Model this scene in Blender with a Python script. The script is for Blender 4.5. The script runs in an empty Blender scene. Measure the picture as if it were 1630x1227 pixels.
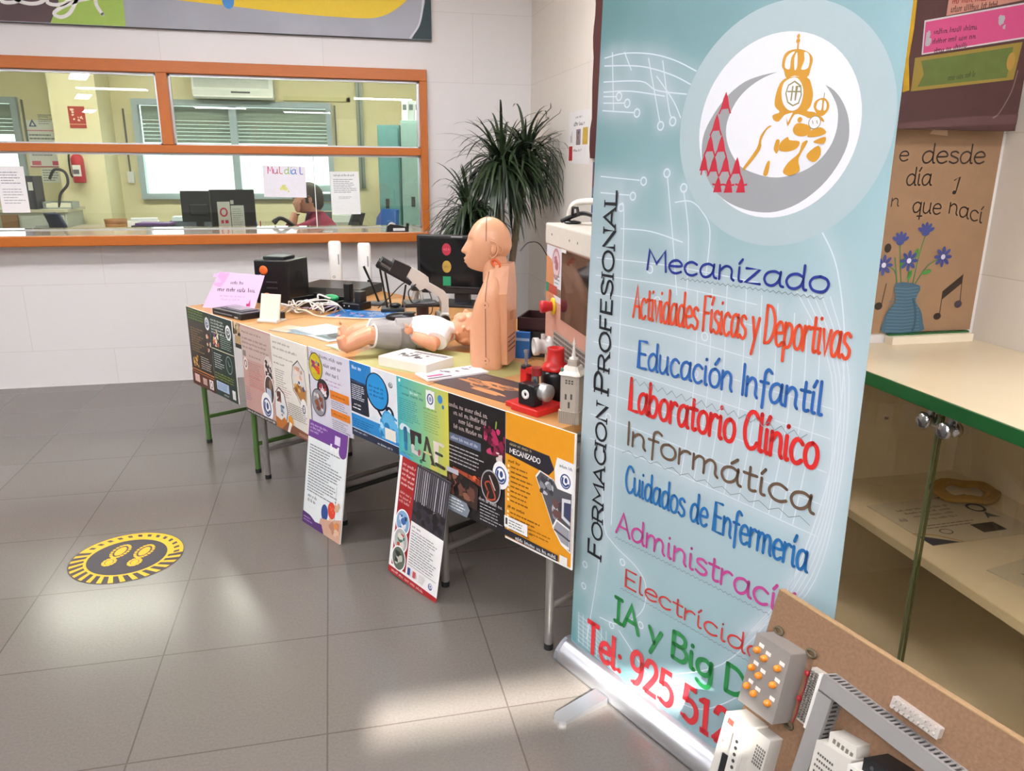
import bpy, math, random
from mathutils import Vector, Matrix
random.seed(7)
S = bpy.context.scene
COL = S.collection
PI = math.pi

# ------------------------------------------------------------------ camera, world, exposure
cam = bpy.data.cameras.new('camera')
cam_ob = bpy.data.objects.new('camera', cam)
COL.objects.link(cam_ob)
S.camera = cam_ob
cam.sensor_fit = 'HORIZONTAL'
cam.sensor_width = 36.0
cam.lens = 1219.6 / 1630 * 36.0
cam.clip_start = 0.02
pitch, roll, yaw = 0.27735, -0.007815, 0.227664
fwd = Vector((math.sin(yaw) * math.cos(pitch), math.cos(yaw) * math.cos(pitch), -math.sin(pitch)))
r0 = Vector((math.cos(yaw), -math.sin(yaw), 0))
d0 = fwd.cross(r0)
rgt = math.cos(roll) * r0 + math.sin(roll) * d0
dwn = -math.sin(roll) * r0 + math.cos(roll) * d0
cam_ob.matrix_world = Matrix.Translation((0, 0, 1.43)) @ Matrix((rgt, -dwn, -fwd)).transposed().to_4x4()

S.view_settings.view_transform = 'Standard'
S.view_settings.look = 'None'
S.view_settings.exposure = 0.2
S.view_settings.gamma = 1.0
S.view_settings.use_curve_mapping = False
W = bpy.data.worlds.new('sky')
S.world = W
W.use_nodes = True
bg = W.node_tree.nodes['Background']
bg.inputs[0].default_value = (0.93, 0.97, 1.0, 1)
bg.inputs[1].default_value = 3.2

sun = bpy.data.lights.new('sun', 'SUN')
sun.energy = 26.0
sun.angle = math.radians(.9)
sun.color = (1.0, 0.96, 0.9)
sun_ob = bpy.data.objects.new('sun', sun)
COL.objects.link(sun_ob)
SUN_DIR = Vector((0.25, 0.90, -0.56)).normalized()
sun_ob.rotation_euler = SUN_DIR.to_track_quat('-Z', 'Y').to_euler()
sun_ob.location = (-6, -12, 6)

# ------------------------------------------------------------------ materials
_M = {}
def lin(h):
    h = h.lstrip('#')
    o = []
    for i in (0, 2, 4):
        c = int(h[i:i + 2], 16) / 255
        o.append(c / 12.92 if c <= .04045 else ((c + .055) / 1.055) ** 2.4)
    return (o[0], o[1], o[2], 1)

def M(h, rough=.5, metal=0., var=.05, scale=40., bump=0., coat=0., spec=.5, emit=0., aniso=None):
    """principled material with a little procedural noise in its colour and surface"""
    k = (h, rough, metal, var, scale, bump, coat, spec, emit, aniso)
    if k in _M:
        return _M[k]
    m = bpy.data.materials.new('mat_' + h.strip('#'))
    m.use_nodes = True
    nt = m.node_tree
    b = nt.nodes['Principled BSDF']
    b.inputs['Roughness'].default_value = rough
    b.inputs['Metallic'].default_value = metal
    b.inputs['Specular IOR Level'].default_value = spec
    b.inputs['Coat Weight'].default_value = coat
    c = lin(h)
    if var or bump:
        tc = nt.nodes.new('ShaderNodeTexCoord')
        n = nt.nodes.new('ShaderNodeTexNoise')
        n.inputs['Scale'].default_value = scale
        n.inputs['Detail'].default_value = 3
        if aniso:
            mp = nt.nodes.new('ShaderNodeMapping')
            mp.inputs['Scale'].default_value = aniso
            nt.links.new(tc.outputs['Object'], mp.inputs[0])
            nt.links.new(mp.outputs[0], n.inputs['Vector'])
        else:
            nt.links.new(tc.outputs['Object'], n.inputs['Vector'])
        mx = nt.nodes.new('ShaderNodeMix')
        mx.data_type = 'RGBA'
        mx.inputs['A'].default_value = tuple(min(1, x * (1 - var)) for x in c[:3]) + (1,)
        mx.inputs['B'].default_value = tuple(min(1, x * (1 + var)) for x in c[:3]) + (1,)
        nt.links.new(n.outputs['Fac'], mx.inputs['Factor'])
        nt.links.new(mx.outputs['Result'], b.inputs['Base Color'])
        if bump:
            bp = nt.nodes.new('ShaderNodeBump')
            bp.inputs['Strength'].default_value = bump
            bp.inputs['Distance'].default_value = .002
            nt.links.new(n.outputs['Fac'], bp.inputs['Height'])
            nt.links.new(bp.outputs[0], b.inputs['Normal'])
    else:
        b.inputs['Base Color'].default_value = c
    if emit:
        b.inputs['Emission Color'].default_value = c
        b.inputs['Emission Strength'].default_value = emit
    _M[k] = m
    return m

def glass(name, tint, gloss=.12, rough=0.0):
    """thin sheet glass: see-through with a fresnel reflection"""
    m = bpy.data.materials.new(name)
    m.use_nodes = True
    nt = m.node_tree
    nt.nodes.clear()
    o = nt.nodes.new('ShaderNodeOutputMaterial')
    t = nt.nodes.new('ShaderNodeBsdfTransparent')
    t.inputs[0].default_value = lin(tint)
    g = nt.nodes.new('ShaderNodeBsdfGlossy')
    g.inputs['Roughness'].default_value = rough
    f = nt.nodes.new('ShaderNodeFresnel')
    f.inputs[0].default_value = 1.45
    a = nt.nodes.new('ShaderNodeMath')
    a.operation = 'MULTIPLY_ADD'
    a.inputs[1].default_value = 1 - gloss
    a.inputs[2].default_value = gloss
    ge = nt.nodes.new('ShaderNodeNewGeometry')
    fr = nt.nodes.new('ShaderNodeMath')
    fr.operation = 'SUBTRACT'
    fr.inputs[0].default_value = 1.
    mu = nt.nodes.new('ShaderNodeMath')
    mu.operation = 'MULTIPLY'
    nt.links.new(ge.outputs['Backfacing'], fr.inputs[1])
    mx = nt.nodes.new('ShaderNodeMixShader')
    nt.links.new(f.outputs[0], a.inputs[0])
    nt.links.new(a.outputs[0], mu.inputs[0])
    nt.links.new(fr.outputs[0], mu.inputs[1])
    nt.links.new(mu.outputs[0], mx.inputs[0])
    nt.links.new(t.outputs[0], mx.inputs[1])
    nt.links.new(g.outputs[0], mx.inputs[2])
    nt.links.new(mx.outputs[0], o.inputs[0])
    return m

def tile_mat(name, c1, c2, joint, bw, bh, off, rough, mortar, swiz, spec=.5, bump=0., speck=0., origin=(0, 0)):
    """large tiles with thin joints; swiz picks the two object axes"""
    m = bpy.data.materials.new(name)
    m.use_nodes = True
    nt = m.node_tree
    b = nt.nodes['Principled BSDF']
    tc = nt.nodes.new('ShaderNodeTexCoord')
    sp = nt.nodes.new('ShaderNodeSeparateXYZ')
    cb = nt.nodes.new('ShaderNodeCombineXYZ')
    nt.links.new(tc.outputs['Object'], sp.inputs[0])
    for i, ax in enumerate(swiz):
        ad = nt.nodes.new('ShaderNodeMath')
        ad.inputs[1].default_value = -origin[i]
        nt.links.new(sp.outputs[ax], ad.inputs[0])
        nt.links.new(ad.outputs[0], cb.inputs[i])
    br = nt.nodes.new('ShaderNodeTexBrick')
    br.offset = off
    br.inputs['Scale'].default_value = 1
    br.inputs['Brick Width'].default_value = bw
    br.inputs['Row Height'].default_value = bh
    br.inputs['Mortar Size'].default_value = mortar
    br.inputs['Mortar Smooth'].default_value = .3
    br.inputs['Color1'].default_value = lin(c1)
    br.inputs['Color2'].default_value = lin(c2)
    br.inputs['Mortar'].default_value = lin(joint)
    nt.links.new(cb.outputs[0], br.inputs['Vector'])
    col = br.outputs['Color']
    if speck:
        n = nt.nodes.new('ShaderNodeTexNoise')
        n.inputs['Scale'].default_value = 140
        n.inputs['Detail'].default_value = 4
        nt.links.new(tc.outputs['Object'], n.inputs['Vector'])
        mr = nt.nodes.new('ShaderNodeMapRange')
        mr.inputs['From Min'].default_value = .3
        mr.inputs['From Max'].default_value = .7
        mr.inputs['To Min'].default_value = 1 - speck
        mr.inputs['To Max'].default_value = 1 + speck
        nt.links.new(n.outputs['Fac'], mr.inputs['Value'])
        mu = nt.nodes.new('ShaderNodeVectorMath')
        mu.operation = 'SCALE'
        nt.links.new(col, mu.inputs[0])
        nt.links.new(mr.outputs[0], mu.inputs['Scale'])
        col = mu.outputs[0]
    b.inputs['Roughness'].default_value = rough
    nt.links.new(col, b.inputs['Base Color'])
    b.inputs['Specular IOR Level'].default_value = spec
    return m

# ------------------------------------------------------------------ mesh builder
class MB:
    def __init__(s):
        s.v, s.f, s.mi, s.sm, s.mats = [], [], [], [], []
    def add(s, verts, faces, mat, smooth=False):
        if mat not in s.mats:
            s.mats.append(mat)
        i = s.mats.index(mat)
        o = len(s.v)
        s.v += [tuple(p) for p in verts]
        for f in faces:
            s.f.append([o + k for k in f])
            s.mi.append(i)
            s.sm.append(smooth)
    def box(s, c, d, mat, rot=None):
        x, y, z = d[0] / 2, d[1] / 2, d[2] / 2
        vs = [Vector(p) for p in ((-x, -y, -z), (x, -y, -z), (x, y, -z), (-x, y, -z), (-x, -y, z), (x, -y, z), (x, y, z), (-x, y, z))]
        if rot is not None:
            R = rot if isinstance(rot, Matrix) else Matrix.Rotation(rot, 3, 'Z')
            vs = [R @ p for p in vs]
        c = Vector(c)
        s.add([p + c for p in vs], [(0, 3, 2, 1), (4, 5, 6, 7), (0, 1, 5, 4), (1, 2, 6, 5), (2, 3, 7, 6), (3, 0, 4, 7)], mat)
        return s
    def bb(s, a, b, mat):
        return s.box([(a[i] + b[i]) / 2 for i in range(3)], [abs(b[i] - a[i]) for i in range(3)], mat)
    def tube(s, pts, r, mat, n=10, caps=True, closed=False, flat=1.0):
        pts = [Vector(p) for p in pts]
        k = len(pts)
        rr = r if isinstance(r, (list, tuple)) else [r] * k
        tang = []
        for i in range(k):
            a = pts[(i - 1) % k] if (closed or i > 0) else pts[i]
            b = pts[(i + 1) % k] if (closed or i < k - 1) else pts[i]
            t = b - a
            tang.append(t.normalized() if t.length > 1e-9 else Vector((0, 0, 1)))
        ref = Vector((0, 0, 1)) if abs(tang[0].z) < .9 else Vector((1, 0, 0))
        u = (ref - tang[0] * ref.dot(tang[0])).normalized()
        vs = []
        for i in range(k):
            u = (u - tang[i] * u.dot(tang[i]))
            u = u.normalized() if u.length > 1e-6 else tang[i].orthogonal().normalized()
            w = tang[i].cross(u)
            for j in range(n):
                a = 2 * PI * j / n
                vs.append(pts[i] + (u * math.cos(a) * flat + w * math.sin(a)) * rr[i])
        fs = []
        for i in range(k if closed else k - 1):
            for j in range(n):
                a, b = i * n, ((i + 1) % k) * n
                fs.append((a + j, a + (j + 1) % n, b + (j + 1) % n, b + j))
        s.add(vs, fs, mat, True)
        if caps and not closed:
            s.add(vs[:n], [tuple(range(n))[::-1]], mat)
            s.add(vs[-n:], [tuple(range(n))], mat)
        return s
    def cyl(s, a, b, r, mat, r1=None, n=20):
        return s.tube([a, b], [r, r if r1 is None else r1], mat, n)
    def lathe(s, prof, mat, c=(0, 0, 0), n=28, R=None, smooth=True):
        vs, fs = [], []
        c = Vector(c)
        for (r, z) in prof:
            for j in range(n):
                a = 2 * PI * j / n
                p = Vector((r * math.cos(a), r * math.sin(a), z))
                vs.append(c + (R @ p if R else p))
        for i in range(len(prof) - 1):
            for j in range(n):
                fs.append((i * n + j, i * n + (j + 1) % n, (i + 1) * n + (j + 1) % n, (i + 1) * n + j))
        s.add(vs, fs, mat, smooth)
        if prof[0] == prof[-1]:
            return s
        if prof[0][0] > 1e-5:
            s.add(vs[:n], [tuple(range(n))[::-1]], mat)
        if prof[-1][0] > 1e-5:
            s.add(vs[-n:], [tuple(range(n))], mat)
        return s
    def ell(s, c, r, mat, nu=20, nv=12, R=None):
        c = Vector(c)
        vs, fs = [], []
        for i in range(nv + 1):
            ph = -PI / 2 + PI * i / nv
            for j in range(nu):
                th = 2 * PI * j / nu
                p = Vector((r[0] * math.cos(ph) * math.cos(th), r[1] * math.cos(ph) * math.sin(th), r[2] * math.sin(ph)))
                vs.append(c + (R @ p if R else p))
        for i in range(nv):
            for j in range(nu):
                fs.append((i * nu + j, i * nu + (j + 1) % nu, (i + 1) * nu + (j + 1) % nu, (i + 1) * nu + j))
        s.add(vs, fs, mat, True)
        return s
    def prism(s, poly, f0, f1, mat, smooth=False):
        """poly: 2-D outline; f0/f1 map (a,b) to the two end faces"""
        n = len(poly)
        vs = [f0(a, b) for a, b in poly] + [f1(a, b) for a, b in poly]
        fs = [tuple(range(n))[::-1], tuple(range(n, 2 * n))]
        s.add(vs, fs, mat)
        s.add(vs, [(i, (i + 1) % n, n + (i + 1) % n, n + i) for i in range(n)], mat, smooth)
        return s
    def loft(s, rings, mat, caps=True, smooth=True):
        n = len(rings[0])
        vs = [p for r in rings for p in r]
        fs = [(i * n + j, i * n + (j + 1) % n, (i + 1) * n + (j + 1) % n, (i + 1) * n + j) for i in range(len(rings) - 1) for j in range(n)]
        s.add(vs, fs, mat, smooth)
        if caps:
            s.add(rings[0], [tuple(range(n))[::-1]], mat)
            s.add(rings[-1], [tuple(range(n))], mat)
        return s
    def build(s, name, parent=None, bevel=0., seg=2, remesh=0., sub=0, smooth_it=0, loc=None, rz=None):
        me = bpy.data.meshes.new(name)
        me.from_pydata(s.v, [], s.f)
        for m in s.mats:
            me.materials.append(m)
        me.polygons.foreach_set('material_index', s.mi)
        me.polygons.foreach_set('use_smooth', s.sm)
        me.update()
        o = bpy.data.objects.new(name, me)
        COL.objects.link(o)
        if parent:
            o.parent = parent
        if loc is not None:
            o.location = loc
        if rz is not None:
            o.rotation_euler = rz if isinstance(rz, (tuple, list)) else (0, 0, rz)
        if remesh:
            md = o.modifiers.new('r', 'REMESH')
            md.mode = 'VOXEL'
            md.voxel_size = remesh
            md.use_smooth_shade = True
            if smooth_it:
                md = o.modifiers.new('s', 'SMOOTH')
                md.iterations = smooth_it
                md.factor = .5
        if sub:
            md = o.modifiers.new('u', 'SUBSURF')
            md.levels = md.render_levels = sub
        if bevel:
            md = o.modifiers.new('b', 'BEVEL')
            md.width = bevel
            md.segments = seg
            md.limit_method = 'ANGLE'
            md.angle_limit = math.radians(40)
        return o

def tag(o, label=None, cat=None, group=None, kind=None):
    if label: o['label'] = label
    if cat: o['category'] = cat
    if group: o['group'] = group
    if kind: o['kind'] = kind
    return o

def thing(name, label, cat, loc=(0, 0, 0), rz=0., group=None):
    o = bpy.data.objects.new(name, None)
    o.empty_display_size = .05
    COL.objects.link(o)
    o.location = loc
    o.rotation_euler = rz if isinstance(rz, (tuple, list)) else (0, 0, rz)
    return tag(o, label, cat, group)

def struct(o):
    o['kind'] = 'structure'
    return o

def copy_tree(o, parent=None):
    c = o.copy()
    COL.objects.link(c)
    if parent:
        c.parent = parent
    for ch in list(o.children):
        copy_tree(ch, c)
    return c

def smooth_pts(p, k=5, closed=False):
    n = len(p)
    if n < 3:
        return list(p)
    D = len(p[0])
    out = []
    for i in range(n if closed else n - 1):
        q = [p[(i - 1) % n] if (closed or i > 0) else p[0], p[i], p[(i + 1) % n], p[(i + 2) % n] if (closed or i < n - 2) else p[-1]]
        for j in range(k):
            t = j / k
            out.append(tuple(.5 * (2 * q[1][d] + (q[2][d] - q[0][d]) * t + (2 * q[0][d] - 5 * q[1][d] + 4 * q[2][d] - q[3][d]) * t * t + (3 * q[1][d] - q[0][d] - 3 * q[2][d] + q[3][d]) * t ** 3) for d in range(D)))
    if not closed:
        out.append(tuple(p[-1]))
    return out

# ------------------------------------------------------------------ stroke lettering (s = curved stroke, l = straight stroke)
G = {
'a': (5, "s4,4.2 2.6,5 1,4.2 .4,2.2 1.1,.3 2.4,.2 3.6,1.8 4,4.4|s4,5 3.9,2 4.2,.4 4.8,.1"),
'b': (4.8, "l.5,8 .5,0|s.5,3.2 1.8,4.9 3.5,4.4 4,2.5 3.2,.4 1.6,0 .5,1"),
'c': (4.4, "s3.8,4.2 2.4,5 1,4.2 .4,2.3 1.2,.4 2.6,0 3.9,.8"),
'd': (5, "s4,4 2.6,5 1,4.2 .4,2.2 1.1,.3 2.4,.1 3.6,1.4 4,3.5|s4,8 4,2 4.3,.2 4.8,.1"),
'e': (4.5, "s.6,2.6 3.9,2.9 3.6,4.4 2.4,5 1,4.2 .4,2.3 1.2,.4 2.6,0 4,.8"),
'f': (3.4, "s3.8,7.3 2.7,8 1.7,7 1.6,4 1.5,-2|l.3,4.6 3,4.6"),
'g': (4.8, "s4,4 2.6,5 1,4.2 .4,2.4 1.1,.6 2.4,.4 3.6,1.6 4,4|s4,5 4,-1 3.2,-2.8 1.8,-3 .6,-2.2"),
'h': (4.6, "l.5,8 .5,0|s.5,3 1.8,4.8 3.2,4.7 3.8,3.4 3.9,0"),
'i': (2, "s.7,5 .7,1 1.1,.1 1.6,.2|l.8,6.9 .9,7.1"),
'í': (2, "s.7,5 .7,1 1.1,.1 1.6,.2|l.6,6.3 1.35,7.9"),
'l': (2.1, "s.7,8 .7,1.2 1.1,.1 1.7,.2"),
'm': (6.9, "l.5,5 .5,0|s.5,3 1.6,4.8 2.7,4.7 3.1,3.4 3.1,0|s3.1,3 4.2,4.8 5.3,4.7 5.8,3.2 5.8,1 6.4,.1"),
'n': (4.7, "l.5,5 .5,0|s.5,3 1.8,4.8 3,4.7 3.6,3.4 3.6,1 4.2,.1"),
'o': (4.7, "s2.4,5 1,4.3 .4,2.5 1,.6 2.3,0 3.6,.6 4.2,2.5 3.7,4.3 2.4,5"),
'ó': (4.7, "s2.4,5 1,4.3 .4,2.5 1,.6 2.3,0 3.6,.6 4.2,2.5 3.7,4.3 2.4,5|l2.2,6.2 3.5,7.9"),
'á': (5, "s4,4.2 2.6,5 1,4.2 .4,2.2 1.1,.3 2.4,.2 3.6,1.8 4,4.4|s4,5 3.9,2 4.2,.4 4.8,.1|l2.4,6.2 3.7,7.9"),
'p': (4.7, "l.5,5 .5,-3|s.5,3.2 1.8,4.9 3.5,4.4 4,2.5 3.2,.4 1.6,0 .5,1"),
'q': (4.9, "s4,4 2.6,5 1,4.2 .4,2.4 1.1,.4 2.4,.2 3.6,1.6 4,4|l4,5 4,-3|l2.9,-1.6 5.1,-1.4"),
'r': (3.6, "l.5,5 .5,0|s.5,3 1.4,4.5 2.4,5 3.2,4.6"),
's': (3.9, "s3.3,4.4 2.2,5 .9,4.5 .9,3.3 2.2,2.6 3.4,1.8 3.3,.6 2,0 .5,.7"),
't': (3.3, "s1.5,7 1.5,1.2 2.1,.1 3,.4|l.2,4.9 3,4.9"),
'u': (4.8, "s.5,5 .5,1.4 1.4,.1 2.6,.4 3.6,2|s3.7,5 3.7,1 4.3,.1"),
'v': (4, "l.3,5 1.9,0 3.6,5"),
'y': (4.3, "l.4,5 2.1,.6|l3.9,5 1,-3"),
'z': (4.4, "l.4,5 3.6,5 .4,0 3.9,0"),
'A': (5.4, "l.2,0 2.6,8 5,0|l1.1,2.8 4.1,2.8"),
'B': (5, "l.6,8 .6,0|s.6,8 3,7.9 3.9,6.3 3,4.5 .6,4.3|s.6,4.3 3.4,4.2 4.5,2.3 3.4,.2 .6,0"),
'C': (5.4, "s5,6.8 3.6,8 1.8,7.4 .6,4.5 1,1.6 2.6,0 4.4,.4 5.2,1.5"),
'D': (5.6, "l.6,8 .6,0|s.6,8 3.2,7.6 5,5.2 4.8,2.6 3,.5 .6,0"),
'E': (4.7, "l4,8 .6,8 .6,0 4.2,0|l.6,4.2 3.6,4.2"),
'F': (4.4, "l4,8 .6,8 .6,0|l.6,4.2 3.4,4.2"),
'G': (5.6, "s5,6.8 3.6,8 1.8,7.4 .6,4.5 1,1.6 2.6,0 4.4,.4 5,1.8|l3,3.6 5,3.6 5,.4"),
'H': (5.2, "l.6,8 .6,0|l4.6,8 4.6,0|l.6,4.2 4.6,4.2"),
'I': (1.6, "l.8,8 .8,0"),
'L': (4.2, "l.6,8 .6,0 4,0"),
'M': (6.6, "l.4,0 .9,8 3.2,2.8 5.6,8 6.1,0"),
'N': (5.5, "l.6,0 .6,8 4.8,0 4.8,8"),
'O': (6, "s3,8 1.2,6.8 .5,4 1.2,1.2 3,0 4.8,1.2 5.5,4 4.8,6.8 3,8"),
'P': (4.8, "l.6,8 .6,0|s.6,8 3.2,7.9 4.3,6 3.2,4 .6,3.8"),
'R': (5.2, "l.6,8 .6,0|s.6,8 3.2,7.9 4.3,6 3.2,4 .6,3.8|l2.6,3.9 5,0"),
'S': (4.8, "s4.2,6.8 2.6,8 1,7.3 .9,5.4 2.4,4.3 4.1,3.2 4.2,1.1 2.6,0 .5,1.1"),
'T': (5.2, "l.2,8 5,8|l2.6,8 2.6,0"),
'U': (5.4, "s.6,8 .6,2.5 1.6,.2 3.4,.1 4.6,1.8 4.8,4 4.8,8"),
'V': (5.2, "l.2,8 2.6,0 5,8"),
'Z': (5, "l.5,8 4.6,8 .4,0 4.8,0"),
'1': (4.4, "l.8,6.6 2.2,8 2.2,0|l.9,0 3.5,0"),
'2': (4.9, "s.6,6.2 1.4,7.8 3,7.9 4,6.4 3.4,4.2 .6,.2|l.6,.1 4.4,.1"),
'5': (4.8, "l4,8 1.2,8 .9,4.6|s.9,4.6 2.6,5 4.2,3.8 4.2,1.6 2.8,.1 .6,.6"),
'9': (4.8, "s4,6 3.4,7.8 1.8,7.9 .6,6.2 .9,4.2 2.4,3.6 3.8,4.6 4.1,6.4 3.8,2.6 2.6,.4 1.2,0"),
':': (2.2, "l1,.3 1.1,.4|l1,4 1.1,4.1"),
' ': (2.6, ""), '|': (3, "l1.4,8 1.4,0|l.3,8 2.5,8|l.3,0 2.5,0"),
}
def glyph(ch):
    adv, st = G[ch]
    out = []
    for q in st.split('|'):
        if q:
            p = [tuple(float(x) for x in w.split(',')) for w in q[1:].split()]
            out.append(smooth_pts(p, 4) if q[0] == 's' else p)
    return adv, out

class Art(MB):
    """flat print: shapes in (u right, v up), stacked in thin layers on a sheet that faces -y (or up when flat)"""
    def __init__(s, flat=False, step=.00005, fn=None):
        super().__init__()
        s.k, s.flat, s.step = 0, flat, step
        s.fn = fn
    def P(s, u, v, k=None):
        d = (s.k if k is None else k) * s.step
        if s.fn:
            return s.fn(u, v, d)
        return (u, v, d) if s.flat else (u, -d, v)
    def sheet(s, w, h, mat, side=None, th=.004, u0=0., v0=0.):
        a = (u0, -th, v0) if False else None
        if s.flat:
            s.bb((u0, v0, -th), (u0 + w, v0 + h, 0), side or mat)
        else:
            s.bb((u0, 0, v0), (u0 + w, th, v0 + h), side or mat)
        return s.rect(u0, v0, u0 + w, v0 + h, mat)
    def poly(s, pts, mat):
        s.k += 1
        # keep the face pointing to the viewer
        a = sum(pts[i][0] * pts[(i + 1) % len(pts)][1] - pts[(i + 1) % len(pts)][0] * pts[i][1] for i in range(len(pts)))
        if a < 0:
            pts = pts[::-1]
        s.add([s.P(u, v) for u, v in pts], [tuple(range(len(pts)))], mat)
        return s
    def rect(s, u0, v0, u1, v1, mat):
        return s.poly([(u0, v0), (u1, v0), (u1, v1), (u0, v1)], mat)
    def ell2(s, u, v, ru, rv, mat, n=32, rot=0.):
        c, d = math.cos(rot), math.sin(rot)
        return s.poly([(u + ru * math.cos(2 * PI * i / n) * c - rv * math.sin(2 * PI * i / n) * d, v + ru * math.cos(2 * PI * i / n) * d + rv * math.sin(2 * PI * i / n) * c) for i in range(n)], mat)
    def stroke(s, pts, w, mat, step=True, cap=True):
        if step:
            s.k += 1
        w /= 2
        n = len(pts)
        L, R = [], []
        for i in range(n):
            a = pts[max(i - 1, 0)]
            b = pts[min(i + 1, n - 1)]
            dx, dy = b[0] - a[0], b[1] - a[1]
            l = math.hypot(dx, dy) or 1e-9
            m = 1.
            if 0 < i < n - 1:
                e = (pts[i + 1][0] - pts[i][0], pts[i + 1][1] - pts[i][1])
                le = math.hypot(*e) or 1e-9
                m = 1 / max(.55, (e[0] * dx + e[1] * dy) / (l * le))
            nx, ny = -dy / l * w * m, dx / l * w * m
            L.append((pts[i][0] + nx, pts[i][1] + ny))
            R.append((pts[i][0] - nx, pts[i][1] - ny))
        vs = [s.P(*p) for p in L] + [s.P(*p) for p in R]
        s.add(vs, [(n + i, n + i + 1, i + 1, i) for i in range(n - 1)], mat)
        if cap:
            for q in (pts[0], pts[-1]):
                s.add([s.P(q[0] + w * math.cos(PI * j / 4), q[1] + w * math.sin(PI * j / 4)) for j in range(8)], [tuple(range(8))], mat)
        return s
    def ring(s, u, v, ru, rv, w, mat, n=28):
        s.k += 1
        vs = []
        for q in (0, w):
            vs += [s.P(u + (ru - q) * math.cos(2 * PI * i / n), v + (rv - q) * math.sin(2 * PI * i / n)) for i in range(n)]
        s.add(vs, [(i, (i + 1) % n, n + (i + 1) % n, n + i) for i in range(n)], mat)
        return s
    def text(s, t, u0, v0, u1, h, mat, w=.9, v1=None, slant=0., serif=0., caps=None, vert=False):
        """lettering fitted between u0 and u1 on the baseline v0..v1; h is the capital height; caps = smaller height factor for all but initials"""
        v1 = v0 if v1 is None else v1
        s.k += 1
        tot = 0
        prev = ' '
        for ch in t:
            f = 1. if (not caps or prev == ' ') else caps
            tot += G[ch][0] * f
            prev = ch
        sc = h / 8
        hs = (u1 - u0) / tot
        x = 0
        prev = ' '
        for ch in t:
            f = 1. if (not caps or prev == ' ') else caps
            adv, st = glyph(ch)
            def tr(p):
                q = (x + p[0] * f) * hs
                a = u0 + q + p[1] * f * sc * slant
                b = v0 + (v1 - v0) * q / (u1 - u0) + p[1] * f * sc
                return (u0 + (v0 - b), v0 + (a - u0)) if vert else (a, b)
            for p in st:
                s.stroke([tr(q) for q in p], w * sc * f, mat, step=False, cap=(not serif or ch == ':'))
                if serif:
                    for e, o in ((p[0], p[1]), (p[-1], p[-2])):
                        if abs(e[0] - o[0]) < 2.5 and ch not in ':':
                            s.stroke([tr((e[0] - serif, e[1])), tr((e[0] + serif, e[1]))], .75 * sc * f, mat, step=False, cap=False)
            x += adv * f
            prev = ch
        return s
    def ticks(s, u0, v0, u1, h, mat, w=.0016, dens=1., v1=None):
        """a line of print too small to read"""
        s.k += 1
        u = u0
        v1 = v0 if v1 is None else v1
        while u < u1:
            for _ in range(random.randint(3, 8)):
                if u >= u1:
                    break
                hh = h * random.choice((.62, .62, .7, 1))
                vb = v0 + (v1 - v0) * (u - u0) / (u1 - u0)
                s.add([s.P(u, vb), s.P(u + w, vb), s.P(u + w, vb + hh), s.P(u, vb + hh)], [(0, 1, 2, 3)], mat)
                if random.random() < .6:
                    q = random.choice((0, .45, .55)) * h
                    s.add([s.P(u, vb + q), s.P(u + w * 2.4, vb + q), s.P(u + w * 2.4, vb + q + w * .7), s.P(u, vb + q + w * .7)], [(0, 1, 2, 3)], mat)
                u += w * 2.3 / dens
            u += w * 2.6
        return s
    def lines(s, u0, v0, u1, v1, n, mat, fill=.55, rag=.35):
        """n rows of small print between v1 (top) and v0"""
        s.k += 1
        p = (v1 - v0) / n
        for i in range(n):
            e = u1 - (u1 - u0) * random.random() * rag
            v = v1 - p * (i + .5)
            u = u0
            while u < e:
                l = min(random.uniform(.008, .03), e - u)
                s.add([s.P(u, v - p * fill / 2), s.P(u + l, v - p * fill / 2), s.P(u + l, v + p * fill / 2), s.P(u, v + p * fill / 2)], [(0, 1, 2, 3)], mat)
                u += l + .003
        return s
    def dots(s, u0, v0, u1, v1, n, cols, rmin, rmax):
        """a mottled picture patch"""
        for _ in range(n):
            r = random.uniform(rmin, rmax)
            s.poly([(min(max(random.uniform(u0, u1) , u0), u1), min(max(random.uniform(v0, v1), v0), v1)) for _ in range(3)] if False else
                   (lambda cu, cv: [(min(max(cu + r * math.cos(a + .4) * random.uniform(.6, 1.3), u0), u1), min(max(cv + r * math.sin(a + .4) * random.uniform(.6, 1.3), v0), v1)) for a in [2 * PI * i / 7 for i in range(7)]])(random.uniform(u0, u1), random.uniform(v0, v1)), random.choice(cols))
        return s
    def logo(s, u, v, r, ink='#26457e', back='#f2f2f2'):
        """the round school seal as it prints small: white disc, dark ring, crescent and figure"""
        s.ell2(u, v, r, r * 1.25, M(back, .5), 24)
        s.ring(u, v, r * .7, r * .8, r * .14, M(ink, .5))
        s.stroke(smooth_pts([(u - r * .35, v + r * .3), (u - r * .4, v - r * .2), (u, v - r * .5), (u + r * .4, v - r * .25)], 4), r * .22, M(ink, .5))
        s.ell2(u + r * .08, v + r * .12, r * .2, r * .3, M(ink, .5), 12)
        return s

# ------------------------------------------------------------------ the hall
WALL = tile_mat('wall_tiles', '#e4e1de', '#e2dedb', '#d6d1cd', .98, .4325, .5, .34, .0022, 'XZ', origin=(-1.47, .245))
WALLY = tile_mat('wall_tiles_side', '#e4ddd2', '#e1d9cd', '#d3cabd', .98, .4325, .5, .34, .0022, 'YZ', origin=(.3, .245))
FLOOR = tile_mat('floor_tiles', '#6d6761', '#69635d', '#554f4a', .485, .449, 0., .2, .0025, 'XY', spec=.5, speck=.08, origin=(-.57, 1.743))
PLASTER = M('#e9e6e1', .9, bump=.1)
EMIT = M('#f5f3f8', .5, var=0, emit=42.)
LAMPW = M('#e8e8e6', .4)

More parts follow.
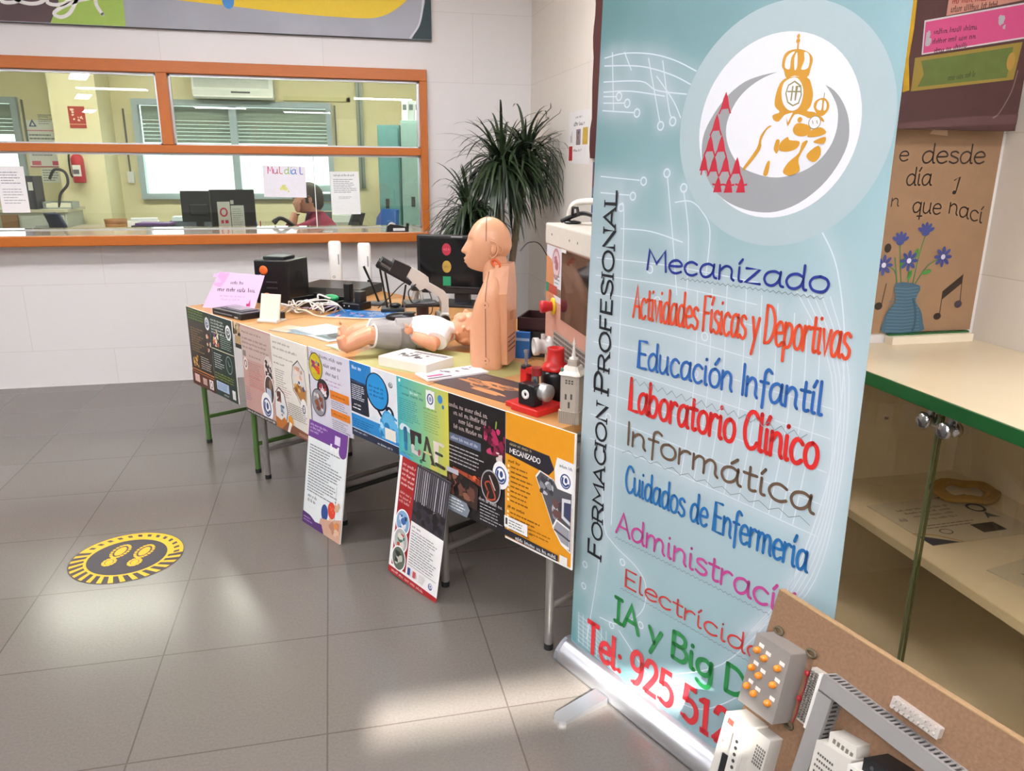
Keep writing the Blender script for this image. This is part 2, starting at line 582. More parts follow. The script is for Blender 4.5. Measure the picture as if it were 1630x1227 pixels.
m = MB(); m.bb((-8.0, -15, -.08), (2.2, 5.47, 0), FLOOR)
struct(m.build('floor'))
m = MB()                                              # ceiling, with a narrow unseen gap added to let a sun strip onto the floor
for p_, q_ in (((-8.1, -2.76, 2.85), (2.2, 5.6, 2.87)), ((-8.1, -15, 2.85), (2.2, -2.92, 2.87)), ((-8.1, -2.92, 2.85), (-1.25, -2.76, 2.87)), ((-.36, -2.92, 2.85), (2.2, -2.76, 2.87))):
    m.bb(p_, q_, PLASTER)
struct(m.build('ceiling'))
XR, YB = 1.386, 5.474
# far wall with the long reception window
m = MB()
for a, b in (((-8.0, 0, 0), (1.5, 0, .937)), ((-8.0, 0, 2.03), (1.5, 0, 2.85)), ((.655, 0, .937), (1.5, 0, 2.03)), ((-8.0, 0, .937), (-2.9, 0, 2.03)), ((-2.9, 0, 1.0), (-2.62, 0, 2.03))):
    m.bb((a[0], YB, a[2]), (b[0], YB + .11, b[2]), WALL)
struct(m.build('wall_back'))
m = MB(); m.bb((XR, 2.07, 0), (XR + .1, YB, 2.85), WALLY)
struct(m.build('wall_right'))
m = MB(); m.bb((XR + .1, 2.07, 0), (2.2, 2.17, 2.85), WALL)
struct(m.build('wall_recess'))
m = MB(); m.bb((2.03, -15, 0), (2.2, 2.07, 2.85), WALLY)
struct(m.build('wall_alcove'))
m = MB(); m.bb((-8.1, -15, 0), (-8.0, 5.6, 2.85), WALLY)
struct(m.build('wall_left'))
m = MB(); m.bb((-8.0, -15.1, 0), (2.2, -15, 2.85), WALL)
struct(m.build('wall_rear'))

# ceiling lamps
def fixture(loc, lx, ly, name='ceiling_lamp', label='long white fluorescent lamp on the hall ceiling', group='hall ceiling lamps', e=EMIT):
    t = thing(name, label, 'lamp', loc, 0, group)
    a = MB(); a.bb((-lx / 2, -ly / 2, -.03), (lx / 2, ly / 2, 0), LAMPW); a.build('housing', t)
    a = MB(); a.bb((-lx / 2 + .02, -ly / 2 + .02, -.045), (lx / 2 - .02, ly / 2 - .02, -.031), e); a.build('diffuser', t)
    return t
L0 = fixture((-3.6, .2, 2.85), 1.25, .3)
for x, y, r in ((-1.3, .2, 0), (.9, .2, 0), (-3.9, 2.9, 0), (-1.3, 2.9, 0), (.25, 3.4, 0), (-1.3, -1.9, 0), (.9, -1.9, 0), (-3.3, -2.0, 1.25), (-3.9, -3.7, 1.25), (-5.05, -8.1, 1.25), (-6.3, -13.2, 1.25), (-3.96, -6.0, 0), (-2.6, -10.7, 0), (-.5, -11.7, 0), (1.2, -6.7, 0)):
    l_ = copy_tree(L0); l_.location = (x, y, 2.85); l_.rotation_euler = (0, 0, r)

# ------------------------------------------------------------------ reception window and counter
ORANGE = M('#bd661a', .42, var=.16, scale=9, aniso=(2, 12, 40))
ORANGEV = M('#be681b', .42, var=.14, scale=9, aniso=(30, 12, 2))
PANE = glass('office_glass', '#f4faf6', .05)
w = tag(bpy.data.objects.new('window_1', None), kind='structure'); COL.objects.link(w)
m = MB()
y0, y1 = 5.42, 5.56
m.bb((-2.62, y0, 1.975), (.66, y1, 2.045), ORANGE)
m.bb((.612, y0, 1.0), (.66, y1, 1.975), ORANGEV)
m.bb((-2.62, y0, 1.0), (-2.57, y1, 1.975), ORANGEV)
m.bb((-2.57, y0 + .005, 1.502), (.612, y1 - .005, 1.55), ORANGE)
m.bb((-1.015, y0 + .003, 1.55), (-.951, y1 - .003, 1.975), ORANGEV)
m.build('window_frame', w, bevel=.003)
ALU = M('#c9ccce', .3, .9)
m = MB()
for x0, x1, z0, z1 in ((-2.57, -1.015, 1.55, 1.975), (-.951, .612, 1.55, 1.975), (-2.57, .612, 1.018, 1.502)):
    for a, b in (((x0, z1 - .014), (x1, z1)), ((x0, z0), (x1, z0 + .01)), ((x0, z0), (x0 + .012, z1)), ((x1 - .016, z0), (x1, z1))):
        m.bb((a[0], 5.47, a[1]), (b[0], 5.5, b[1]), ALU)
m.build('glazing_track', w)
for x0, x1, z0, z1, y in ((-2.57, -1.015, 1.55, 1.975, 5.485), (-.951, .612, 1.55, 1.975, 5.485), (-2.57, -.07, 1.018, 1.502, 5.492), (-.1, .612, 1.018, 1.502, 5.478)):
    m = MB(); m.bb((x0, y - .003, z0), (x1, y + .003, z1), PANE); m.build('pane', w)
m = MB(); m.bb((-.104, 5.472, 1.018), (-.098, 5.482, 1.502), M('#dfe9e6', .2, var=0)); m.build('pane_edge', w)

m = MB()
m.bb((-2.9, 5.30, .937), (.64, 5.98, 1.0), ORANGE)
ct = m.build('reception_counter', bevel=.006)
tag(ct, 'long orange wood reception counter shelf under the office window', 'counter')
m = MB(); m.bb((-2.9, 5.312, 1.0), (.63, 5.98, 1.003), M('#c9b7a2', .12, var=.1, coat=.4)); m.build('worktop', ct)

# mural panel above the window
YEL, GRY, BRN, LIM, DKG = M('#f2cf1e', .5), M('#a9acb6', .5, var=.22, scale=2.5), M('#5b474a', .6), M('#a5c55b', .6), M('#2f4246', .6)
a = Art()
a.sheet(4.2, .56, GRY, M('#333b3d', .6), .04, -3.5, 2.228)
a.poly([(-3.5, 2.228), (-1.56, 2.232), (-1.50, 2.35), (-1.53, 2.45), (-1.48, 2.6), (-1.5, 2.788), (-3.5, 2.788)], BRN)
a.poly([(-1.56, 2.23), (-1.15, 2.23), (-1.14, 2.788), (-1.5, 2.788), (-1.48, 2.6), (-1.53, 2.45), (-1.50, 2.35)], LIM)
a.poly(smooth_pts([(-1.08, 2.4), (-.9, 2.392), (-.55, 2.372), (-.19, 2.348), (.2, 2.338), (.36, 2.35), (.47, 2.40), (.56, 2.48), (.6, 2.6), (.5, 2.74), (-.6, 2.76), (-1.0, 2.6)], 4, True), YEL)
a.poly([(.57, 2.23), (.7, 2.23), (.7, 2.788), (.64, 2.788), (.668, 2.6), (.66, 2.45), (.63, 2.33)], DKG)
a.stroke(smooth_pts([(.56, 2.235), (.62, 2.32), (.648, 2.45), (.655, 2.6)], 5), .012, M('#d6dade', .5))
a.ell2(-.55, 2.40, .035, .045, M('#3d8fd6', .5))
WH = M('#f4f2ee', .6)
for s_ in ([(-3.2, 2.5), (-2.6, 2.35), (-1.95, 2.33), (-1.85, 2.36), (-1.78, 2.40), (-1.80, 2.335), (-1.72, 2.34), (-1.67, 2.40), (-1.70, 2.42), (-1.74, 2.36), (-1.66, 2.33), (-1.58, 2.35), (-1.54, 2.42), (-1.56, 2.34), (-1.47, 2.34), (-1.38, 2.42), (-1.44, 2.30), (-1.50, 2.265), (-1.53, 2.29), (-1.42, 2.35), (-1.25, 2.40), (-1.2, 2.46), (-1.26, 2.47), (-1.3, 2.36), (-1.27, 2.29)],):
    a.stroke(smooth_pts(s_, 5), .02, WH)
o = a.build('mural_panel', loc=(0, YB - .042, 0))
tag(o, 'long painted panel in yellow, grey, lime and brown above the office window', 'painting')

# sheets taped on the reception glass
def sheet(name, label, x, z, wd, ht, rz, paper, draw, yy=5.45, cat='notice', group=None):
    a = Art(); a.sheet(wd, ht, M(paper, .7), None, .0012)
    draw(a)
    o = a.build(name, loc=(x, yy, z), rz=(0, rz, 0))
    return tag(o, label, cat, group)
INK = M('#3c3c46', .7)
def d1(a):
    a.lines(.02, .17, .13, .25, 5, M('#9a9aa4', .7), .35); a.lines(.02, .05, .14, .15, 6, M('#a9a9b2', .7), .3)
sheet('glass_notice', 'white printed sheet taped on the glass where the office calendars hang behind', -1.99, 1.135, .155, .278, .0, '#efecec', d1)
def d2(a):
    for i, (ch, c, u) in enumerate((('M', '#d9517e', .03), ('u', '#c24f7a', .065), ('l', '#d8664d', .095), ('d', '#8bbf52', .135), ('i', '#5d9fd4', .165), ('a', '#4b82c9', .18), ('l', '#5a6ec0', .225))):
        a.text(ch, u, .15, u + .035, .045, M(c, .7), .9)
    a.dots(.1, .03, .17, .08, 8, [M('#d9d98a', .7), M('#cfd37c', .7)], .006, .014)
sheet('hand_lettered_sign', 'white sheet with childlike coloured letters taped over the clerk\'s head', -.43, 1.23, .272, .2, .02, '#e9e7ee', d2, cat='sign')
def d3(a):
    a.ticks(.025, .25, .16, .014, INK); a.lines(.02, .14, .175, .235, 8, M('#7d8088', .7), .3); a.lines(.05, .1, .15, .12, 2, M('#9aa0a6', .7), .3)
sheet('printed_notice', 'tall white printed notice taped on the glass beside the clerk\'s red cardigan', .003, 1.113, .19, .28, -.01, '#e9eceb', d3)

# tape dispenser on the counter
t = thing('tape_dispenser', 'small black tape dispenser on the orange counter by the window frame', 'tape dispenser', (.43, 5.365, 1.003), .03)
m = MB(); m.prism([(-.075, 0), (.075, 0), (.078, .055), (.06, .055), (.058, .03), (.0, .045), (-.05, .05), (-.07, .035)], lambda a, b: Vector((a, -.022, b)), lambda a, b: Vector((a, .022, b)), M('#17171a', .4)); m.build('body', t, bevel=.004)
m = MB(); m.cyl((-.035, -.012, .035), (-.035, .012, .035), .026, M('#e0dcd2', .4)); m.build('tape_roll', t)
m = MB(); m.bb((-.03, -.0232, .006), (.05, -.022, .024), M('#dedede', .5)); m.build('sticker', t)

# ------------------------------------------------------------------ the office behind the glass
OFW = M('#dfd8b2', .85, var=.03, bump=.05)
OFR = M('#cfc39c', .85, var=.03)
m = MB(); m.bb((-4.2, 5.584, -.08), (1.5, 8.9, .12), M('#8b857c', .4)); struct(m.build('floor_office'))
m = MB(); m.bb((-4.3, 5.584, 2.62), (1.6, 8.9, 2.7), PLASTER); struct(m.build('ceiling_office'))
m = MB()
def hole_wall(x0, x1, holes, z0, z1, ya, yb, mat):
    cuts = sorted(holes)
    x = x0
    for a, b, c, d in cuts:
        if a > x: m.bb((x, ya, z0), (a, yb, z1), mat)
        m.bb((a, ya, z0), (b, yb, c), mat); m.bb((a, ya, d), (b, yb, z1), mat)
        x = b
    m.bb((x, ya, z0), (x1, yb, z1), mat)
hole_wall(-4.2, 1.5, [(-4.0, -2.9, 1.12, 2.02), (-1.86, .04, 1.11, 2.04)], .12, 2.62, 8.7, 8.88, OFW)
struct(m.build('wall_office_back'))
m = MB(); m.bb((1.4, 5.584, .12), (1.5, 8.7, 2.62), OFR); struct(m.build('wall_office_right'))
m = MB(); m.bb((-4.3, 5.584, .12), (-4.2, 8.9, 2.62), OFW); struct(m.build('wall_office_left'))
m = MB(); m.bb((-2.46, 8.2, .12), (-2.06, 8.7, 2.62), OFW); struct(m.build('pillar_office'))

WINC = M('#9fb0b8', .4)
SLAT = M('#a9adaa', .5)
def office_window(n, x0, x1, z0, z1, mull, zs):
    w = tag(bpy.data.objects.new('window_%d' % n, None), kind='structure'); COL.objects.link(w)
    m = MB(); f = .055
    m.bb((x0, 8.64, z1 - f), (x1, 8.74, z1), WINC); m.bb((x0, 8.64, z0), (x1, 8.74, z0 + f), WINC)
    m.bb((x0, 8.64, z0 + f), (x0 + f, 8.74, z1 - f), WINC); m.bb((x1 - f, 8.64, z0 + f), (x1, 8.74, z1 - f), WINC)
    if mull: m.bb((mull - .035, 8.65, z0 + f), (mull + .035, 8.73, z1 - f), WINC)
    m.build('window_frame', w)
    m = MB()
    z = z1 - f
    while z > zs:                                   # roller shutter slats with slits of daylight
        m.bb((x0 + f, 8.79, z - .034), (x1 - f, 8.8, z), SLAT)
        z -= .0362 if z < z1 - .14 else .034
    m.build('roller_shutter', w)
    m = MB(); m.bb((x0 + f, 8.69, z0 + f), (x1 - f, 8.694, z1 - f), PANE); m.build('pane', w)
    m = MB(); m.bb((x1 + .03, 8.67, z0 + .45), (x1 + .045, 8.69, z1 - .02), M('#6d7670', .6)); m.bb((x1 + .0, 8.64, z0 + .1), (x1 + .07, 8.69, z0 + .24), M('#cfd2d0', .4)) if n == 9 else None
    m.build('shutter_strap', w)
    return w
office_window(2, -1.87, .05, 1.09, 2.055, -.93, 1.66)
office_window(3, -4.02, -2.885, 1.1, 2.04, -3.4, 1.72)
m = MB(); m.bb((-1.985, 8.66, 1.25), (-1.925, 8.7, 1.36), M('#d5d9da', .4)); m.bb((-1.965, 8.675, 1.36), (-1.95, 8.69, 1.96), M('#5e5f55', .6))
tag(m.build('strap_winder'), 'pale shutter strap winder on the yellow wall beside the office window', 'strap winder')

# air conditioner
t = thing('air_conditioner', 'white wall air conditioner over the office window', 'air conditioner', (-.885, 8.69, 2.06))
m = MB(); m.prism([(0, .02), (-.16, 0), (-.21, .03), (-.215, .08), (-.2, .21), (-.17, .225), (0, .225)], lambda a, b: Vector((-.38, a, b)), lambda a, b: Vector((.38, a, b)), M('#dfe4de', .4)); m.build('casing', t, bevel=.006)
m = MB(); 
for i in range(9): m.bb((-.36, -.214, .105 + i * .011), (.34, -.206, .111 + i * .011), M('#b8beb8', .5))
m.build('grille', t)
m = MB(); m.bb((-.02, -.219, .055), (.16, -.212, .07), M('#39413f', .4)); m.build('display', t)
m = MB(); m.bb((-.37, -.222, .015), (.37, -.19, .03), M('#f0f2ee', .4)); m.build('louver', t)

# pipe and cable duct on the office wall
m = MB(); m.bb((.31, 8.66, 1.2), (.375, 8.7, 2.62), M('#8f9a92', .4, .3)); m.bb((.335, 8.645, 1.2), (.345, 8.66, 2.62), M('#5f6a64', .5))
tag(m.build('wall_conduit'), 'grey metal conduit running down the office wall beside the window', 'conduit')
m = MB(); m.bb((-.42, 8.67, 2.075), (.25, 8.7, 2.115), M('#d5d09e', .6)); m.bb((.215, 8.67, 2.075), (.25, 8.7, 2.14), M('#d5d09e', .6))
tag(m.build('cable_trunking'), 'pale cable trunking along the wall from the air conditioner', 'trunking')

# calendars and papers
def cal(a):
    a.poly([(.04, .38), (.11, .38), (.075, .45)], M('#3f5f8e', .6)); a.poly([(.058, .39), (.092, .39), (.075, .425)], M('#e8ecec', .6))
    a.lines(.13, .4, .27, .5, 5, M('#9aa4ae', .6), .4); a.rect(.02, .34, .28, .35, M('#d98896', .6))
    a.lines(.03, .22, .28, .32, 3, M('#6f7f80', .6), .4); a.lines(.03, .1, .28, .2, 3, M('#9298a0', .6), .4)
    a.rect(.02, .02, .1, .06, M('#d76d80', .6)); a.rect(.2, .02, .28, .06, M('#d05272', .6)); a.rect(0, 0, .3, .012, M('#c3667c', .6))
sheet('wall_calendar', 'white wall calendar with a blue triangle logo by the pillar in the office', -2.86, 1.395, .29, .44, 0, '#e6e8e4', cal, 8.69, 'calendar')
def cal2(a): a.lines(.01, .01, .15, .13, 5, M('#9aa2a2', .6), .5)
sheet('wall_paper_sheet', 'small printed sheet under the wall calendar in the office', -2.77, 1.25, .16, .14, 0, '#dfe3da', cal2, 8.688, 'notice')
def fire(a):
    a.dots(.015, .07, .05, .17, 6, [M('#e8d9c9', .6)], .008, .016); a.dots(.07, .06, .12, .12, 5, [M('#e3c8b8', .6)], .006, .012); a.rect(0, .03, .14, .036, M('#d9b08a', .6))
sheet('fire_sign', 'red fire safety sign on the office pillar over the extinguisher', -2.315, 1.75, .14, .19, 0, '#a43529', fire, 8.195, 'sign')

t = thing('fire_extinguisher', 'red fire extinguisher hung on the office pillar', 'fire extinguisher', (-2.275, 8.12, 1.26))
RED = M('#a8202c', .35)
m = MB(); m.lathe([(.0, 0), (.05, .0), (.055, .02), (.055, .21), (.045, .24), (.02, .26), (.0, .26)], RED); m.build('cylinder_body', t)
m = MB(); m.bb((-.035, -.057, .06), (.035, -.05, .16), M('#d9d9d4', .5)); m.bb((-.03, -.059, .08), (.02, -.056, .12), M('#54535c', .5)); m.build('label_sticker', t)
m = MB(); m.cyl((0, 0, .26), (0, 0, .3), .014, M('#2a2a2c', .4)); m.box((.0, -.03, .305), (.02, .1, .012), M('#222', .4) if False else M('#222224', .4)); m.build('valve', t)
m = MB(); m.tube(smooth_pts([(0, 0, .285), (-.06, -.01, .26), (-.065, -.02, .1), (-.05, -.03, .05)], 5), .008, M('#222224', .5)); m.build('hose', t)
m = MB(); m.bb((-.02, .05, .15), (.02, .08, .22), M('#777777', .4, .6)); m.build('bracket', t)

# metal filing cabinet, chairs, desk
TEAL, TEALD, STEEL = M('#7f9e9a', .45), M('#5b8a8b', .45), M('#9aa3a1', .4, .3)
t = thing('filing_cabinet', 'low grey office cabinet with drawers under the calendars', 'cabinet', (-2.62, 7.6, .12))
m = MB(); m.bb((-.45, 0, 0), (.34, .5, .9), M('#a9ada2', .5)); m.build('body', t, bevel=.006)
m = MB(); m.bb((-.47, -.01, .9), (.36, .51, .925), M('#c4c0a8', .5)); m.build('top', t)
for i in range(3):
    m = MB(); m.bb((-.02, -.015, .04 + i * .285), (.32, 0, .3 + i * .285), M('#b5bab4', .5)); d = m.build('drawer', t)
    m = MB(); m.bb((.09, -.03, .2 + i * .285), (.21, -.015, .22 + i * .285), STEEL); m.build('handle', d)
m = MB(); m.bb((-.17, -.014, .04), (-.04, 0, .88), M('#8a6a4c', .6)); m.build('door', t)
t = thing('paper_tray', 'flat grey paper tray on the filing cabinet', 'tray', (-2.36, 7.78, 1.046))
m = MB(); m.bb((-.12, -.1, 0), (.12, .1, .012), STEEL); m.bb((-.12, .09, 0), (.12, .1, .06), STEEL); m.bb((-.12, -.1, 0), (-.11, .1, .06), STEEL); m.bb((.11, -.1, 0), (.12, .1, .06), STEEL); m.build('shell', t)
m = MB(); m.bb((-.1, -.08, .013), (.1, .08, .045), M('#d8d4c0', .7)); m.build('paper', t)
for i, (c, x, lb) in enumerate((('#37507c', -2.6, 'blue'), ('#2a2c3a', -2.53, 'black'))):
    t = thing('ring_binder', 'tall %s binder standing on the filing cabinet' % lb, 'binder', (x, 7.72, 1.046))
    m = MB(); m.bb((-.03, -.11, 0), (.03, .11, .28), M(c, .5)); m.build('cover', t, bevel=.004)
    m = MB(); m.bb((-.018, -.112, .16), (.018, -.11, .23), M('#d7d7d2', .5)); m.build('spine_label', t)
m = MB(); m.tube(smooth_pts([(-2.40, 7.7, 1.3), (-2.35, 7.7, 1.38), (-2.27, 7.7, 1.36), (-2.26, 7.7, 1.26), (-2.33, 7.7, 1.17), (-2.36, 7.71, 1.05)], 6), .012, M('#23252b', .5))
tag(m.build('looped_cable'), 'thick dark cable looped up from the filing cabinet', 'cable')

BLUE = M('#24549a', .6, bump=.2, scale=200)
NAVY = M('#26324f', .6, bump=.2, scale=200)
def office_chair(label, loc, rz, c):
    t = thing('office_chair', label, 'chair', loc, rz)
    BK = M('#1f2023', .5)
    m = MB(); m.box((0, 0, .46), (.46, .44, .09), c); m.build('seat', t, bevel=.03, seg=4)
    m = MB()
    rings = []
    for z, hw, y in ((.56, .16, .22), (.62, .2, .215), (.75, .22, .2), (.86, .2, .21), (.94, .13, .235)):
        rings.append([Vector((hw * math.cos(a), y + .035 * math.sin(a) + .06 * math.cos(a) ** 2 * -1, z)) for a in [2 * PI * i / 16 for i in range(16)]])
    m.loft(rings, c); m.build('backrest', t, bevel=0)
    m = MB(); m.tube([(0, .05, .4), (0, .26, .42), (0, .27, .62)], .02, BK); m.build('back_support', t)
    m = MB(); m.cyl((0, 0, .08), (0, 0, .42), .025, BK); m.build('gas_column', t)
    for k in range(5):
        a = 2 * PI * k / 5
        m = MB(); m.cyl((0, 0, .1), (.27 * math.cos(a), .27 * math.sin(a), .06), .022, BK); g = m.build('base_spoke', t)
        m = MB(); m.cyl((.27 * math.cos(a), .27 * math.sin(a) - .012, .028), (.27 * math.cos(a), .27 * math.sin(a) + .012, .028), .028, BK); m.build('caster', g)
    return t
office_chair('blue office chair just behind the clerk in the red cardigan', (.33, 7.0, .12), -1.2, BLUE)
office_chair('dark navy office chair by the pillar with the extinguisher', (-1.93, 6.83, .12), 2.0, NAVY)

t = thing('office_desk', 'wide brown office desk behind the glass covered with papers', 'desk', (-1.55, 7.55, .12))
m = MB(); m.bb((-.7, -.4, .745), (.72, .4, .775), M('#a79c8c', .4)); m.build('desktop', t)
m = MB(); m.bb((-.68, -.36, .2), (.7, -.34, .745), M('#6d5341', .5)); m.build('front_panel', t)
for sx in (-1, 1):
    m = MB(); m.bb((sx * .68 - .015, -.38, 0), (sx * .68 + .015, .38, .745), M('#6d5341', .5)); m.build('side_panel', t)
DZ = .895
def office_item(name, label, cat, loc, parts, rz=0, group=None):
    t = thing(name, label, cat, loc, rz, group)
    for nm, b in parts: b.build(nm, t)
    return t
m = MB(); m.lathe([(.085, 0), (.09, .03), (.07, .032), (.06, .03), (.0, .03)], M('#9a6a3a', .6), n=20); m2 = MB(); m2.lathe([(.088, .031), (.094, .07), (.09, .07), (.08, .04), (0, .036)], M('#8a5c34', .6), n=20)
office_item('wicker_basket', 'round brown wicker basket on the office desk by the navy chair', 'basket', (-1.86, 7.5, DZ), (('base', m), ('rim', m2)))
m = MB(); m.bb((-.13, -.09, 0), (.13, .09, .045), M('#e4e4e2', .7)); m2 = MB(); m2.bb((-.1, -.07, .046), (.12, .08, .07), M('#d5d9de', .7))
office_item('paper_stack', 'thick stack of white papers behind the purple folder', 'paper stack', (-1.66, 7.62, DZ), (('lower_sheets', m), ('upper_sheets', m2)), .2)
m = MB(); m.bb((-.15, -.1, 0), (.15, .1, .03), M('#3a3244', .5)); m2 = MB(); m2.bb((-.12, -.09, .031), (.16, .1, .05), M('#6d4a86', .5))
office_item('purple_folder', 'purple folder lying on the office desk', 'folder', (-1.52, 7.32, DZ), (('papers', m), ('cover', m2)), -.1)
m = MB(); m.bb((-.2, -.12, 0), (.2, .12, .05), M('#55606a', .6)); m2 = MB(); m2.bb((-.18, -.1, .051), (.16, .1, .085), M('#d4e2e4', .6))
office_item('document_box', 'pale document wallets stacked beside the black monitor', 'folders', (-1.22, 7.6, DZ), (('box_base', m), ('wallets', m2)), .05)

def screen(label, x, y, z, wd, ht, rz, notes=False):
    t = thing('computer_monitor', label, 'monitor', (x, y, z), rz)
    BK = M('#191b20', .45)
    m = MB(); m.bb((-wd / 2, -.02, .06), (wd / 2, .02, .06 + ht), BK); m.bb((-wd / 4, -.05, .12), (wd / 4, -.02, ht * .8), M('#202329', .5)); m.build('back_shell', t, bevel=.006)
    m = MB(); m.bb((-wd / 2 + .012, .0201, .075), (wd / 2 - .012, .0212, .045 + ht), M('#0b0d12', .15)); m.build('screen', t)
    m = MB(); m.bb((-.03, -.02, .0), (.03, .01, .1), BK); m.bb((-.1, -.09, 0), (.1, .09, .012), BK); m.build('foot', t)
    if notes:
        a = Art(step=.0002); a.rect(-.13, .10, -.035, .3, M('#d9dcda', .6)); a.rect(-.03, .07, .07, .27, M('#d5dcdc', .6))
        a.ring(-.085, .22, .03, .035, .012, M('#c8324c', .6)); a.rect(-.11, .135, -.09, .16, M('#c8324c', .6)); a.rect(-.08, .135, -.055, .16, M('#c8324c', .6))
        a.lines(-.02, .1, .06, .25, 9, M('#9aa2a6', .6), .3); a.rect(-.03, .28, -.005, .31, M('#c9cfc9', .6))
        g = a.build('note_sheets', t); g.location = (0, -.054, 0)
    return t
screen('plain black monitor seen from behind on the desk with papers', -1.12, 7.24, DZ, .28, .26, .05)
screen('black monitor with white notices stuck on its back, facing the clerk', -.76, 6.55, .856, .34, .33, .35, True)
t = thing('reception_desk', 'low desk in front of the clerk behind the counter', 'desk', (-.72, 6.4, .12))
m = MB(); m.bb((-.55, -.42, .705), (.5, .4, .735), M('#8a7a66', .4)); m.build('desktop', t)
for sx in (-.5,):
    m = MB(); m.bb((sx - .015, -.4, 0), (sx + .015, .38, .705), M('#6d5341', .5)); m.build('side_panel', t)
t = thing('desk_phone', 'black desk telephone in front of the clerk', 'telephone', (-.37, 6.12, .855), .3)
BKP = M('#141518', .35)
m = MB(); m.prism([(-.09, 0), (.09, 0), (.09, .07), (-.09, .14)], lambda a, b: Vector((a, -.08, b)), lambda a, b: Vector((a, .08, b)), BKP); m.build('base', t, bevel=.008)
m = MB(); m.tube(smooth_pts([(-.08, -.07, .165), (-.03, -.08, .2), (.03, -.085, .17), (.1, -.09, .1)], 5), [.02] * 3 + [.015] * 10 + [.02] * 3, BKP); m.build('handset', t)
t = thing('pen_pot', 'small pot with scissors and pens beside the desk telephone', 'pen pot', (-.53, 6.17, .855))
m = MB(); m.lathe([(.03, 0), (.035, .1), (.031, .1), (.027, .01), (0, .01)], M('#8fa6b8', .3)); m.build('pot', t)
for i in range(3):
    m = MB(); m.cyl((.01 * i - .01, 0, .02), (.03 * i - .03, .01, .17), .004, M(('#2a5ca8', '#b32a36', '#e0e0e0')[i], .4)); m.build('pen', t)

# teal lockers
def locker(label, loc, rz, wd, ht, c, grp=None):
    t = thing('metal_locker', label, 'locker', loc, rz, grp)
    m = MB(); m.bb((0, 0, 0), (wd, .45, ht), c); m.build('body', t, bevel=.004)
    m = MB(); m.bb((.012, -.012, .03), (wd - .012, 0, ht - .03), c); d = m.build('door', t, bevel=.003)
    m = MB(); m.bb((wd * .3, -.03, ht * .55), (wd * .3 + .03, -.012, ht * .55 + .09), M('#24302f', .4)); m.build('handle', d)
    return t
locker('darker teal metal locker in the far row behind the tall notice', (.452, 7.6, .12), -.25, .21, 1.68, TEALD)
locker('pale teal metal locker nearest to the window frame', (.66, 7.5, .12), -.35, .31, 1.72, TEAL)
t = thing('box_file', 'white and grey box files standing on the pale locker', 'box file', (.80, 7.6, 1.84), -.35)
for i in range(3):
    m = MB(); m.bb((-.09 + i * .06, -.1, 0), (-.034 + i * .06, .1, .17), M(('#d8dcd8', '#9aa6a4', '#cfd4d0')[i], .6)); g = m.build('file', t)
    m = MB(); m.bb((-.08 + i * .06, -.102, .09), (-.045 + i * .06, -.1, .14), M('#4d5a58', .6)); m.build('spine_label', g)
t = thing('letter_tray', 'grey stacked letter trays behind the clerk\'s head', 'letter tray', (-.05, 7.7, .12))
m = MB(); m.bb((-.2, -.15, 0), (.3, .2, .8), M('#9aa09a', .5)); m.build('stand', t)
for i in range(4):
    m = MB(); m.bb((-.11, -.14, .82 + i * .085), (.05, .14, .88 + i * .085), M(('#3f5052', '#6d8a8c', '#46585a', '#9fb8ba')[i], .5)); m.build('tray', t, bevel=.003)
m = MB(); m.bb((.06, -.14, .8), (.28, .14, .86), M('#c9cfca', .6)); m.build('paper_pile', t)

# ceiling lamps of the office
for i, (x, y) in enumerate(((-2.2, 7.0), (-.6, 7.0), (.7, 7.0))):
    if i == 0: OL = fixture((x, y, 2.62), 1.2, .16, 'office_lamp', 'slim white fluorescent lamp on the office ceiling', 'office ceiling lamps', M('#fff8ee', .5, var=0, emit=62.))
    else: copy_tree(OL).location = (x, y, 2.62)

# ------------------------------------------------------------------ floor sticker
SY, SK = M('#dfae22', .45), M('#35303a', .45)
a = Art(flat=True, step=.00005)
R_ = .196
a.ell2(0, 0, R_ * 1.02, R_ * 1.02, SK, 56); a.ell2(0, 0, R_, R_, SY, 56)
a.k += 1
N_ = 30
for i in range(N_):
    t0 = 2 * PI * i / N_
    q = [(.72, 0), (1.0, .10), (1.0, .215), (.72, .115)] if math.sin(t0 + .15) < .2 else [(.83, 0), (.93, .04), (.93, .13), (.83, .09)]
    a.add([a.P(R_ * r * math.cos(t0 + b), R_ * r * math.sin(t0 + b)) for r, b in q], [(0, 1, 2, 3)], SK)
a.ell2(0, 0, R_ * .76, R_ * .76, SY, 48); a.ell2(0, 0, R_ * .71, R_ * .71, SK, 48)
def foot(u, v, sgn):
    for cu, cv, ru, rv in ((0, .04, .028, .05), (-.002 * sgn, -.045, .02, .026)):
        n = 17 if rv > .03 else 11
        for i in range(n):
            b = 2 * PI * i / n
            x, y = u + cu + ru * math.cos(b), v + cv + rv * math.sin(b)
            a.k += 0
            a.poly([(x + .0075 * math.cos(b + c), y + .0085 * math.sin(b + c)) for c in (.8, 2.3, 3.9, 5.4)], SY)
        a.k = 10
        a.ell2(u + cu, v + cv, ru * .62, rv * .7, SY, 20)
foot(-.045, 0, 1); a.k = 10; foot(.045, .002, -1)
o = a.build('floor_sticker', loc=(-.825, 2.872, .001), rz=-.22)
tag(o, 'round black and yellow floor sticker with two shoe prints', 'sticker')

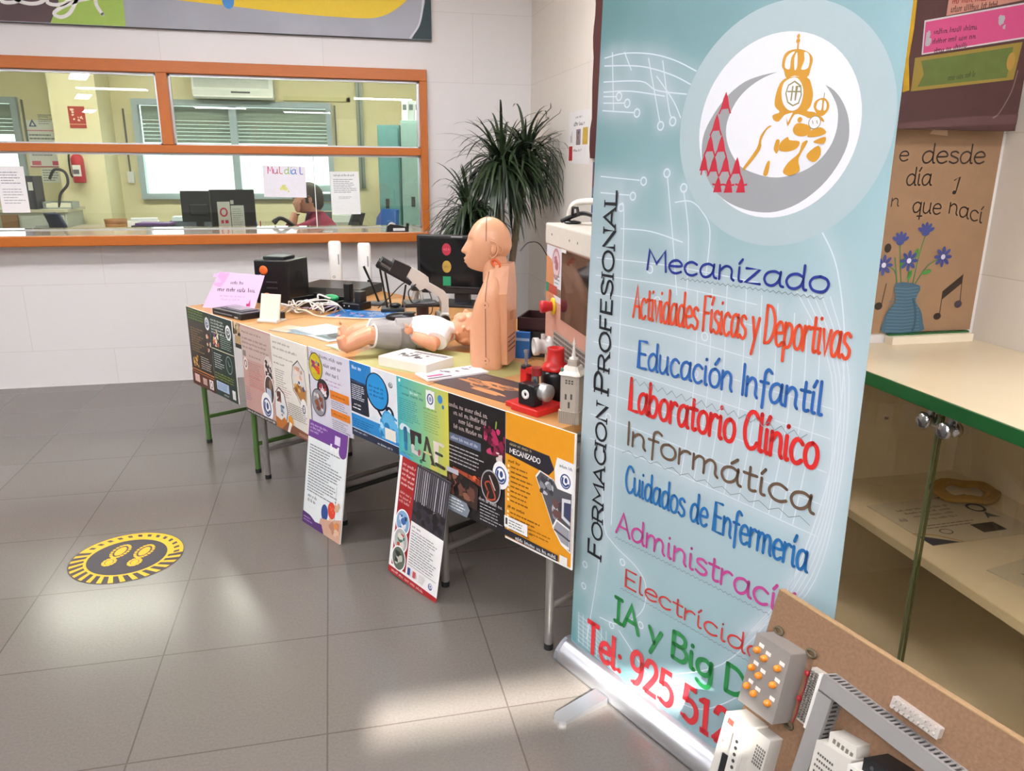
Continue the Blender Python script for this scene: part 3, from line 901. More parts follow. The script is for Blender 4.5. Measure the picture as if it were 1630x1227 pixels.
# ------------------------------------------------------------------ desks under the display
TO, TT, TN = Vector((-.75, 4.156, 0)), Vector((.513, -.858, 0)).normalized(), Vector((.858, .513, 0)).normalized()
TRZ = math.atan2(TT.y, TT.x)
def tp(t, n, z=.735):
    p = TO + TT * t + TN * n
    return (p.x, p.y, z)
GRN, GRYM, DKM = M('#4f7038', .4), M('#8b8782', .35, .4), M('#2b2d29', .45)
TOPW = M('#bb8850', .38, var=.12, scale=6, aniso=(1.5, 26, 8))
def desk(label, t0, n0, c, bar, group, width=.662):
    t = thing('school_desk', label, 'desk', tp(t0, n0, 0), TRZ, group)
    m = MB(); m.bb((0, 0, .705), (width, .515, .735), TOPW); m.build('desktop', t, bevel=.003)
    m = MB(); m.bb((.05, .03, .66), (width - .05, .05, .704), c); m.bb((.05, .46, .66), (width - .05, .48, .704), c); m.build('apron', t)
    for x in (.048, width - .048):
        for y in (.025, .47):
            m = MB(); m.cyl((x, y, .018), (x, y, .704), .0135, c, n=14); g = m.build('leg', t)
            m = MB(); m.cyl((x, y, 0), (x, y, .02), .0145, M('#17171a', .7), n=14); m.build('rubber_foot', g)
        m = MB(); m.cyl((x, .03, .145), (x, .465, .145), .011, bar, n=12); m.build('side_rail', t)
        m = MB(); m.cyl((x, .03, .66), (x, .465, .66), .011, c, n=12); m.build('top_rail', t)
    return t
desk('green-legged wooden school desk at the window end of the row', .0, .0, GRN, GRN, None)
desk('grey-legged school desk touching the green-legged one', .667, .0, GRYM, GRYM, None)
desk('grey-legged school desk with dark rails behind the purple-edged board', 1.334, .0, GRYM, DKM, None)
desk('grey-legged school desk at the banner end under the toy lathe', 2.0, .0, GRYM, GRYM, None, .6)
for i, lb in enumerate(('under the white antennas', 'under the monitor', 'behind the torso manikin', 'under the white machine')):
    desk('wooden school desk in the rear row ' + lb, -.17 + .667 * i, .518, GRYM, GRYM, None)

# ------------------------------------------------------------------ A3 boards hung on the desk edge
WHT, BLK = M('#efefec', .4), M('#1b1b20', .4)
FOAM = M('#e6e4df', .6)
def board(label, t0, w_, z0, z1, base, draw, rx=0, ry=0, n0=-.0085, rz=0., th=.005, cat='poster', name='poster_board', full=None):
    a = Art(step=.00005)
    a.sheet(w_, full or (z1 - z0), M(base, .35), FOAM, th)
    draw(a)
    if full: a.v = [(x, y, z * (z1 - z0) / full) for x, y, z in a.v]          # the shorter boards carry a wider format
    o = a.build(name, loc=tp(t0, n0, z0), rz=(rx, ry, TRZ + rz))
    return tag(o, label, cat)
Z0, Z1, PW = .332, .737, .302
def c(h): return M(h, .38)

def pa(a):
    a.rect(0, .34, .275, .405, c('#26331f'))
    for i in range(4): a.ticks(.02, .348 + i * .014, .2, .009, c('#8fae4a'), .002)
    a.logo(.245, .35, .026)
    for i in range(10): a.ticks(.03, .30 - i * .013, .18 - .03 * (i % 3), .008, c('#b08a3c'), .0016)
    a.dots(.22, .2, .27, .3, 10, [c('#b0503a'), c('#d8c9a8'), c('#5a3c34')], .006, .014)
    a.dots(.03, .1, .1, .165, 16, [c('#d8a84a'), c('#b8863a'), c('#7a5a2a')], .006, .014)
    a.lines(.13, .1, .26, .17, 6, c('#c9c2b4'), .3)
    a.rect(0, .082, .275, .088, c('#c97a3a')); a.rect(0, .07, .275, .074, c('#b8703a')); a.rect(0, 0, .275, .07, c('#5a3022'))
    a.rect(.03, .02, .09, .06, c('#e0b9ae')); a.rect(.13, .02, .18, .055, c('#c9a49a')); a.rect(.21, .012, .255, .06, c('#e9e6e2')); a.ring(.232, .036, .014, .018, .005, c('#333333'))
board('dark brown poster board with gold and green text at the desk row\'s window end', .012, .275, Z0, Z1, '#362c24', pa)
def pb(a):
    a.rect(0, .24, .25, .405, c('#1f352c'))
    for i in range(5): a.ticks(.015, .375 - i * .015, .15 + .01 * (i % 2), .01, c('#e6ebe2'), .0022)
    a.logo(.205, .34, .03, '#2a3a3a')
    a.dots(.02, .25, .09, .33, 16, [c('#d8683a'), c('#e8c07a'), c('#8a4a8a'), c('#e9e2d2')], .008, .016)
    a.lines(.11, .25, .24, .32, 7, c('#9fb5a4'), .3)
    a.rect(0, .235, .25, .239, c('#d8d2b0'))
    a.lines(.02, .14, .13, .22, 7, c('#c9d0cc'), .3); a.ring(.185, .18, .035, .045, .005, c('#8aa09a')); a.stroke([(.175, .2), (.19, .175), (.2, .18)], .004, c('#8aa09a'))
    for i in range(3): a.ticks(.012, .112 - i * .013, .22, .008, c('#a8b83a'), .002)
    a.rect(.02, .03, .16, .075, c('#a9c0dc')); a.lines(.03, .035, .15, .07, 5, c('#5a6a8a'), .3)
    a.rect(.195, .015, .23, .06, c('#e9ece8'))
    a.ticks(.1, .012, .15, .01, WHT, .002)
board('dark green poster board with a fruit picture beside the brown one', .288, .25, Z0, Z1, '#20342f', pb)
# the pink and cream pair overlap one wooden gap
def pc(a):
    a.rect(0, .26, .3, .405, c('#c9b2a8'))
    for i, (v, l) in enumerate(((.38, .18), (.35, .23), (.33, .22), (.31, .24))): a.ticks(.012, v, .02 + l, .011, c('#6b544e'), .0022)
    a.rect(.01, .27, .04, .297, c('#8a7a74')); a.ell2(.03, .235, .022, .03, c('#e6ddd6')); a.ring(.03, .235, .014, .018, .006, c('#7a4a4a'))
    a.ticks(.07, .275, .18, .009, c('#7a5a54'), .0018)
    a.lines(.05, .13, .2, .25, 14, c('#a07a70'), .3)
    for q in range(4): a.rect(.06, .2 - q * .022, .19, .207 - q * .022, c('#c98a80'))
    a.ell2(.255, .25, .042, .06, c('#ddd2c8')); a.dots(.225, .21, .285, .29, 20, [c('#2c262a'), c('#4a3a3e'), c('#e8ded6'), c('#17141a')], .007, .015)
    a.ell2(.25, .155, .046, .068, c('#e6e2dc')); a.ell2(.25, .155, .04, .062, c('#4a3a34')); a.rect(.222, .11, .265, .16, c('#b5c2d4')); a.ell2(.262, .18, .014, .024, c('#8f6f58'))
    a.lines(.012, .06, .07, .1, 4, c('#8a86a4'), .4); a.lines(.012, .09, .06, .13, 4, c('#9a8a86'), .3)
    a.logo(.215, .068, .055)
    a.rect(0, 0, .3, .02, c('#3a3234')); a.ticks(.015, .005, .28, .011, WHT, .0022)
board('dusty pink poster board with round photos hanging from the desk edge', .625, .302, Z0 - .01, Z1, '#c69d92', pc)
def pk(a): a.dots(.0, .06, .07, .12, 12, [c('#e0d2ac'), c('#3a3228'), c('#8a6f4a')], .008, .016); a.rect(0, 0, .075, .02, c('#1e1e18'))
board('small dark picture card tucked behind the pink poster board', .552, .075, .615, .737, '#b7996a', pk, n0=-.003, th=.002)
def pd(a):
    for i, (v, l) in enumerate(((.38, .14), (.355, .2), (.32, .16), (.29, .09))): a.ticks(.015, v, .02 + l, .011 if i < 2 else .008, c('#6f6a62'), .0022)
    a.lines(.02, .17, .12, .27, 10, c('#8f8a80'), .3); a.lines(.05, .15, .16, .19, 4, c('#c99aa0'), .25)
    h = [(.165, .26), (.18, .31), (.225, .34), (.275, .3), (.285, .22), (.275, .13), (.25, .12), (.2, .18), (.17, .2)]
    a.poly(h, c('#4a4440')); a.poly([(u * .94 + .014, v * .94 + .014) for u, v in h], c('#d9d6d2'))
    a.dots(.19, .25, .26, .31, 10, [c('#d8b09a'), c('#e9d6c6'), c('#c89a84')], .01, .02)
    a.poly([(.175, .21), (.215, .24), (.28, .22), (.27, .14), (.225, .17)], c('#b07a3a')); a.dots(.22, .21, .27, .25, 6, [c('#33507e'), c('#e6e2da')], .008, .014); a.dots(.18, .2, .27, .24, 6, [c('#8a5a26'), c('#d8a84a')], .006, .012)
    a.ell2(.255, .135, .027, .045, c('#eeece8')); a.ring(.255, .135, .012, .02, .006, c('#2c3a4a'))
    h2 = [(-.0, .09), (.01, .16), (.045, .19), (.09, .17), (.115, .09), (.09, .02), (.05, 0), (.0, .0)]
    a.poly(h2, c('#5a4a3e')); a.poly([(u * .93 + .002, v * .93 + .006) for u, v in h2], c('#e3e1de'))
    a.dots(.01, .12, .06, .17, 10, [c('#8a5648'), c('#c98a74'), c('#5a3a34')], .01, .018); a.dots(.05, .06, .09, .11, 8, [c('#5a6f86'), c('#8fa2b4')], .006, .014)
    a.poly([(0, 0), (0, .05), (.05, .04), (.08, .06), (.105, .04), (.05, 0)], c('#b86f2c'))
    a.lines(.12, .07, .28, .14, 8, c('#7d7870'), .35)
    a.poly([(.05, 0), (.11, .045), (.302, .03), (.302, 0)], c('#7a4a34')); a.ell2(.135, .055, .022, .025, c('#d8962a')); a.poly([(.1, 0), (.125, .05), (.145, .045), (.12, 0)], c('#e6e2da'))
    a.lines(.2, .008, .29, .022, 2, c('#d9b8a4'), .3)
board('cream poster board with hexagon photos beside the pink one', .93, .302, Z0 - .006, Z1, '#e4dfd4', pd, n0=-.0142)
def pe(a):
    a.logo(.03, .375, .016, '#8a4a64', '#dcdae6')
    for i, (v, u0, u1) in enumerate(((.365, .085, .25), (.325, .11, .24), (.285, .125, .22))): a.ticks(u0, v, u1, .02, c('#4d4d58'), .0034)
    a.ticks(.12, .255, .24, .009, c('#b0609a'), .0018); a.ticks(.14, .235, .22, .009, c('#b0609a'), .0018)
    def bub(u, v, ru, rv, cols):
        a.ell2(u, v, ru, rv, BLK, 24); a.ell2(u, v, ru * .92, rv * .93, c(cols[0]), 24)
        a.dots(u - ru * .6, v - rv * .62, u + ru * .6, v + rv * .62, 14, [c(x) for x in cols[1:]], .01, .02)
    bub(.052, .31, .052, .075, ('#c9b81e', '#c2225a', '#d8452a', '#2a8ac2', '#d9c228', '#8a2a7a'))
    bub(.1, .2, .045, .055, ('#2c2a30', '#b02a3a', '#e9e4e2', '#17171c', '#8a2430'))
    bub(.062, .12, .055, .075, ('#8f8f94', '#8a4a2a', '#c8762e', '#d9d9da', '#6a2f24'))
    a.rect(.155, .17, .29, .215, c('#e07f22')); a.rect(.155, .075, .29, .115, c('#e07f22')); a.ticks(.17, .187, .26, .01, c('#8a4a1e'), .0018); a.ticks(.17, .09, .27, .01, c('#8a4a1e'), .0018)
    a.lines(.16, .12, .29, .165, 4, c('#8a8a90'), .35); a.lines(.16, .01, .29, .065, 5, c('#8a8a90'), .35)
board('pale lilac poster board with three overlapping picture bubbles and orange bars', 1.238, PW, .425, Z1, '#d9d6e2', pe, full=.405)
def pp(a):
    a.rect(0, .37, .29, .44, c('#6a3a8a')); a.dots(.17, .35, .26, .38, 8, [c('#e8eaea')], .008, .014)
    for i in range(3): a.ticks(.012, .42 - i * .014, .14 - .03 * i, .01, c('#d8c2e6'), .002)
    a.rect(.2, .385, .24, .42, c('#d8cce2')); a.ell2(.262, .365, .028, .024, c('#6a3a8a')); 
    a.lines(.02, .14, .27, .345, 17, c('#74787c'), .38, .5)
    a.stroke([(.24, .08), (.24, .22)], .0025, c('#8a9094'))
    a.ticks(.03, .12, .1, .014, c('#3a3a48'), .002); a.ticks(.03, .1, .09, .014, c('#3a3a48'), .002)
    a.ell2(.215, .115, .028, .035, c('#d8432a')); a.dots(.2, .1, .23, .13, 4, [c('#e8673a')], .005, .01)
    a.ell2(.165, .09, .025, .035, c('#2f4a8a')); a.dots(.235, .12, .275, .16, 8, [c('#c9a88a'), c('#8a7a6e')], .008, .014)
    a.poly([(.12, 0), (.14, .06), (.2, .07), (.29, .1), (.29, 0)], c('#c9a08a')); a.dots(.2, .02, .28, .08, 9, [c('#e0893a'), c('#d9b89a'), c('#b88068')], .012, .024)
    a.poly([(0, 0), (0, .05), (.06, .045), (.1, .03), (.15, .035), (.17, 0)], c('#54306e'))
    a.lines(.01, .01, .09, .035, 2, c('#b89aca'), .3)
board('white leaflet board with purple header standing on the floor', 1.236, .29, .0, .437, '#dfe5e4', pp, rx=-.145, n0=-.085)
def pf(a):
    a.rect(0, .12, .302, .405, c('#e4e6ea')); a.rect(0, .3, .14, .405, c('#2a86c9')); a.poly([(.0, .3), (.14, .3), (.1, .34), (.12, .405), (0, .405)], c('#1f7fc6'))
    a.ticks(.015, .365, .085, .02, WHT, .003); a.ticks(.04, .388, .08, .012, c('#155a9a'), .002)
    a.poly([(0, .31), (.11, .30), (.12, .13), (0, .13)], c('#1d2336'))
    a.lines(.008, .2, .095, .285, 8, c('#cfd6e2'), .4, .3); a.ticks(.02, .17, .07, .01, WHT, .002); a.lines(.01, .15, .08, .16, 1, WHT, .5)
    a.rect(.006, .295, .1, .305, c('#2a4a7a'))
    a.ell2(.175, .285, .072, .098, c('#151c30'), 36, .12); a.ell2(.175, .287, .064, .09, c('#2492d4'), 36, .12)
    for i in range(3): a.ticks(.125, .3 - i * .022, .215, .013, c('#134a7e'), .0022)
    a.stroke(smooth_pts([(.18, .19), (.21, .16), (.24, .22), (.265, .21), (.272, .17), (.26, .15)], 5), .014, c('#151c30'))
    a.logo(.262, .345, .018, '#3a4a5e', '#e6e8ea')
    a.poly([(.11, .13), (.15, .15), (.2, .14), (.24, .17), (.29, .1), (.302, .09), (.302, .06), (.1, .06)], c('#d9e2ea'))
    for q in range(5): a.stroke(smooth_pts([(.2, .06 + q * .022), (.23, .1 + q * .025), (.29, .07 + q * .026)], 4), .012, c(('#2f9ad4', '#6ab8e0', '#2a86c2', '#57aede', '#3aa0d6')[q]))
    a.rect(0, .035, .302, .12, c('#2489cc')); a.poly([(.18, .09), (.22, .19), (.26, .2), (.302, .13), (.302, .06), (.2, .05)], c('#5fb2de')); a.dots(.19, .06, .29, .16, 10, [c('#2f96d2'), c('#a9d6ec'), c('#1f7fc0')], .012, .022)
    a.lines(.01, .05, .16, .1, 4, c('#0f5a96'), .35); a.rect(.22, .055, .285, .115, c('#e8e2d4'))
    a.rect(0, 0, .302, .04, c('#1d2a44')); a.ticks(.01, .022, .1, .009, c('#cfd6e2'), .0018); a.ticks(.17, .006, .26, .011, WHT, .002); a.stroke([(.005, .043), (.302, .04)], .003, WHT)
board('blue and white poster board with a big blue magnifier bubble', 1.541, .298, .447, Z1, '#e4e6ea', pf, full=.405)
GRAD = M('#8fc08a', .38)
def grad_mat():
    m = bpy.data.materials.new('poster_gradient'); m.use_nodes = True
    nt = m.node_tree; b = nt.nodes['Principled BSDF']; b.inputs['Roughness'].default_value = .38
    tc = nt.nodes.new('ShaderNodeTexCoord'); sp = nt.nodes.new('ShaderNodeSeparateXYZ'); ad = nt.nodes.new('ShaderNodeMath'); ad.operation = 'MULTIPLY_ADD'; ad.inputs[1].default_value = 3.4
    r = nt.nodes.new('ShaderNodeValToRGB')
    r.color_ramp.elements[0].color = lin('#45b2b8'); r.color_ramp.elements[1].color = lin('#d8ca3a'); e = r.color_ramp.elements.new(.5); e.color = lin('#86c08a')
    nt.links.new(tc.outputs['Object'], sp.inputs[0]); nt.links.new(sp.outputs['X'], ad.inputs[0]); ad.inputs[2].default_value = -.02
    nt.links.new(ad.outputs[0], r.inputs[0]); nt.links.new(r.outputs[0], b.inputs['Base Color'])
    return m
TEALG = grad_mat()
def pg(a):
    a.rect(0, 0, .282, .405, TEALG)
    DT = c('#1f5f62')
    a.ticks(.02, .36, .14, .009, DT, .0018, v1=.35); a.ticks(.03, .322, .15, .013, c('#1d4f58'), .0026); a.ticks(.075, .338, .12, .012, c('#e6ecea'), .002)
    a.rect(.012, .38, .022, .395, WHT)
    a.lines(.012, .19, .13, .305, 11, c('#3a8f92'), .35); a.ticks(.15, .29, .22, .009, c('#5a7a3a'), .0018); a.lines(.15, .18, .25, .28, 8, c('#7f9a4a'), .25)
    a.rect(.165, .3, .21, .385, WHT); a.ell2(.188, .343, .024, .045, WHT); a.ring(.188, .345, .017, .026, .006, c('#33477e')); a.ell2(.188, .345, .007, .012, c('#8f9ac2'))
    a.ell2(.24, .36, .013, .02, c('#3a86c6')); a.ell2(.255, .328, .006, .01, c('#3f7aa8'))
    K = [c('#2f5f86'), c('#3a2f34'), c('#3d3d36'), c('#4a4238')]
    a.stroke(smooth_pts([(.02, .15), (.03, .165), (.055, .16), (.068, .15)], 4), .022, c('#d6e4ea')); a.stroke([(.044, .155), (.044, .085)], .02, c('#2f6f9a')); a.stroke([(.044, .08), (.044, .05)], .018, c('#2a86b8'))
    a.stroke([(.085, .085), (.085, .15), (.125, .148), (.125, .115)], .02, c('#3a2f34')); a.stroke([(.085, .08), (.085, .055), (.12, .05)], .02, c('#d0c8c4')); a.stroke([(.12, .05), (.122, .07)], .014, c('#b0626a'))
    a.stroke([(.142, .03), (.165, .15)], .012, c('#3d3d36')); a.stroke([(.165, .15), (.198, .03)], .016, c('#4a4238')); a.stroke([(.15, .075), (.185, .075)], .01, c('#c9b88a')); a.stroke([(.136, .03), (.154, .03)], .007, c('#3d3d36')); a.stroke([(.188, .028), (.208, .028)], .007, c('#3d3d36'))
    a.stroke([(.215, .04), (.215, .145), (.25, .143)], .018, c('#d9cfc2')); a.stroke([(.215, .095), (.245, .093)], .014, c('#3f4a42')); a.stroke([(.215, .04), (.255, .035)], .018, c('#46423a'))
    a.ticks(.02, .025, .08, .008, DT, .0018); a.poly([(0, 0), (0, .02), (.03, .028), (.07, .012), (.075, 0)], c('#4a9ed0')); a.ell2(.13, .02, .007, .01, c('#3a7a6a'))
    a.rect(.185, .0 + .004, .225, .026, c('#cfc45a'))
board('teal to yellow poster board with large letters TCAE', 1.839, .272, .444, Z1, '#8fc08a', pg, full=.405)
def ph(a):
    for i, (v, u0, u1) in enumerate(((.36, .012, .19), (.337, .035, .19), (.314, .06, .16), (.291, .035, .19))): a.ticks(u0, v, u1, .015, c('#b9aca8'), .0028)
    a.rect(.012, .245, .165, .272, c('#5f6c86')); a.ticks(.02, .253, .15, .011, c('#c2cad8'), .002)
    a.dots(.18, .25, .275, .34, 26, [c('#8a1f44'), c('#b0285a'), c('#5a1430'), c('#c23a6a')], .006, .018); a.dots(.23, .235, .265, .265, 6, [c('#d8c9c0'), c('#e6ddd2')], .006, .012); a.stroke([(.235, .34), (.238, .36)], .006, c('#8aa83a'))
    a.lines(.012, .17, .19, .235, 5, c('#b2b2b4'), .28)
    a.logo(.258, .195, .036)
    a.poly([(.03, .158), (.17, .15), (.17, .128), (.03, .15)], c('#a8482a')); a.dots(.03, .13, .17, .158, 10, [c('#d8683a'), c('#7a2f1e')], .005, .012)
    a.poly([(0, .05), (.15, .04), (.155, .12), (.1, .14), (0, .15)], c('#3a2a26')); a.dots(.01, .06, .14, .14, 26, [c('#6a4438'), c('#2a1f20'), c('#8a5a48'), c('#1c1718')], .008, .02)
    a.rect(0, .135, .06, .152, c('#b8b6c2'))
    a.ell2(.215, .145, .045, .055, c('#a8a6a8')); a.ell2(.215, .145, .041, .05, c('#241c1c')); a.stroke(smooth_pts([(.2, .13), (.19, .15), (.21, .16), (.225, .14), (.235, .11), (.2, .1), (.205, .125)], 4), .006, c('#b04a30')); a.stroke([(.21, .18), (.235, .14)], .005, c('#c9c2be'))
    a.poly([(0, 0), (0, .06), (.1, .05), (.115, .03), (.1, 0)], c('#7f8994')); a.lines(.008, .008, .1, .052, 4, c('#e0e4e6'), .4)
    a.ticks(.16, .085, .27, .011, c('#c9c9cc'), .002); a.lines(.165, .015, .27, .08, 6, c('#b0b0b4'), .3)
board('black poster board with magenta chilli picture next to the teal and yellow one', 2.112, .276, Z0 + .002, Z1, '#1a181b', ph)
def pi_(a):
    a.rect(0, 0, .276, .409, c('#e39a1c'))
    a.rect(0, 0, .276, .006, WHT); a.rect(.272, 0, .276, .409, WHT)
    a.poly([(0, .325), (.18, .32), (.2, .285), (.18, .262), (0, .28)], c('#24222c'))
    a.ticks(.018, .31, .11, .008, c('#c9b890'), .0018); a.text('MECANIZADO', .018, .286, .145, .015, WHT, 1.5)
    a.poly([(.21, .325), (.272, .322), (.272, .19), (.235, .18), (.205, .24), (.2, .285)], WHT); a.logo(.243, .262, .028); a.ticks(.22, .3, .265, .009, c('#33477e'), .0016); a.ticks(.22, .205, .26, .009, c('#33477e'), .0016)
    a.ticks(.012, .255, .06, .01, c('#5a3a12'), .002)
    for i in range(8): a.rect(.01, .238 - i * .0155, .018, .247 - i * .0155, c('#f0dcb0')); a.lines(.024, .236 - i * .0155, .1 + .008 * (i % 3) , .248 - i * .0155, 1, c('#8a5a14'), .4, .2)
    a.ticks(.012, .107, .09, .01, c('#4a3010'), .002)
    for i in range(5): a.rect(.01, .09 - i * .014, .017, .098 - i * .014, c('#f0dcb0')); a.lines(.024, .088 - i * .014, .15 - .01 * i, .1 - i * .014, 1, c('#8a5a14'), .4, .2)
    h = [(.128, .245), (.145, .268), (.2, .255), (.215, .235), (.272, .235), (.272, .05), (.235, .065), (.2, .11), (.17, .17)]
    a.poly(h, WHT); a.poly([(u * .95 + .011, v * .955 + .008) for u, v in h], c('#54545a'))
    a.dots(.145, .2, .2, .255, 14, [c('#c2c4c8'), c('#8a8c92'), c('#3a3a40')], .008, .016); a.dots(.18, .13, .235, .2, 14, [c('#6a4a46'), c('#b8babe'), c('#3c3a40'), c('#8e9096')], .008, .016)
    a.poly([(.235, .21), (.268, .215), (.268, .135), (.235, .15)], c('#d0d2d6')); a.poly([(.243, .2), (.268, .204), (.268, .146), (.243, .158)], c('#3d4360'))
    a.poly([(.2, .11), (.215, .14), (.268, .125), (.268, .06), (.235, .068)], WHT); a.poly([(.206, .11), (.218, .134), (.266, .12), (.266, .068), (.236, .075)], c('#9a9aa2')); a.stroke([(.21, .105), (.266, .09)], .006, c('#3a3a42'))
    a.rect(0, .04, .1, .078, WHT); a.lines(.02, .045, .09, .072, 3, c('#6a6a6a'), .35); a.rect(.005, .05, .014, .072, c('#3a3a3a'))
    a.lines(.11, .05, .22, .075, 2, c('#a06a14'), .3)
    a.poly([(0, .012), (0, .034), (.225, .028), (.225, .008)], c('#24222c')); a.ticks(.05, .013, .215, .012, WHT, .0024); a.rect(.232, .008, .262, .034, c('#e8e6e0'))
board('orange poster board about machining at the banner end of the row', 2.389, .276, Z0 - .004, Z1 + .001, '#e39a1c', pi_)
def pr(a):
    a.rect(0, 0, .28, .45, WHT); a.rect(0, .0, .28, .025, c('#a81f24')); a.ticks(.02, .008, .2, .01, c('#e8c2c2'), .0024)
    a.rect(.015, .035, .1, .45, c('#a32024'))
    for i in range(5): a.ticks(.022, .42 - i * .018, .09, .011, c('#e2c6c4'), .0022)
    for i in range(3): a.ticks(.022, .315 - i * .016, .085, .01, c('#d8b2b0'), .002)
    a.rect(.1, .24, .28, .45, c('#3a373c')); 
    for i in range(16): a.stroke([(.105 + i * .011, .31 + .02 * random.random()), (.107 + i * .011, .44)], .004, c(random.choice(('#8e8f96', '#6a6a70', '#b8bac0', '#54545a'))))
    a.dots(.105, .245, .275, .32, 22, [c('#242226'), c('#33303a'), c('#1a181c')], .012, .024)
    for (v, cols) in ((.215, ('#7fa8cc', '#3a6aa8', '#1f2a3a', '#d9dee2')), (.145, ('#b0b4b0', '#b8482a', '#3a6a5a', '#d8d4ca')), (.075, ('#5f6a5c', '#2a302a', '#b8bcae'))):
        a.ell2(.058, v, .041, .048, WHT, 24); a.ell2(.058, v, .036, .043, c(cols[0]), 24); a.dots(.036, v - .026, .08, v + .026, 10, [c(x) for x in cols[1:]], .008, .016)
    a.ticks(.115, .222, .16, .009, c('#4a4a4a'), .002); a.lines(.115, .085, .265, .215, 13, c('#86868a'), .32)
    a.stroke([(.112, .08), (.27, .08)], .0015, c('#333333')); a.rect(.115, .04, .13, .068, c('#2a4a8a')); a.rect(.145, .042, .16, .066, c('#c8505a')); a.rect(.18, .038, .205, .07, c('#d9d6d2')); a.logo(.245, .053, .016)
board('white leaflet board with red side strip standing on the floor', 1.835, .27, .012, .447, '#efefec', pr, rx=-.11, ry=.07, n0=-.072)

# ------------------------------------------------------------------ roll-up banner
BO = Vector((.635, 1.923, 0)); BD = Vector((.384, -.923, 0)).normalized(); BN = Vector((.923, .384, 0)).normalized()
BRZ = math.atan2(BD.y, BD.x)
ban = thing('rollup_banner', 'tall roll-up vocational training banner with a round crest beside the desks', 'banner', BO, BRZ)
def banner_mat():
    m = bpy.data.materials.new('banner_print'); m.use_nodes = True
    nt = m.node_tree; b = nt.nodes['Principled BSDF']; b.inputs['Roughness'].default_value = .42
    tc = nt.nodes.new('ShaderNodeTexCoord'); sp = nt.nodes.new('ShaderNodeSeparateXYZ')
    nt.links.new(tc.outputs['Object'], sp.inputs[0])
    def ramp(stops, src):
        r = nt.nodes.new('ShaderNodeValToRGB'); el = r.color_ramp.elements
        el[0].position, el[0].color = stops[0][0], lin(stops[0][1]); el[1].position, el[1].color = stops[-1][0], lin(stops[-1][1])
        for p, h in stops[1:-1]: e = el.new(p); e.color = lin(h)
        nt.links.new(src, r.inputs[0]); return r.outputs[0]
    dz = nt.nodes.new('ShaderNodeMath'); dz.operation = 'DIVIDE'; dz.inputs[1].default_value = 2.0; nt.links.new(sp.outputs['Z'], dz.inputs[0])
    dx = nt.nodes.new('ShaderNodeMath'); dx.operation = 'DIVIDE'; dx.inputs[1].default_value = .8; nt.links.new(sp.outputs['X'], dx.inputs[0])
    A = ramp([(0, '#3f8084'), (.05, '#5c9296'), (.14, '#94b4b8'), (.3, '#9db4b8'), (.5, '#9fb6b9'), (.6, '#88a8aa'), (.7, '#6b9798'), (.82, '#568a8b'), (1, '#437577')], dz.outputs[0])
    B = ramp([(0, '#3a7a80'), (.05, '#6fa0a6'), (.14, '#94b8c0'), (.3, '#a3c0c6'), (.5, '#adc4c8'), (.7, '#9cbcc2'), (1, '#86adb3')], dz.outputs[0])
    n = nt.nodes.new('ShaderNodeTexNoise'); n.inputs['Scale'].default_value = 4; nt.links.new(tc.outputs['Object'], n.inputs['Vector'])
    ad = nt.nodes.new('ShaderNodeMath'); ad.operation = 'MULTIPLY_ADD'; ad.inputs[1].default_value = .5; ad.inputs[2].default_value = -.25; nt.links.new(n.outputs[0], ad.inputs[0])
    a2 = nt.nodes.new('ShaderNodeMath'); a2.use_clamp = True; nt.links.new(ad.outputs[0], a2.inputs[0]); nt.links.new(dx.outputs[0], a2.inputs[1])
    mx = nt.nodes.new('ShaderNodeMix'); mx.data_type = 'RGBA'; nt.links.new(a2.outputs[0], mx.inputs['Factor']); nt.links.new(A, mx.inputs['A']); nt.links.new(B, mx.inputs['B'])
    ga = nt.nodes.new('ShaderNodeAttribute'); ga.attribute_name = 'glow'
    m3 = nt.nodes.new('ShaderNodeMix'); m3.data_type = 'RGBA'; m3.inputs['B'].default_value = lin('#d8dde6')
    nt.links.new(ga.outputs['Fac'], m3.inputs['Factor']); nt.links.new(mx.outputs['Result'], m3.inputs['A']); nt.links.new(m3.outputs['Result'], b.inputs['Base Color'])
    return m
BP = banner_mat()
def edgeL(v): return -.002 + .0225 * v
def edgeR(v): return .8135 - .0115 * v
def soft(h, al):
    """translucent ink: a pale print that lets the ground show through"""
    k = ('soft', h, al)
    if k not in _M:
        m = bpy.data.materials.new('ink_' + h.strip('#')); m.use_nodes = True
        b = m.node_tree.nodes['Principled BSDF']; b.inputs['Base Color'].default_value = lin(h); b.inputs['Alpha'].default_value = al; b.inputs['Roughness'].default_value = .45
        _M[k] = m
    return _M[k]
a = Art(step=.00004)
GLOW, CORES = [], []
def circ(p, w=.0035, halo=True):
    GLOW.append((p, w * 5.5 if halo else .006, .36 if halo else .22)); CORES.append((smooth_pts(p, 5), w * .8))
def node(u, v, r=.009):
    CORES.append(([(u + r * math.cos(t), v + r * math.sin(t)) for t in [2 * PI * k / 16 for k in range(17)]], .0034)); GLOW.append(([(u, v), (u + .001, v)], .02, .4))
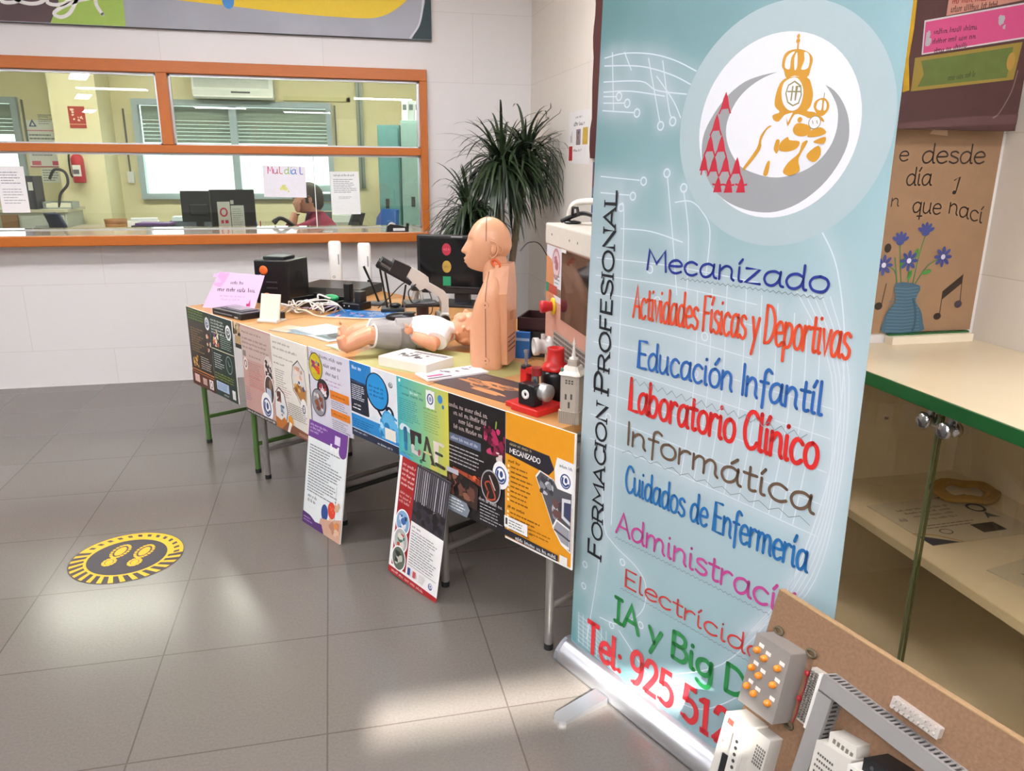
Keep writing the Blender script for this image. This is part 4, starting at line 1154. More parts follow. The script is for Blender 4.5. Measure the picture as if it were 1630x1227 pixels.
for q in ([(.052, 1.682), (.12, 1.686), (.205, 1.676), (.278, 1.656), (.343, 1.628)], [(.053, 1.665), (.175, 1.653), (.269, 1.628), (.329, 1.603)], [(.052, 1.629), (.178, 1.621), (.23, 1.598), (.32, 1.584)], [(.053, 1.606), (.146, 1.602), (.256, 1.584)],
          [(.079, 1.693), (.091, 1.563)], [(.12, 1.689), (.146, 1.647)], [(.199, 1.668), (.245, 1.53)], [(.243, 1.659), (.27, 1.558), (.281, 1.537)], [(.227, 1.628), (.281, 1.574), (.307, 1.536)], [(.054, 1.596), (.1, 1.593)], [(.054, 1.581), (.128, 1.577)], [(.052, 1.564), (.164, 1.554)],
          [(.054, 1.41), (.191, 1.403)], [(.056, 1.371), (.159, 1.368)], [(.278, 1.413), (.307, 1.273), (.33, 1.15)], [(.329, 1.384), (.353, 1.281), (.36, 1.1)], [(.305, 1.357), (.352, 1.361), (.388, 1.339), (.412, 1.3), (.41, 1.2)], [(.134, 1.288), (.236, 1.288), (.337, 1.271)], [(.13, 1.345), (.146, 1.26), (.15, .5)], [(.676, 1.322), (.72, 1.25), (.755, 1.1), (.76, .9), (.73, .7), (.67, .5), (.55, .3), (.4, .18)]):
    circ(q)
for v in (1.21, 1.165, 1.12, 1.05, .99, .93, .86, .79, .72): circ([(.05, v), (.3, v + .005), (.55 if v > 1 else .75, v - .004)], .0028)
for u in (.39, .43, .47, .52, .56, .6, .64, .67, .7): circ([(u, 1.2 - abs(u - .5) * .3), (u + .01, .95), (u - .01, .72)], .003)
for k in range(5): circ([(.64 + k * .018, 1.2), (.735 + k * .009, 1.05), (.755 + k * .006, .8), (.70 + k * .01, .58), (.6, .4)], .0025)
circ([(.1, .74), (.12, .5), (.16, .45), (.25, .42), (.29, .38), (.28, .3), (.2, .22), (.12, .2)]); circ([(.07, .1), (.1, .3), (.11, .4)]); circ([(.2, .2), (.35, .12), (.5, .14), (.65, .3)])
for k in range(7): circ([(.03, .16 - k * .014), (.12, .15 - k * .014), (.2, .1 - k * .008)], .0018, False); circ([(.03 + k * .02, .17), (.035 + k * .02, .07)], .0018, False)
for p in ((.108, 1.593), (.137, 1.576), (.171, 1.553), (.248, 1.522), (.284, 1.53), (.276, 1.42), (.204, 1.401), (.171, 1.366), (.329, 1.389), (.132, 1.338), (.27, 1.13), (.24, 1.20), (.42, 1.07), (.4, .98), (.12, .8), (.05, .335), (.048, .265), (.2, .41), (.28, .26), (.17, .2)): node(*p)

import numpy as np
NU_, NV_ = 170, 420
gv, gu = np.meshgrid(np.linspace(.02, 1.99, NV_), np.linspace(0, 1, NU_), indexing='ij')
gx = (-.002 + .0225 * gv) * (1 - gu) + (.8135 - .0115 * gv) * gu
fld = np.zeros_like(gx)
for p_, s_, am in GLOW:                                  # soft printed glow round every circuit line
    dm = np.full_like(gx, 9.)
    q_ = smooth_pts(p_, 3)
    for (x0, y0_), (x1, y1_) in zip(q_[:-1], q_[1:]):
        dx, dy = x1 - x0, y1_ - y0_
        t_ = np.clip(((gx - x0) * dx + (gv - y0_) * dy) / (dx * dx + dy * dy + 1e-12), 0, 1)
        dm = np.minimum(dm, np.hypot(gx - x0 - t_ * dx, gv - y0_ - t_ * dy))
    fld += am * np.exp(-(dm / s_) ** 2) + am * .22 * np.exp(-(dm / (s_ * 2.6)) ** 2)
for u_, v_, ru_, rv_, am in ((.4, 1.02, .3, .24, .45), (.42, .8, .32, .2, .4), (.12, 1.3, .12, .25, .25), (.42, .1, .14, .07, .9), (.6, .09, .1, .06, .5), (.1, 1.6, .1, .08, .3), (.2, .12, .16, .05, .25)):
    fld += am * np.exp(-((gx - u_) / ru_) ** 2 - ((gv - v_) / rv_) ** 2)
fld += .55 * np.clip((.15 - gx) / .02, 0, 1) * np.clip((gv - .34) / .08, 0, 1) * np.clip((1.44 - gv) / .05, 0, 1)
fld = .72 * (1 - np.exp(-fld * .62))
a.add([(float(x), 0., float(v)) for x, v in zip(gx.ravel(), gv.ravel())], [(r_ * NU_ + k, r_ * NU_ + k + 1, (r_ + 1) * NU_ + k + 1, (r_ + 1) * NU_ + k) for r_ in range(NV_ - 1) for k in range(NU_ - 1)], BP)
n_sheet = len(a.v)
a.add([(edgeL(.02), .001, .02), (edgeR(.02), .001, .02), (edgeR(1.99), .001, 1.99), (edgeL(1.99), .001, 1.99)], [(3, 2, 1, 0)], M('#c9cdd0', .6))
a.k = 3
LINE = M('#d3dee4', .42, var=.02)
for p_, w_ in CORES: a.stroke(p_, w_, LINE, step=False, cap=False)
# crest
a.k = 12
BC = lambda h: M(h, .42, var=.02)
a.ell2(.551, 1.508, .243, .226, BC('#adc0c4'), 72)
a.ell2(.547, 1.508, .184, .171, BC('#e6e8ec'), 64)
CRES = [(0.547,1.609),(0.512,1.606),(0.471,1.597),(0.433,1.575),(0.401,1.543),(0.377,1.504),(0.373,1.468),(0.381,1.435),(0.404,1.398),(0.44,1.37),(0.483,1.354),(0.529,1.347),(0.575,1.35),(0.623,1.368),(0.666,1.4),(0.694,1.436),(0.709,1.471),(0.71,1.498),(0.703,1.525),(0.688,1.55),(0.67,1.568),(0.652,1.578),(0.667,1.561),(0.68,1.54),(0.685,1.519),(0.684,1.495),(0.674,1.468),(0.652,1.443),(0.624,1.427),(0.59,1.417),(0.554,1.415),(0.515,1.422),(0.479,1.435),(0.454,1.459),(0.438,1.487),(0.434,1.515),(0.442,1.541),(0.459,1.567),(0.486,1.588),(0.518,1.602)]
CROWN = [(0.555,1.619),(0.557,1.636),(0.567,1.644),(0.588,1.645),(0.608,1.638),(0.62,1.626),(0.618,1.609),(0.612,1.594),(0.585,1.599),(0.568,1.596),(0.56,1.611)]
GAP1 = [(0.562,1.616),(0.563,1.632),(0.572,1.64),(0.581,1.641),(0.574,1.631),(0.573,1.612)]
GAP2 = [(0.598,1.609),(0.603,1.624),(0.601,1.638),(0.61,1.635),(0.614,1.625),(0.612,1.61)]
GAP3 = [(0.584,1.609),(0.581,1.63),(0.586,1.639),(0.589,1.615)]
HAIR = [(0.571,1.597),(0.612,1.594),(0.624,1.578),(0.629,1.56),(0.626,1.543),(0.62,1.535),(0.636,1.532),(0.654,1.521),(0.657,1.514),(0.642,1.521),(0.625,1.522),(0.616,1.526),(0.594,1.53),(0.581,1.509),(0.574,1.531),(0.56,1.519),(0.548,1.522),(0.545,1.531),(0.56,1.536),(0.548,1.547),(0.547,1.565),(0.554,1.587)]
VEE = [(0.574,1.531),(0.59,1.534),(0.581,1.516)]
OVAL = [(0.581,1.596),(0.594,1.593),(0.605,1.579),(0.608,1.562),(0.603,1.544),(0.591,1.537),(0.577,1.54),(0.565,1.553),(0.56,1.572),(0.564,1.589)]
RING = [(0.587,1.589),(0.601,1.58),(0.604,1.564),(0.6,1.55),(0.588,1.546),(0.576,1.553),(0.57,1.569),(0.574,1.583),(0.587,1.589)]
CROWN2 = [(0.633,1.541),(0.636,1.552),(0.652,1.556),(0.663,1.547),(0.664,1.535),(0.654,1.525),(0.643,1.527)]
GAPS2 = [(0.639,1.539),(0.641,1.55),(0.649,1.552),(0.649,1.535)]
GAPS3 = [(0.654,1.535),(0.654,1.551),(0.659,1.545),(0.659,1.536)]
B1 = [(0.594,1.505),(0.602,1.514),(0.622,1.511),(0.632,1.504),(0.628,1.493),(0.612,1.49),(0.598,1.495)]
B2 = [(0.627,1.489),(0.633,1.5),(0.652,1.505),(0.664,1.498),(0.662,1.493),(0.646,1.489)]
B3 = [(0.643,1.482),(0.661,1.488),(0.666,1.485),(0.662,1.476),(0.643,1.478)]
HAND = [(0.568,1.466),(0.569,1.48),(0.584,1.49),(0.589,1.484),(0.611,1.481),(0.607,1.469),(0.587,1.463)]
CUFF = [(0.555,1.47),(0.559,1.485),(0.567,1.483),(0.564,1.461),(0.558,1.463)]
ROBE = [(0.545,1.511),(0.536,1.51),(0.521,1.493),(0.515,1.47),(0.486,1.433),(0.492,1.431),(0.523,1.467),(0.524,1.485),(0.534,1.504)]
ROBE2 = [(0.548,1.446),(0.542,1.442),(0.536,1.42),(0.546,1.419),(0.549,1.436)]
LEG1 = [(0.581,1.426),(0.591,1.443),(0.612,1.46),(0.617,1.478),(0.629,1.481),(0.613,1.45),(0.618,1.429),(0.603,1.42),(0.592,1.419)]
LEG2 = [(0.63,1.458),(0.652,1.473),(0.659,1.457),(0.648,1.444),(0.635,1.448)]
GOLD = BC('#cf962c'); CW = BC('#eceaec')
a.poly(smooth_pts(CRES[:22], 3) + smooth_pts(CRES[21:] + CRES[:1], 3)[1:-1], BC('#9b9ea0'))
RD = BC('#bf2338')
for i, (u, v) in enumerate(((.427, 1.565), (.408, 1.523), (.395, 1.482), (.425, 1.481), (.382, 1.443), (.409, 1.441), (.44, 1.441), (.469, 1.437), (.424, 1.399), (.452, 1.399), (.484, 1.4))):
    a.k += 1 if i == 0 else 0
    for q in ([(u - .003, v - .002), (u - .015 if i != 4 else u - .006, v - .026 * (i < 8))], [(u + .003, v - .002), (u + .015, v - .026 * (i < 8))]):
        a.stroke(q, .0038, RD, step=False, cap=False)
    kk = a.k; a.poly([(u - .0115, v - .017), (u - .006, v + .004), (u, v + .017), (u + .006, v + .004), (u + .0115, v - .016)], RD); a.k = kk
for n_ in ('CROWN', 'HAIR', 'CROWN2'):
    a.poly(smooth_pts(globals()[n_], 3, True), GOLD)
for n_ in ('GAP1', 'GAP2', 'GAP3', 'VEE', 'OVAL', 'GAPS2', 'GAPS3'):
    a.poly(smooth_pts(globals()[n_], 3, True) if n_ != 'VEE' else VEE, CW)
OL_ = BC('#8f8a5a')
a.stroke(RING, .0025, OL_); a.stroke([(.574, 1.572), (.602, 1.57)], .0025, OL_); a.stroke([(.584, 1.58), (.583, 1.556)], .003, OL_); a.stroke([(.592, 1.556), (.593, 1.58), (.599, 1.579)], .003, OL_)
for n_ in ('B1', 'B2', 'B3', 'HAND', 'CUFF', 'ROBE', 'ROBE2', 'LEG1', 'LEG2'):
    a.poly(smooth_pts(globals()[n_], 3, True), GOLD)
a.ell2(.639, 1.514, .013, .012, CW); a.ring(.639, 1.514, .013, .012, .0015, OL_); a.ell2(.607, 1.52, .005, .005, GOLD)
a.stroke([(.634, 1.517), (.636, 1.512)], .0015, OL_); a.stroke([(.643, 1.517), (.645, 1.512)], .0015, OL_)
a.stroke([(.587, 1.645), (.586, 1.668)], .003, GOLD); a.ell2(.586, 1.659, .004, .004, GOLD); a.ell2(.586, 1.667, .003, .004, GOLD); a.stroke([(.653, 1.556), (.653, 1.564)], .0015, OL_)
# lettering
T_ = lambda h: M(h, .4, var=.02)
TH = lambda t, u0, v0, u1, v1, h, col, w, sl=.0: a.text(t, u0, v0, u1, h, T_(col), w, v1=v1, slant=sl)
TH('Mecanízado', .229, 1.199, .712, 1.206, .047, '#22358c', .95)
TH('Actividades Físicas y Deportivas', .193, 1.079, .767, 1.089, .078, '#dc4f2c', .68)
TH('Educación Infantíl', .217, .957, .728, .968, .067, '#2d65ac', .85)
TH('Laboratorio Clínico', .196, .841, .731, .856, .082, '#d52b28', .95)
TH('Informátíca', .19, .747, .737, .761, .06, '#6b5644', .95)
TH('Cuidados de Enfermería', .196, .618, .737, .63, .072, '#1f6cab', .8)
TH('Administracíón', .17, .488, .778, .512, .062, '#bf4790', .92)
TH('Electrícidad', .211, .347, .722, .368, .05, '#c93b35', .85)
TH('|A y Big Data', .18, .224, .782, .247, .073, '#238a47', 1.35)
a.text('Tel: 925 512', .07, .068, .594, .097, T_('#d6323a'), 1.3, v1=.088, serif=.75)
a.text('FORMACION PROFESIONAL', .117, .376, .117 + 1.004, .053, T_('#1d2026'), 1.3, serif=.9, caps=.78, vert=True)
SQ = T_('#7f8a90')
def squig(u0, u1, v, v1, am=.004, wl=.018, w=.0014):
    n_ = int((u1 - u0) / wl * 2)
    a.stroke([(u0 + (u1 - u0) * k / n_, v + (v1 - v) * k / n_ + (am if k % 2 else -am)) for k in range(n_ + 1)], w, SQ, cap=False)
squig(.34, .70, 1.19, 1.195, .0025, .014); squig(.2, .70, .918, .915, .007, .03); squig(.18, .73, .725, .74, .006, .05); squig(.17, .66, .473, .492, .0025, .014); squig(.2, .62, .333, .35, .002, .014)
sheet_o = a.build('printed_sheet', ban)
at_ = sheet_o.data.attributes.new('glow', 'FLOAT', 'POINT')
vals = np.zeros(len(a.v), dtype=np.float32); vals[:n_sheet] = fld.ravel()
at_.data.foreach_set('value', vals)
ALUB = M('#c6c8cc', .28, .85, aniso=(1, 40, 40), scale=20)
m = MB(); prof = [(-.05, .0), (.07, .0), (.073, .018), (.056, .044), (.02, .057), (.004, .06), (-.006, .06), (-.02, .053), (-.044, .03), (-.051, .01)]
m.prism(prof, lambda p, q: Vector((-.012, p, q)), lambda p, q: Vector((.83, p, q)), ALUB, True); m.build('base_cassette', ban)
for x in (-.014, .832):
    m = MB(); m.prism(prof, lambda p, q: Vector((x - .006, p * 1.03, q * 1.03)), lambda p, q: Vector((x + .006, p * 1.03, q * 1.03)), M('#8e9196', .4, .5)); m.build('end_cap', ban)
for x in (.2,):
    m = MB(); m.prism([(-.025, -.055), (.025, -.055), (.022, -.2), (.012, -.215), (-.012, -.215), (-.022, -.2)], lambda p, q: Vector((x + p, q, 0)), lambda p, q: Vector((x + p, q, .012 + (q + .2) * .06)), ALUB); m.build('swivel_foot', ban)
m = MB(); m.cyl((.4, .03, .05), (.4, .03, 1.99), .011, ALUB); m.build('support_pole', ban)
m = MB(); m.bb((.0, -.006, 1.985), (.80, .012, 2.02), ALUB); m.build('top_rail', ban)

# ------------------------------------------------------------------ low display cabinet
BEI = M('#ece1c9', .45, var=.06, scale=12)
BEIT = M('#e0cfae', .3, var=.04, scale=8, coat=.2)
EDGE = M('#1d5c2c', .35)
CX = 1.42
cab = thing('display_cabinet', 'low cream display cabinet with green top edge and sliding glass doors', 'cabinet', (CX, 1.1, 0))
def lb(p, q, mat): return MB().bb((p[0] - CX, p[1] - 1.1, p[2]), (q[0] - CX, q[1] - 1.1, q[2]), mat)
lb((1.405, .1, .875), (2.028, 2.066, .9), BEIT).build('top', cab)
lb((1.398, .1, .868), (1.406, 2.066, .901), EDGE).build('top_edging', cab)
m = lb((1.42, 2.02, 0), (2.028, 2.066, .875), BEI); m.build('side_panel', cab)
m = lb((1.42, .1, 0), (2.028, .13, .875), BEI); m.build('side_panel', cab)
lb((2.0, .13, .08), (2.028, 2.02, .875), BEI).build('back_panel', cab)
lb((1.44, .13, 0), (2.0, 2.02, .1), BEI).build('plinth', cab)
lb((1.46, .13, .437), (2.0, 2.02, .456), BEI).build('shelf', cab)
lb((1.455, .13, .434), (1.461, 2.02, .458), M('#e6d9bb', .4)).build('shelf_edging', cab)
lb((1.7, 2.03, .9), (2.0, 2.066, .925), BEI).build('end_lip', cab)
lb((1.7, 2.05, .925), (2.0, 2.066, .93), EDGE).build('end_lip_edging', cab)
lb((1.42, .13, .858), (1.45, 2.02, .875), M('#6e5f45', .5)).build('door_track', cab)
DG = glass('door_glass', '#f7f3ea', .035)
for x, y0_, y1_ in ((1.427, .7, 1.512), (1.437, 1.506, 2.02)):
    g = lb((x, y0_, .1), (x + .006, y1_, .858), DG).build('sliding_door', cab)
    e = lb((x - .0005, y0_ if y0_ > 1 else y1_ - .003, .1), (x + .0065, y0_ + .003 if y0_ > 1 else y1_, .858), M('#5f6b4a', .3, var=0)); e.build('glass_edge', g)
    yk = 1.462 if y0_ < 1 else 1.54
    CH = M('#c9cbd0', .15, 1.)
    m = MB(); m.lathe([(0, -.02), (.018, -.02), (.018, -.004), (.012, 0), (.012, .012), (.02, .014), (.022, .022), (.016, .03), (0, .031)], CH, (x - .004 - CX, yk - 1.1, .83), R=Matrix.Rotation(-PI / 2, 3, 'Y')); m.build('lock_knob', g)
    m = MB(); m.bb((x - .004 - CX, yk - .012 - 1.1, .83), (x - .001 - CX, yk + .012 - 1.1, .862), CH); m.build('lock_plate', g)
m = MB(); m.cyl((1.415 - CX, 1.675 - 1.1, .792), (1.422 - CX, 1.675 - 1.1, .792), .004, M('#4a3c28', .5)); m.build('screw_hole', cab)

def cert(a):
    w_, h_ = .36, .26
    a.poly([(0, 0), (.09, 0), (.0, .06)], c('#3a3f52')); a.poly([(w_, h_), (w_ - .12, h_), (w_, h_ - .05)], c('#3a3f52')); a.poly([(w_, 0), (w_ - .05, 0), (w_, .05)], c('#3a3f52'))
    a.stroke(smooth_pts([(.1, 0), (.05, .05), (0, .07)], 4), .006, c('#c99a4a')); a.stroke(smooth_pts([(w_ - .13, h_), (w_ - .06, h_ - .045), (w_, h_ - .06)], 4), .005, c('#c99a4a'))
    for i in range(4): a.ticks(.06 + .01 * i, .2 - i * .022, .24 - .01 * i, .013, c('#5c5a55'), .0024)
    a.lines(.06, .08, .26, .11, 2, c('#7a7770'), .3); a.rect(.2, .03, .28, .08, c('#3d3a3a')); a.ring(.31, .17, .028, .028, .008, c('#44444e')); a.poly([(.31, .14), (.33, .1), (.3, .11), (.285, .1)], c('#4a4f66'))
    a.ring(.1, .06, .02, .016, .004, c('#6a6a6a')); a.ticks(.02, .14, .05, .02, c('#55534e'), .003)
for i, (x, y, r, lb_) in enumerate(((1.53, 1.565, 0.98, 'cream certificate lying deepest on the cabinet shelf, next to the yellowish ring'), (1.62, 1.17, 1.2, 'cream certificate lying on the shelf nearest the viewer'))):
    a = Art(flat=True, step=.00005); a.sheet(.36, .26, M('#d9d2c2', .5), None, .0015); cert(a)
    o = a.build('certificate', loc=(x, y, .4585), rz=(0, 0, r - 1.0 + (.05 if i == 0 else 0))); tag(o, lb_, 'certificate')
t = thing('added_ring', 'flat yellowish ring added at the back of the cabinet shelf', 'wreath', (1.87, 1.83, .4725))  # ring added where a faint yellowish oval pattern shows
ST = M('#a8853c', .7, var=.25, scale=60)
for k, rr in enumerate((.1, .085, .07)):
    m = MB(); m.tube([(rr * math.cos(2 * PI * i / 30), rr * .8 * math.sin(2 * PI * i / 30), .0 + .004 * math.sin(i)) for i in range(30)], .008, ST, 6, closed=True); m.build('ring_strand', t)

# ------------------------------------------------------------------ things on the recess wall
def craft_paper(a):
    BKI = c('#2a1d16')
    def tx(t, u0, u1, v, h, w=.75, v1=None): a.text(t, u0, v, u1, h, BKI, w, v1=v1)
    tx('desde', 1.733, 1.962, 1.452, .055); tx('e', 1.654, 1.69, 1.457, .045); tx('día', 1.69, 1.783, 1.387, .052); tx('n', 1.648, 1.68, 1.325, .038); tx('que', 1.726, 1.832, 1.307, .05, .75, 1.3); tx('nací', 1.857, 1.99, 1.305, .05, .75, 1.272)
    a.ell2(1.868, 1.366, .007, .006, BKI); a.stroke([(1.873, 1.366), (1.880, 1.412), (1.862, 1.402)], .004, BKI)
    a.poly([(1.883, 1.06), (1.952, 1.114), (1.952, 1.085), (1.884, 1.032)], BKI); a.stroke([(1.885, 1.04), (1.886, .98)], .003, BKI); a.stroke([(1.95, 1.1), (1.956, 1.02)], .003, BKI); a.ell2(1.878, .98, .014, .011, BKI); a.ell2(1.95, 1.017, .014, .012, c('#3c3540'))
    a.ell2(1.655, 1.02, .014, .012, BKI); a.stroke([(1.665, 1.02), (1.672, 1.09)], .003, BKI); a.ell2(1.66, 1.2, .012, .014, BKI)
    GS = c('#4a7a44')
    for q in ([(1.787, 1.235), (1.776, 1.18), (1.768, 1.089)], [(1.702, 1.21), (1.712, 1.15), (1.725, 1.09)], [(1.742, 1.15), (1.749, 1.12), (1.75, 1.089)], [(1.85, 1.165), (1.81, 1.14), (1.778, 1.089)], [(1.66, 1.148), (1.695, 1.13), (1.71, 1.09)], [(1.69, 1.17), (1.71, 1.09)]): a.stroke(smooth_pts(q, 4), .004, GS)
    for u, v, r in ((1.813, 1.123, .3), (1.765, 1.182, 1.4), (1.752, 1.115, 1.3), (1.72, 1.155, 1.2)): a.ell2(u, v, .016, .007, c('#3f8a3a'), 14, r)
    FB = c('#3d4a8a')
    for u, v, s_ in ((1.787, 1.245, 0), (1.7, 1.218, 0), (1.741, 1.16, 1), (1.863, 1.17, 1), (1.652, 1.148, 1)):
        for k in range(8 if s_ else 5):
            an = 2 * PI * k / 8 if s_ else PI * (.15 + .7 * k / 4)
            a.ell2(u + .02 * math.cos(an), v + .02 * math.sin(an), .013, .006, FB, 10, an)
        a.ell2(u, v, .008 if s_ else .014, .008 if s_ else .01, c('#d8d8e6') if s_ else FB, 12)
    va = smooth_pts([(1.703, 1.091), (1.794, 1.081), (1.785, 1.035), (1.812, 1.0), (1.826, .96), (1.824, .934), (1.685, .934), (1.679, .97), (1.69, 1.005), (1.714, 1.035)], 3, True)
    a.poly(va, c('#3f6478'))
    for k in range(14): a.stroke([(1.69 + .01 * (k > 9) , .94 + k * .0105), (1.75, .936 + k * .0105), (1.815 - .002 * k, .94 + k * .0105)], .0022, c('#5a7f92'))
    a.stroke(smooth_pts([(1.775, 1.04), (1.79, 1.0), (1.795, .96), (1.79, .938)], 4), .008, c('#34566a'))
    a.poly([(1.745, 1.535), (1.76, 1.552), (1.805, 1.55), (1.81, 1.53)], M('#cfae90', .1))
a = Art(step=.00005)
KR = M('#9a7a5c', .55, var=.12, scale=14, bump=.3)
a.bb((1.40, 0, .932), (2.012, .006, 1.575), KR); a.rect(1.40, .932, 2.012, 1.575, KR); craft_paper(a)
o = a.build('craft_paper_poster', loc=(0, 2.062, 0)); tag(o, 'brown craft paper poster with hand lettering and a painted blue vase of flowers', 'poster')

MAR = M('#4a2b2a', .5, var=.2, scale=10, bump=.3)
def sc(p, k=.966): return (p[0] * k, 1.43 + (p[1] - 1.43) * k)
a = Art(step=.00005)
a.bb((1.39, 0, 1.545), (1.99, .03, 2.35), MAR)
a.poly([sc((1.63, 1.546)), sc((2.06, 1.567)), sc((2.058, 2.3)), sc((1.63, 2.3))], MAR)
a.poly([sc(p) for p in ((1.65, 2.2), (1.649, 1.894), (1.652, 1.82), (1.648, 1.74), (1.665, 1.655), (1.643, 1.649), (1.637, 1.75), (1.635, 1.894), (1.633, 2.2))], M('#c9a22c', .25, .6, var=.3, scale=30))
pk = [sc(p) for p in ((1.683, 1.843), (2.045, 1.912), (2.05, 1.812), (1.689, 1.752))]
a.poly(pk, M('#c4c2c4', .4)); a.poly([(pk[0][0] + .004, pk[0][1] - .004), (pk[1][0] - .004, pk[1][1] - .005), (pk[2][0] - .004, pk[2][1] + .004), (pk[3][0] + .004, pk[3][1] + .004)], M('#c4487c', .4))
DKI = M('#3a1830', .5)
for q, (u0, u1, v) in enumerate(((1.70, 1.87, 1.808), (1.70, 1.86, 1.782), (1.71, 1.84, 1.758))):
    u0, v0 = sc((u0 + .02, v)); u1 = u1 * .966; a.ticks(u0, v0, u1, .014, DKI, .0024, v1=v0 + .02)
a.dots(*sc((1.695, 1.775)), *sc((1.715, 1.82)), 6, [M('#a9a7ac', .4)], .005, .01); a.dots(*sc((1.93, 1.82)), *sc((1.96, 1.87)), 6, [M('#a9a7ac', .4)], .006, .012)
tq = [sc(p) for p in ((1.752, 1.91), (2.04, 1.96), (2.045, 1.92), (1.752, 1.858))]
a.poly(tq, M('#b98070', .5)); a.ticks(*sc((1.765, 1.868)), sc((1.92, 0))[0], .016, M('#4a1c1c', .5), .0026, v1=sc((0, 1.89))[1]); a.ticks(*sc((1.765, 1.89)), sc((1.92, 0))[0], .014, M('#8a1c1c', .5), .0026, v1=sc((0, 1.91))[1])
gq = [sc(p) for p in ((1.668, 1.743), (2.03, 1.8), (2.02, 1.695), (1.669, 1.652))]
a.poly(gq, M('#8f7a30', .4)); a.poly([sc(p) for p in ((1.69, 1.736), (2.0, 1.785), (1.995, 1.70), (1.69, 1.665), (1.705, 1.7))], M('#5a6a2e', .5, var=.25, scale=25)); a.ell2(*sc((2.0, 1.745)), .014, .024, M('#a58238', .4))
a.ticks(*sc((1.79, 1.685)), sc((1.88, 0))[0], .016, M('#2f3a1c', .5), .002, v1=sc((0, 1.7))[1])
a.poly([sc(p) for p in ((1.64, 1.548), (2.06, 1.569), (2.06, 1.598), (1.85, 1.585), (1.64, 1.562))], M('#5d3f40', .18))
a.stroke(smooth_pts([sc(p) for p in ((2.03, 1.72), (2.02, 1.66), (1.99, 1.6), (1.97, 1.585))], 5), .004, M('#7f6a62', .3))
o = a.build('maroon_board', loc=(0, 2.0, 0)); tag(o, 'maroon pinned board with pink and green plaques above the craft paper poster', 'board')
m = MB(); m.bb((1.42, 2.03, 1.7), (1.95, 2.07, 2.3), M('#6b4a34', .6)); m.build('mounting_batten', o).location = (0, -2.0, 0)

# ------------------------------------------------------------------ paper and ragged board on the side wall
a = Art(step=.00005, fn=lambda u, v, d: (-d, -u, v))
a.poly([(-4.549, 1.741), (-4.148, 1.738), (-4.146, 1.449), (-4.541, 1.455)], M('#e6e4e2', .6))
a.ticks(-4.42, 1.70, -4.3, .012, c('#6a6a6e'), .004); a.ticks(-4.45, 1.66, -4.26, .022, c('#3a3a3e'), .006)
a.rect(-4.4, 1.555, -4.32, 1.64, c('#8a7f86')); a.rect(-4.28, 1.555, -4.19, 1.645, c('#cfae4a')); a.rect(-4.535, 1.47, -4.465, 1.55, c('#c03038')); a.ticks(-4.51, 1.57, -4.47, .06, c('#8a8a8a'), .006); a.ticks(-4.45, 1.52, -4.3, .014, c('#55555a'), .005); a.dots(-4.39, 1.56, -4.33, 1.63, 8, [c('#5a5660'), c('#b08a7a')], .01, .02)
o = a.build('wall_notice', loc=(XR - .0015, 0, 0)); tag(o, 'white notice with yellow and red panels taped to the side wall by the plant', 'notice')
m = MB(); rag = [(3.0, 2.5), (4.10, 2.5)] + [(4.075 + .028 * random.random(), 2.48 - .05 * i) for i in range(21)] + [(3.0, 1.46)]
m.prism(rag, lambda p, q: Vector((XR - .02, p, q)), lambda p, q: Vector((XR - .002, p, q)), M('#4d2222', .7, bump=.3))
tag(m.build('ragged_maroon_board'), 'ragged dark maroon board edge on the side wall behind the banner', 'board')
a = Art(step=.00005, fn=lambda u, v, d: (-d, -u, v))
a.rect(-4.085, 1.12, -3.3, 1.46, c('#5d6f9c')); a.poly([(-4.08, 1.33), (-4.075, 1.4), (-4.06, 1.455), (-3.9, 1.455), (-3.9, 1.33)], c('#7a3c22')); a.dots(-4.08, 1.14, -3.9, 1.33, 26, [c('#3a4a86'), c('#8a6f8c'), c('#46608e'), c('#b0806a')], .02, .04)
o = a.build('blue_picture', loc=(XR - .0025, 0, 0)); tag(o, 'blue and orange picture on the side wall under the ragged maroon board', 'picture')

# ------------------------------------------------------------------ electrical training board
EO = Vector((.835, 1.212, .619)); EE = Vector((.244, -.9697, 0)).normalized(); ED = Vector((-.2428, -.06115, -.96815)).normalized()
EN = EE.cross(ED).normalized()
if EN.dot(EO) > 0: EN = -EN
EMAT = Matrix((EE, EN * -1, ED * -1)).transposed()          # local x along the top edge, -y out of the face, z up the face
eb = thing('training_board', 'chipboard electrical training board with orange lamps leaning in front of the banner', 'training board', EO + ED * .639)
eb.rotation_euler = EMAT.to_euler()
HB = .639
CHIP = M('#86674d', .8, var=.3, scale=160, bump=.3)
CEDGE = M('#a58660', .85, var=.3, scale=140)
def E(a, b, d=0.): return Vector((a, -d, HB - b))
m = MB(); m.bb((0, 0, 0), (.62, .016, HB), CHIP); m.build('panel', eb)
m = MB(); m.bb((-.0008, -.0004, HB - .0005), (.62, .0165, HB + .0012), CEDGE); m.build('top_edge', eb)
GRB = M('#8d8781', .45, var=.04)
def ebox(name, q, d0, d1, mat, par=eb, bev=.002):
    m = MB(); m.prism(q, lambda a, b: E(a, b, d0), lambda a, b: E(a, b, d1), mat); return m.build(name, par, bevel=bev)
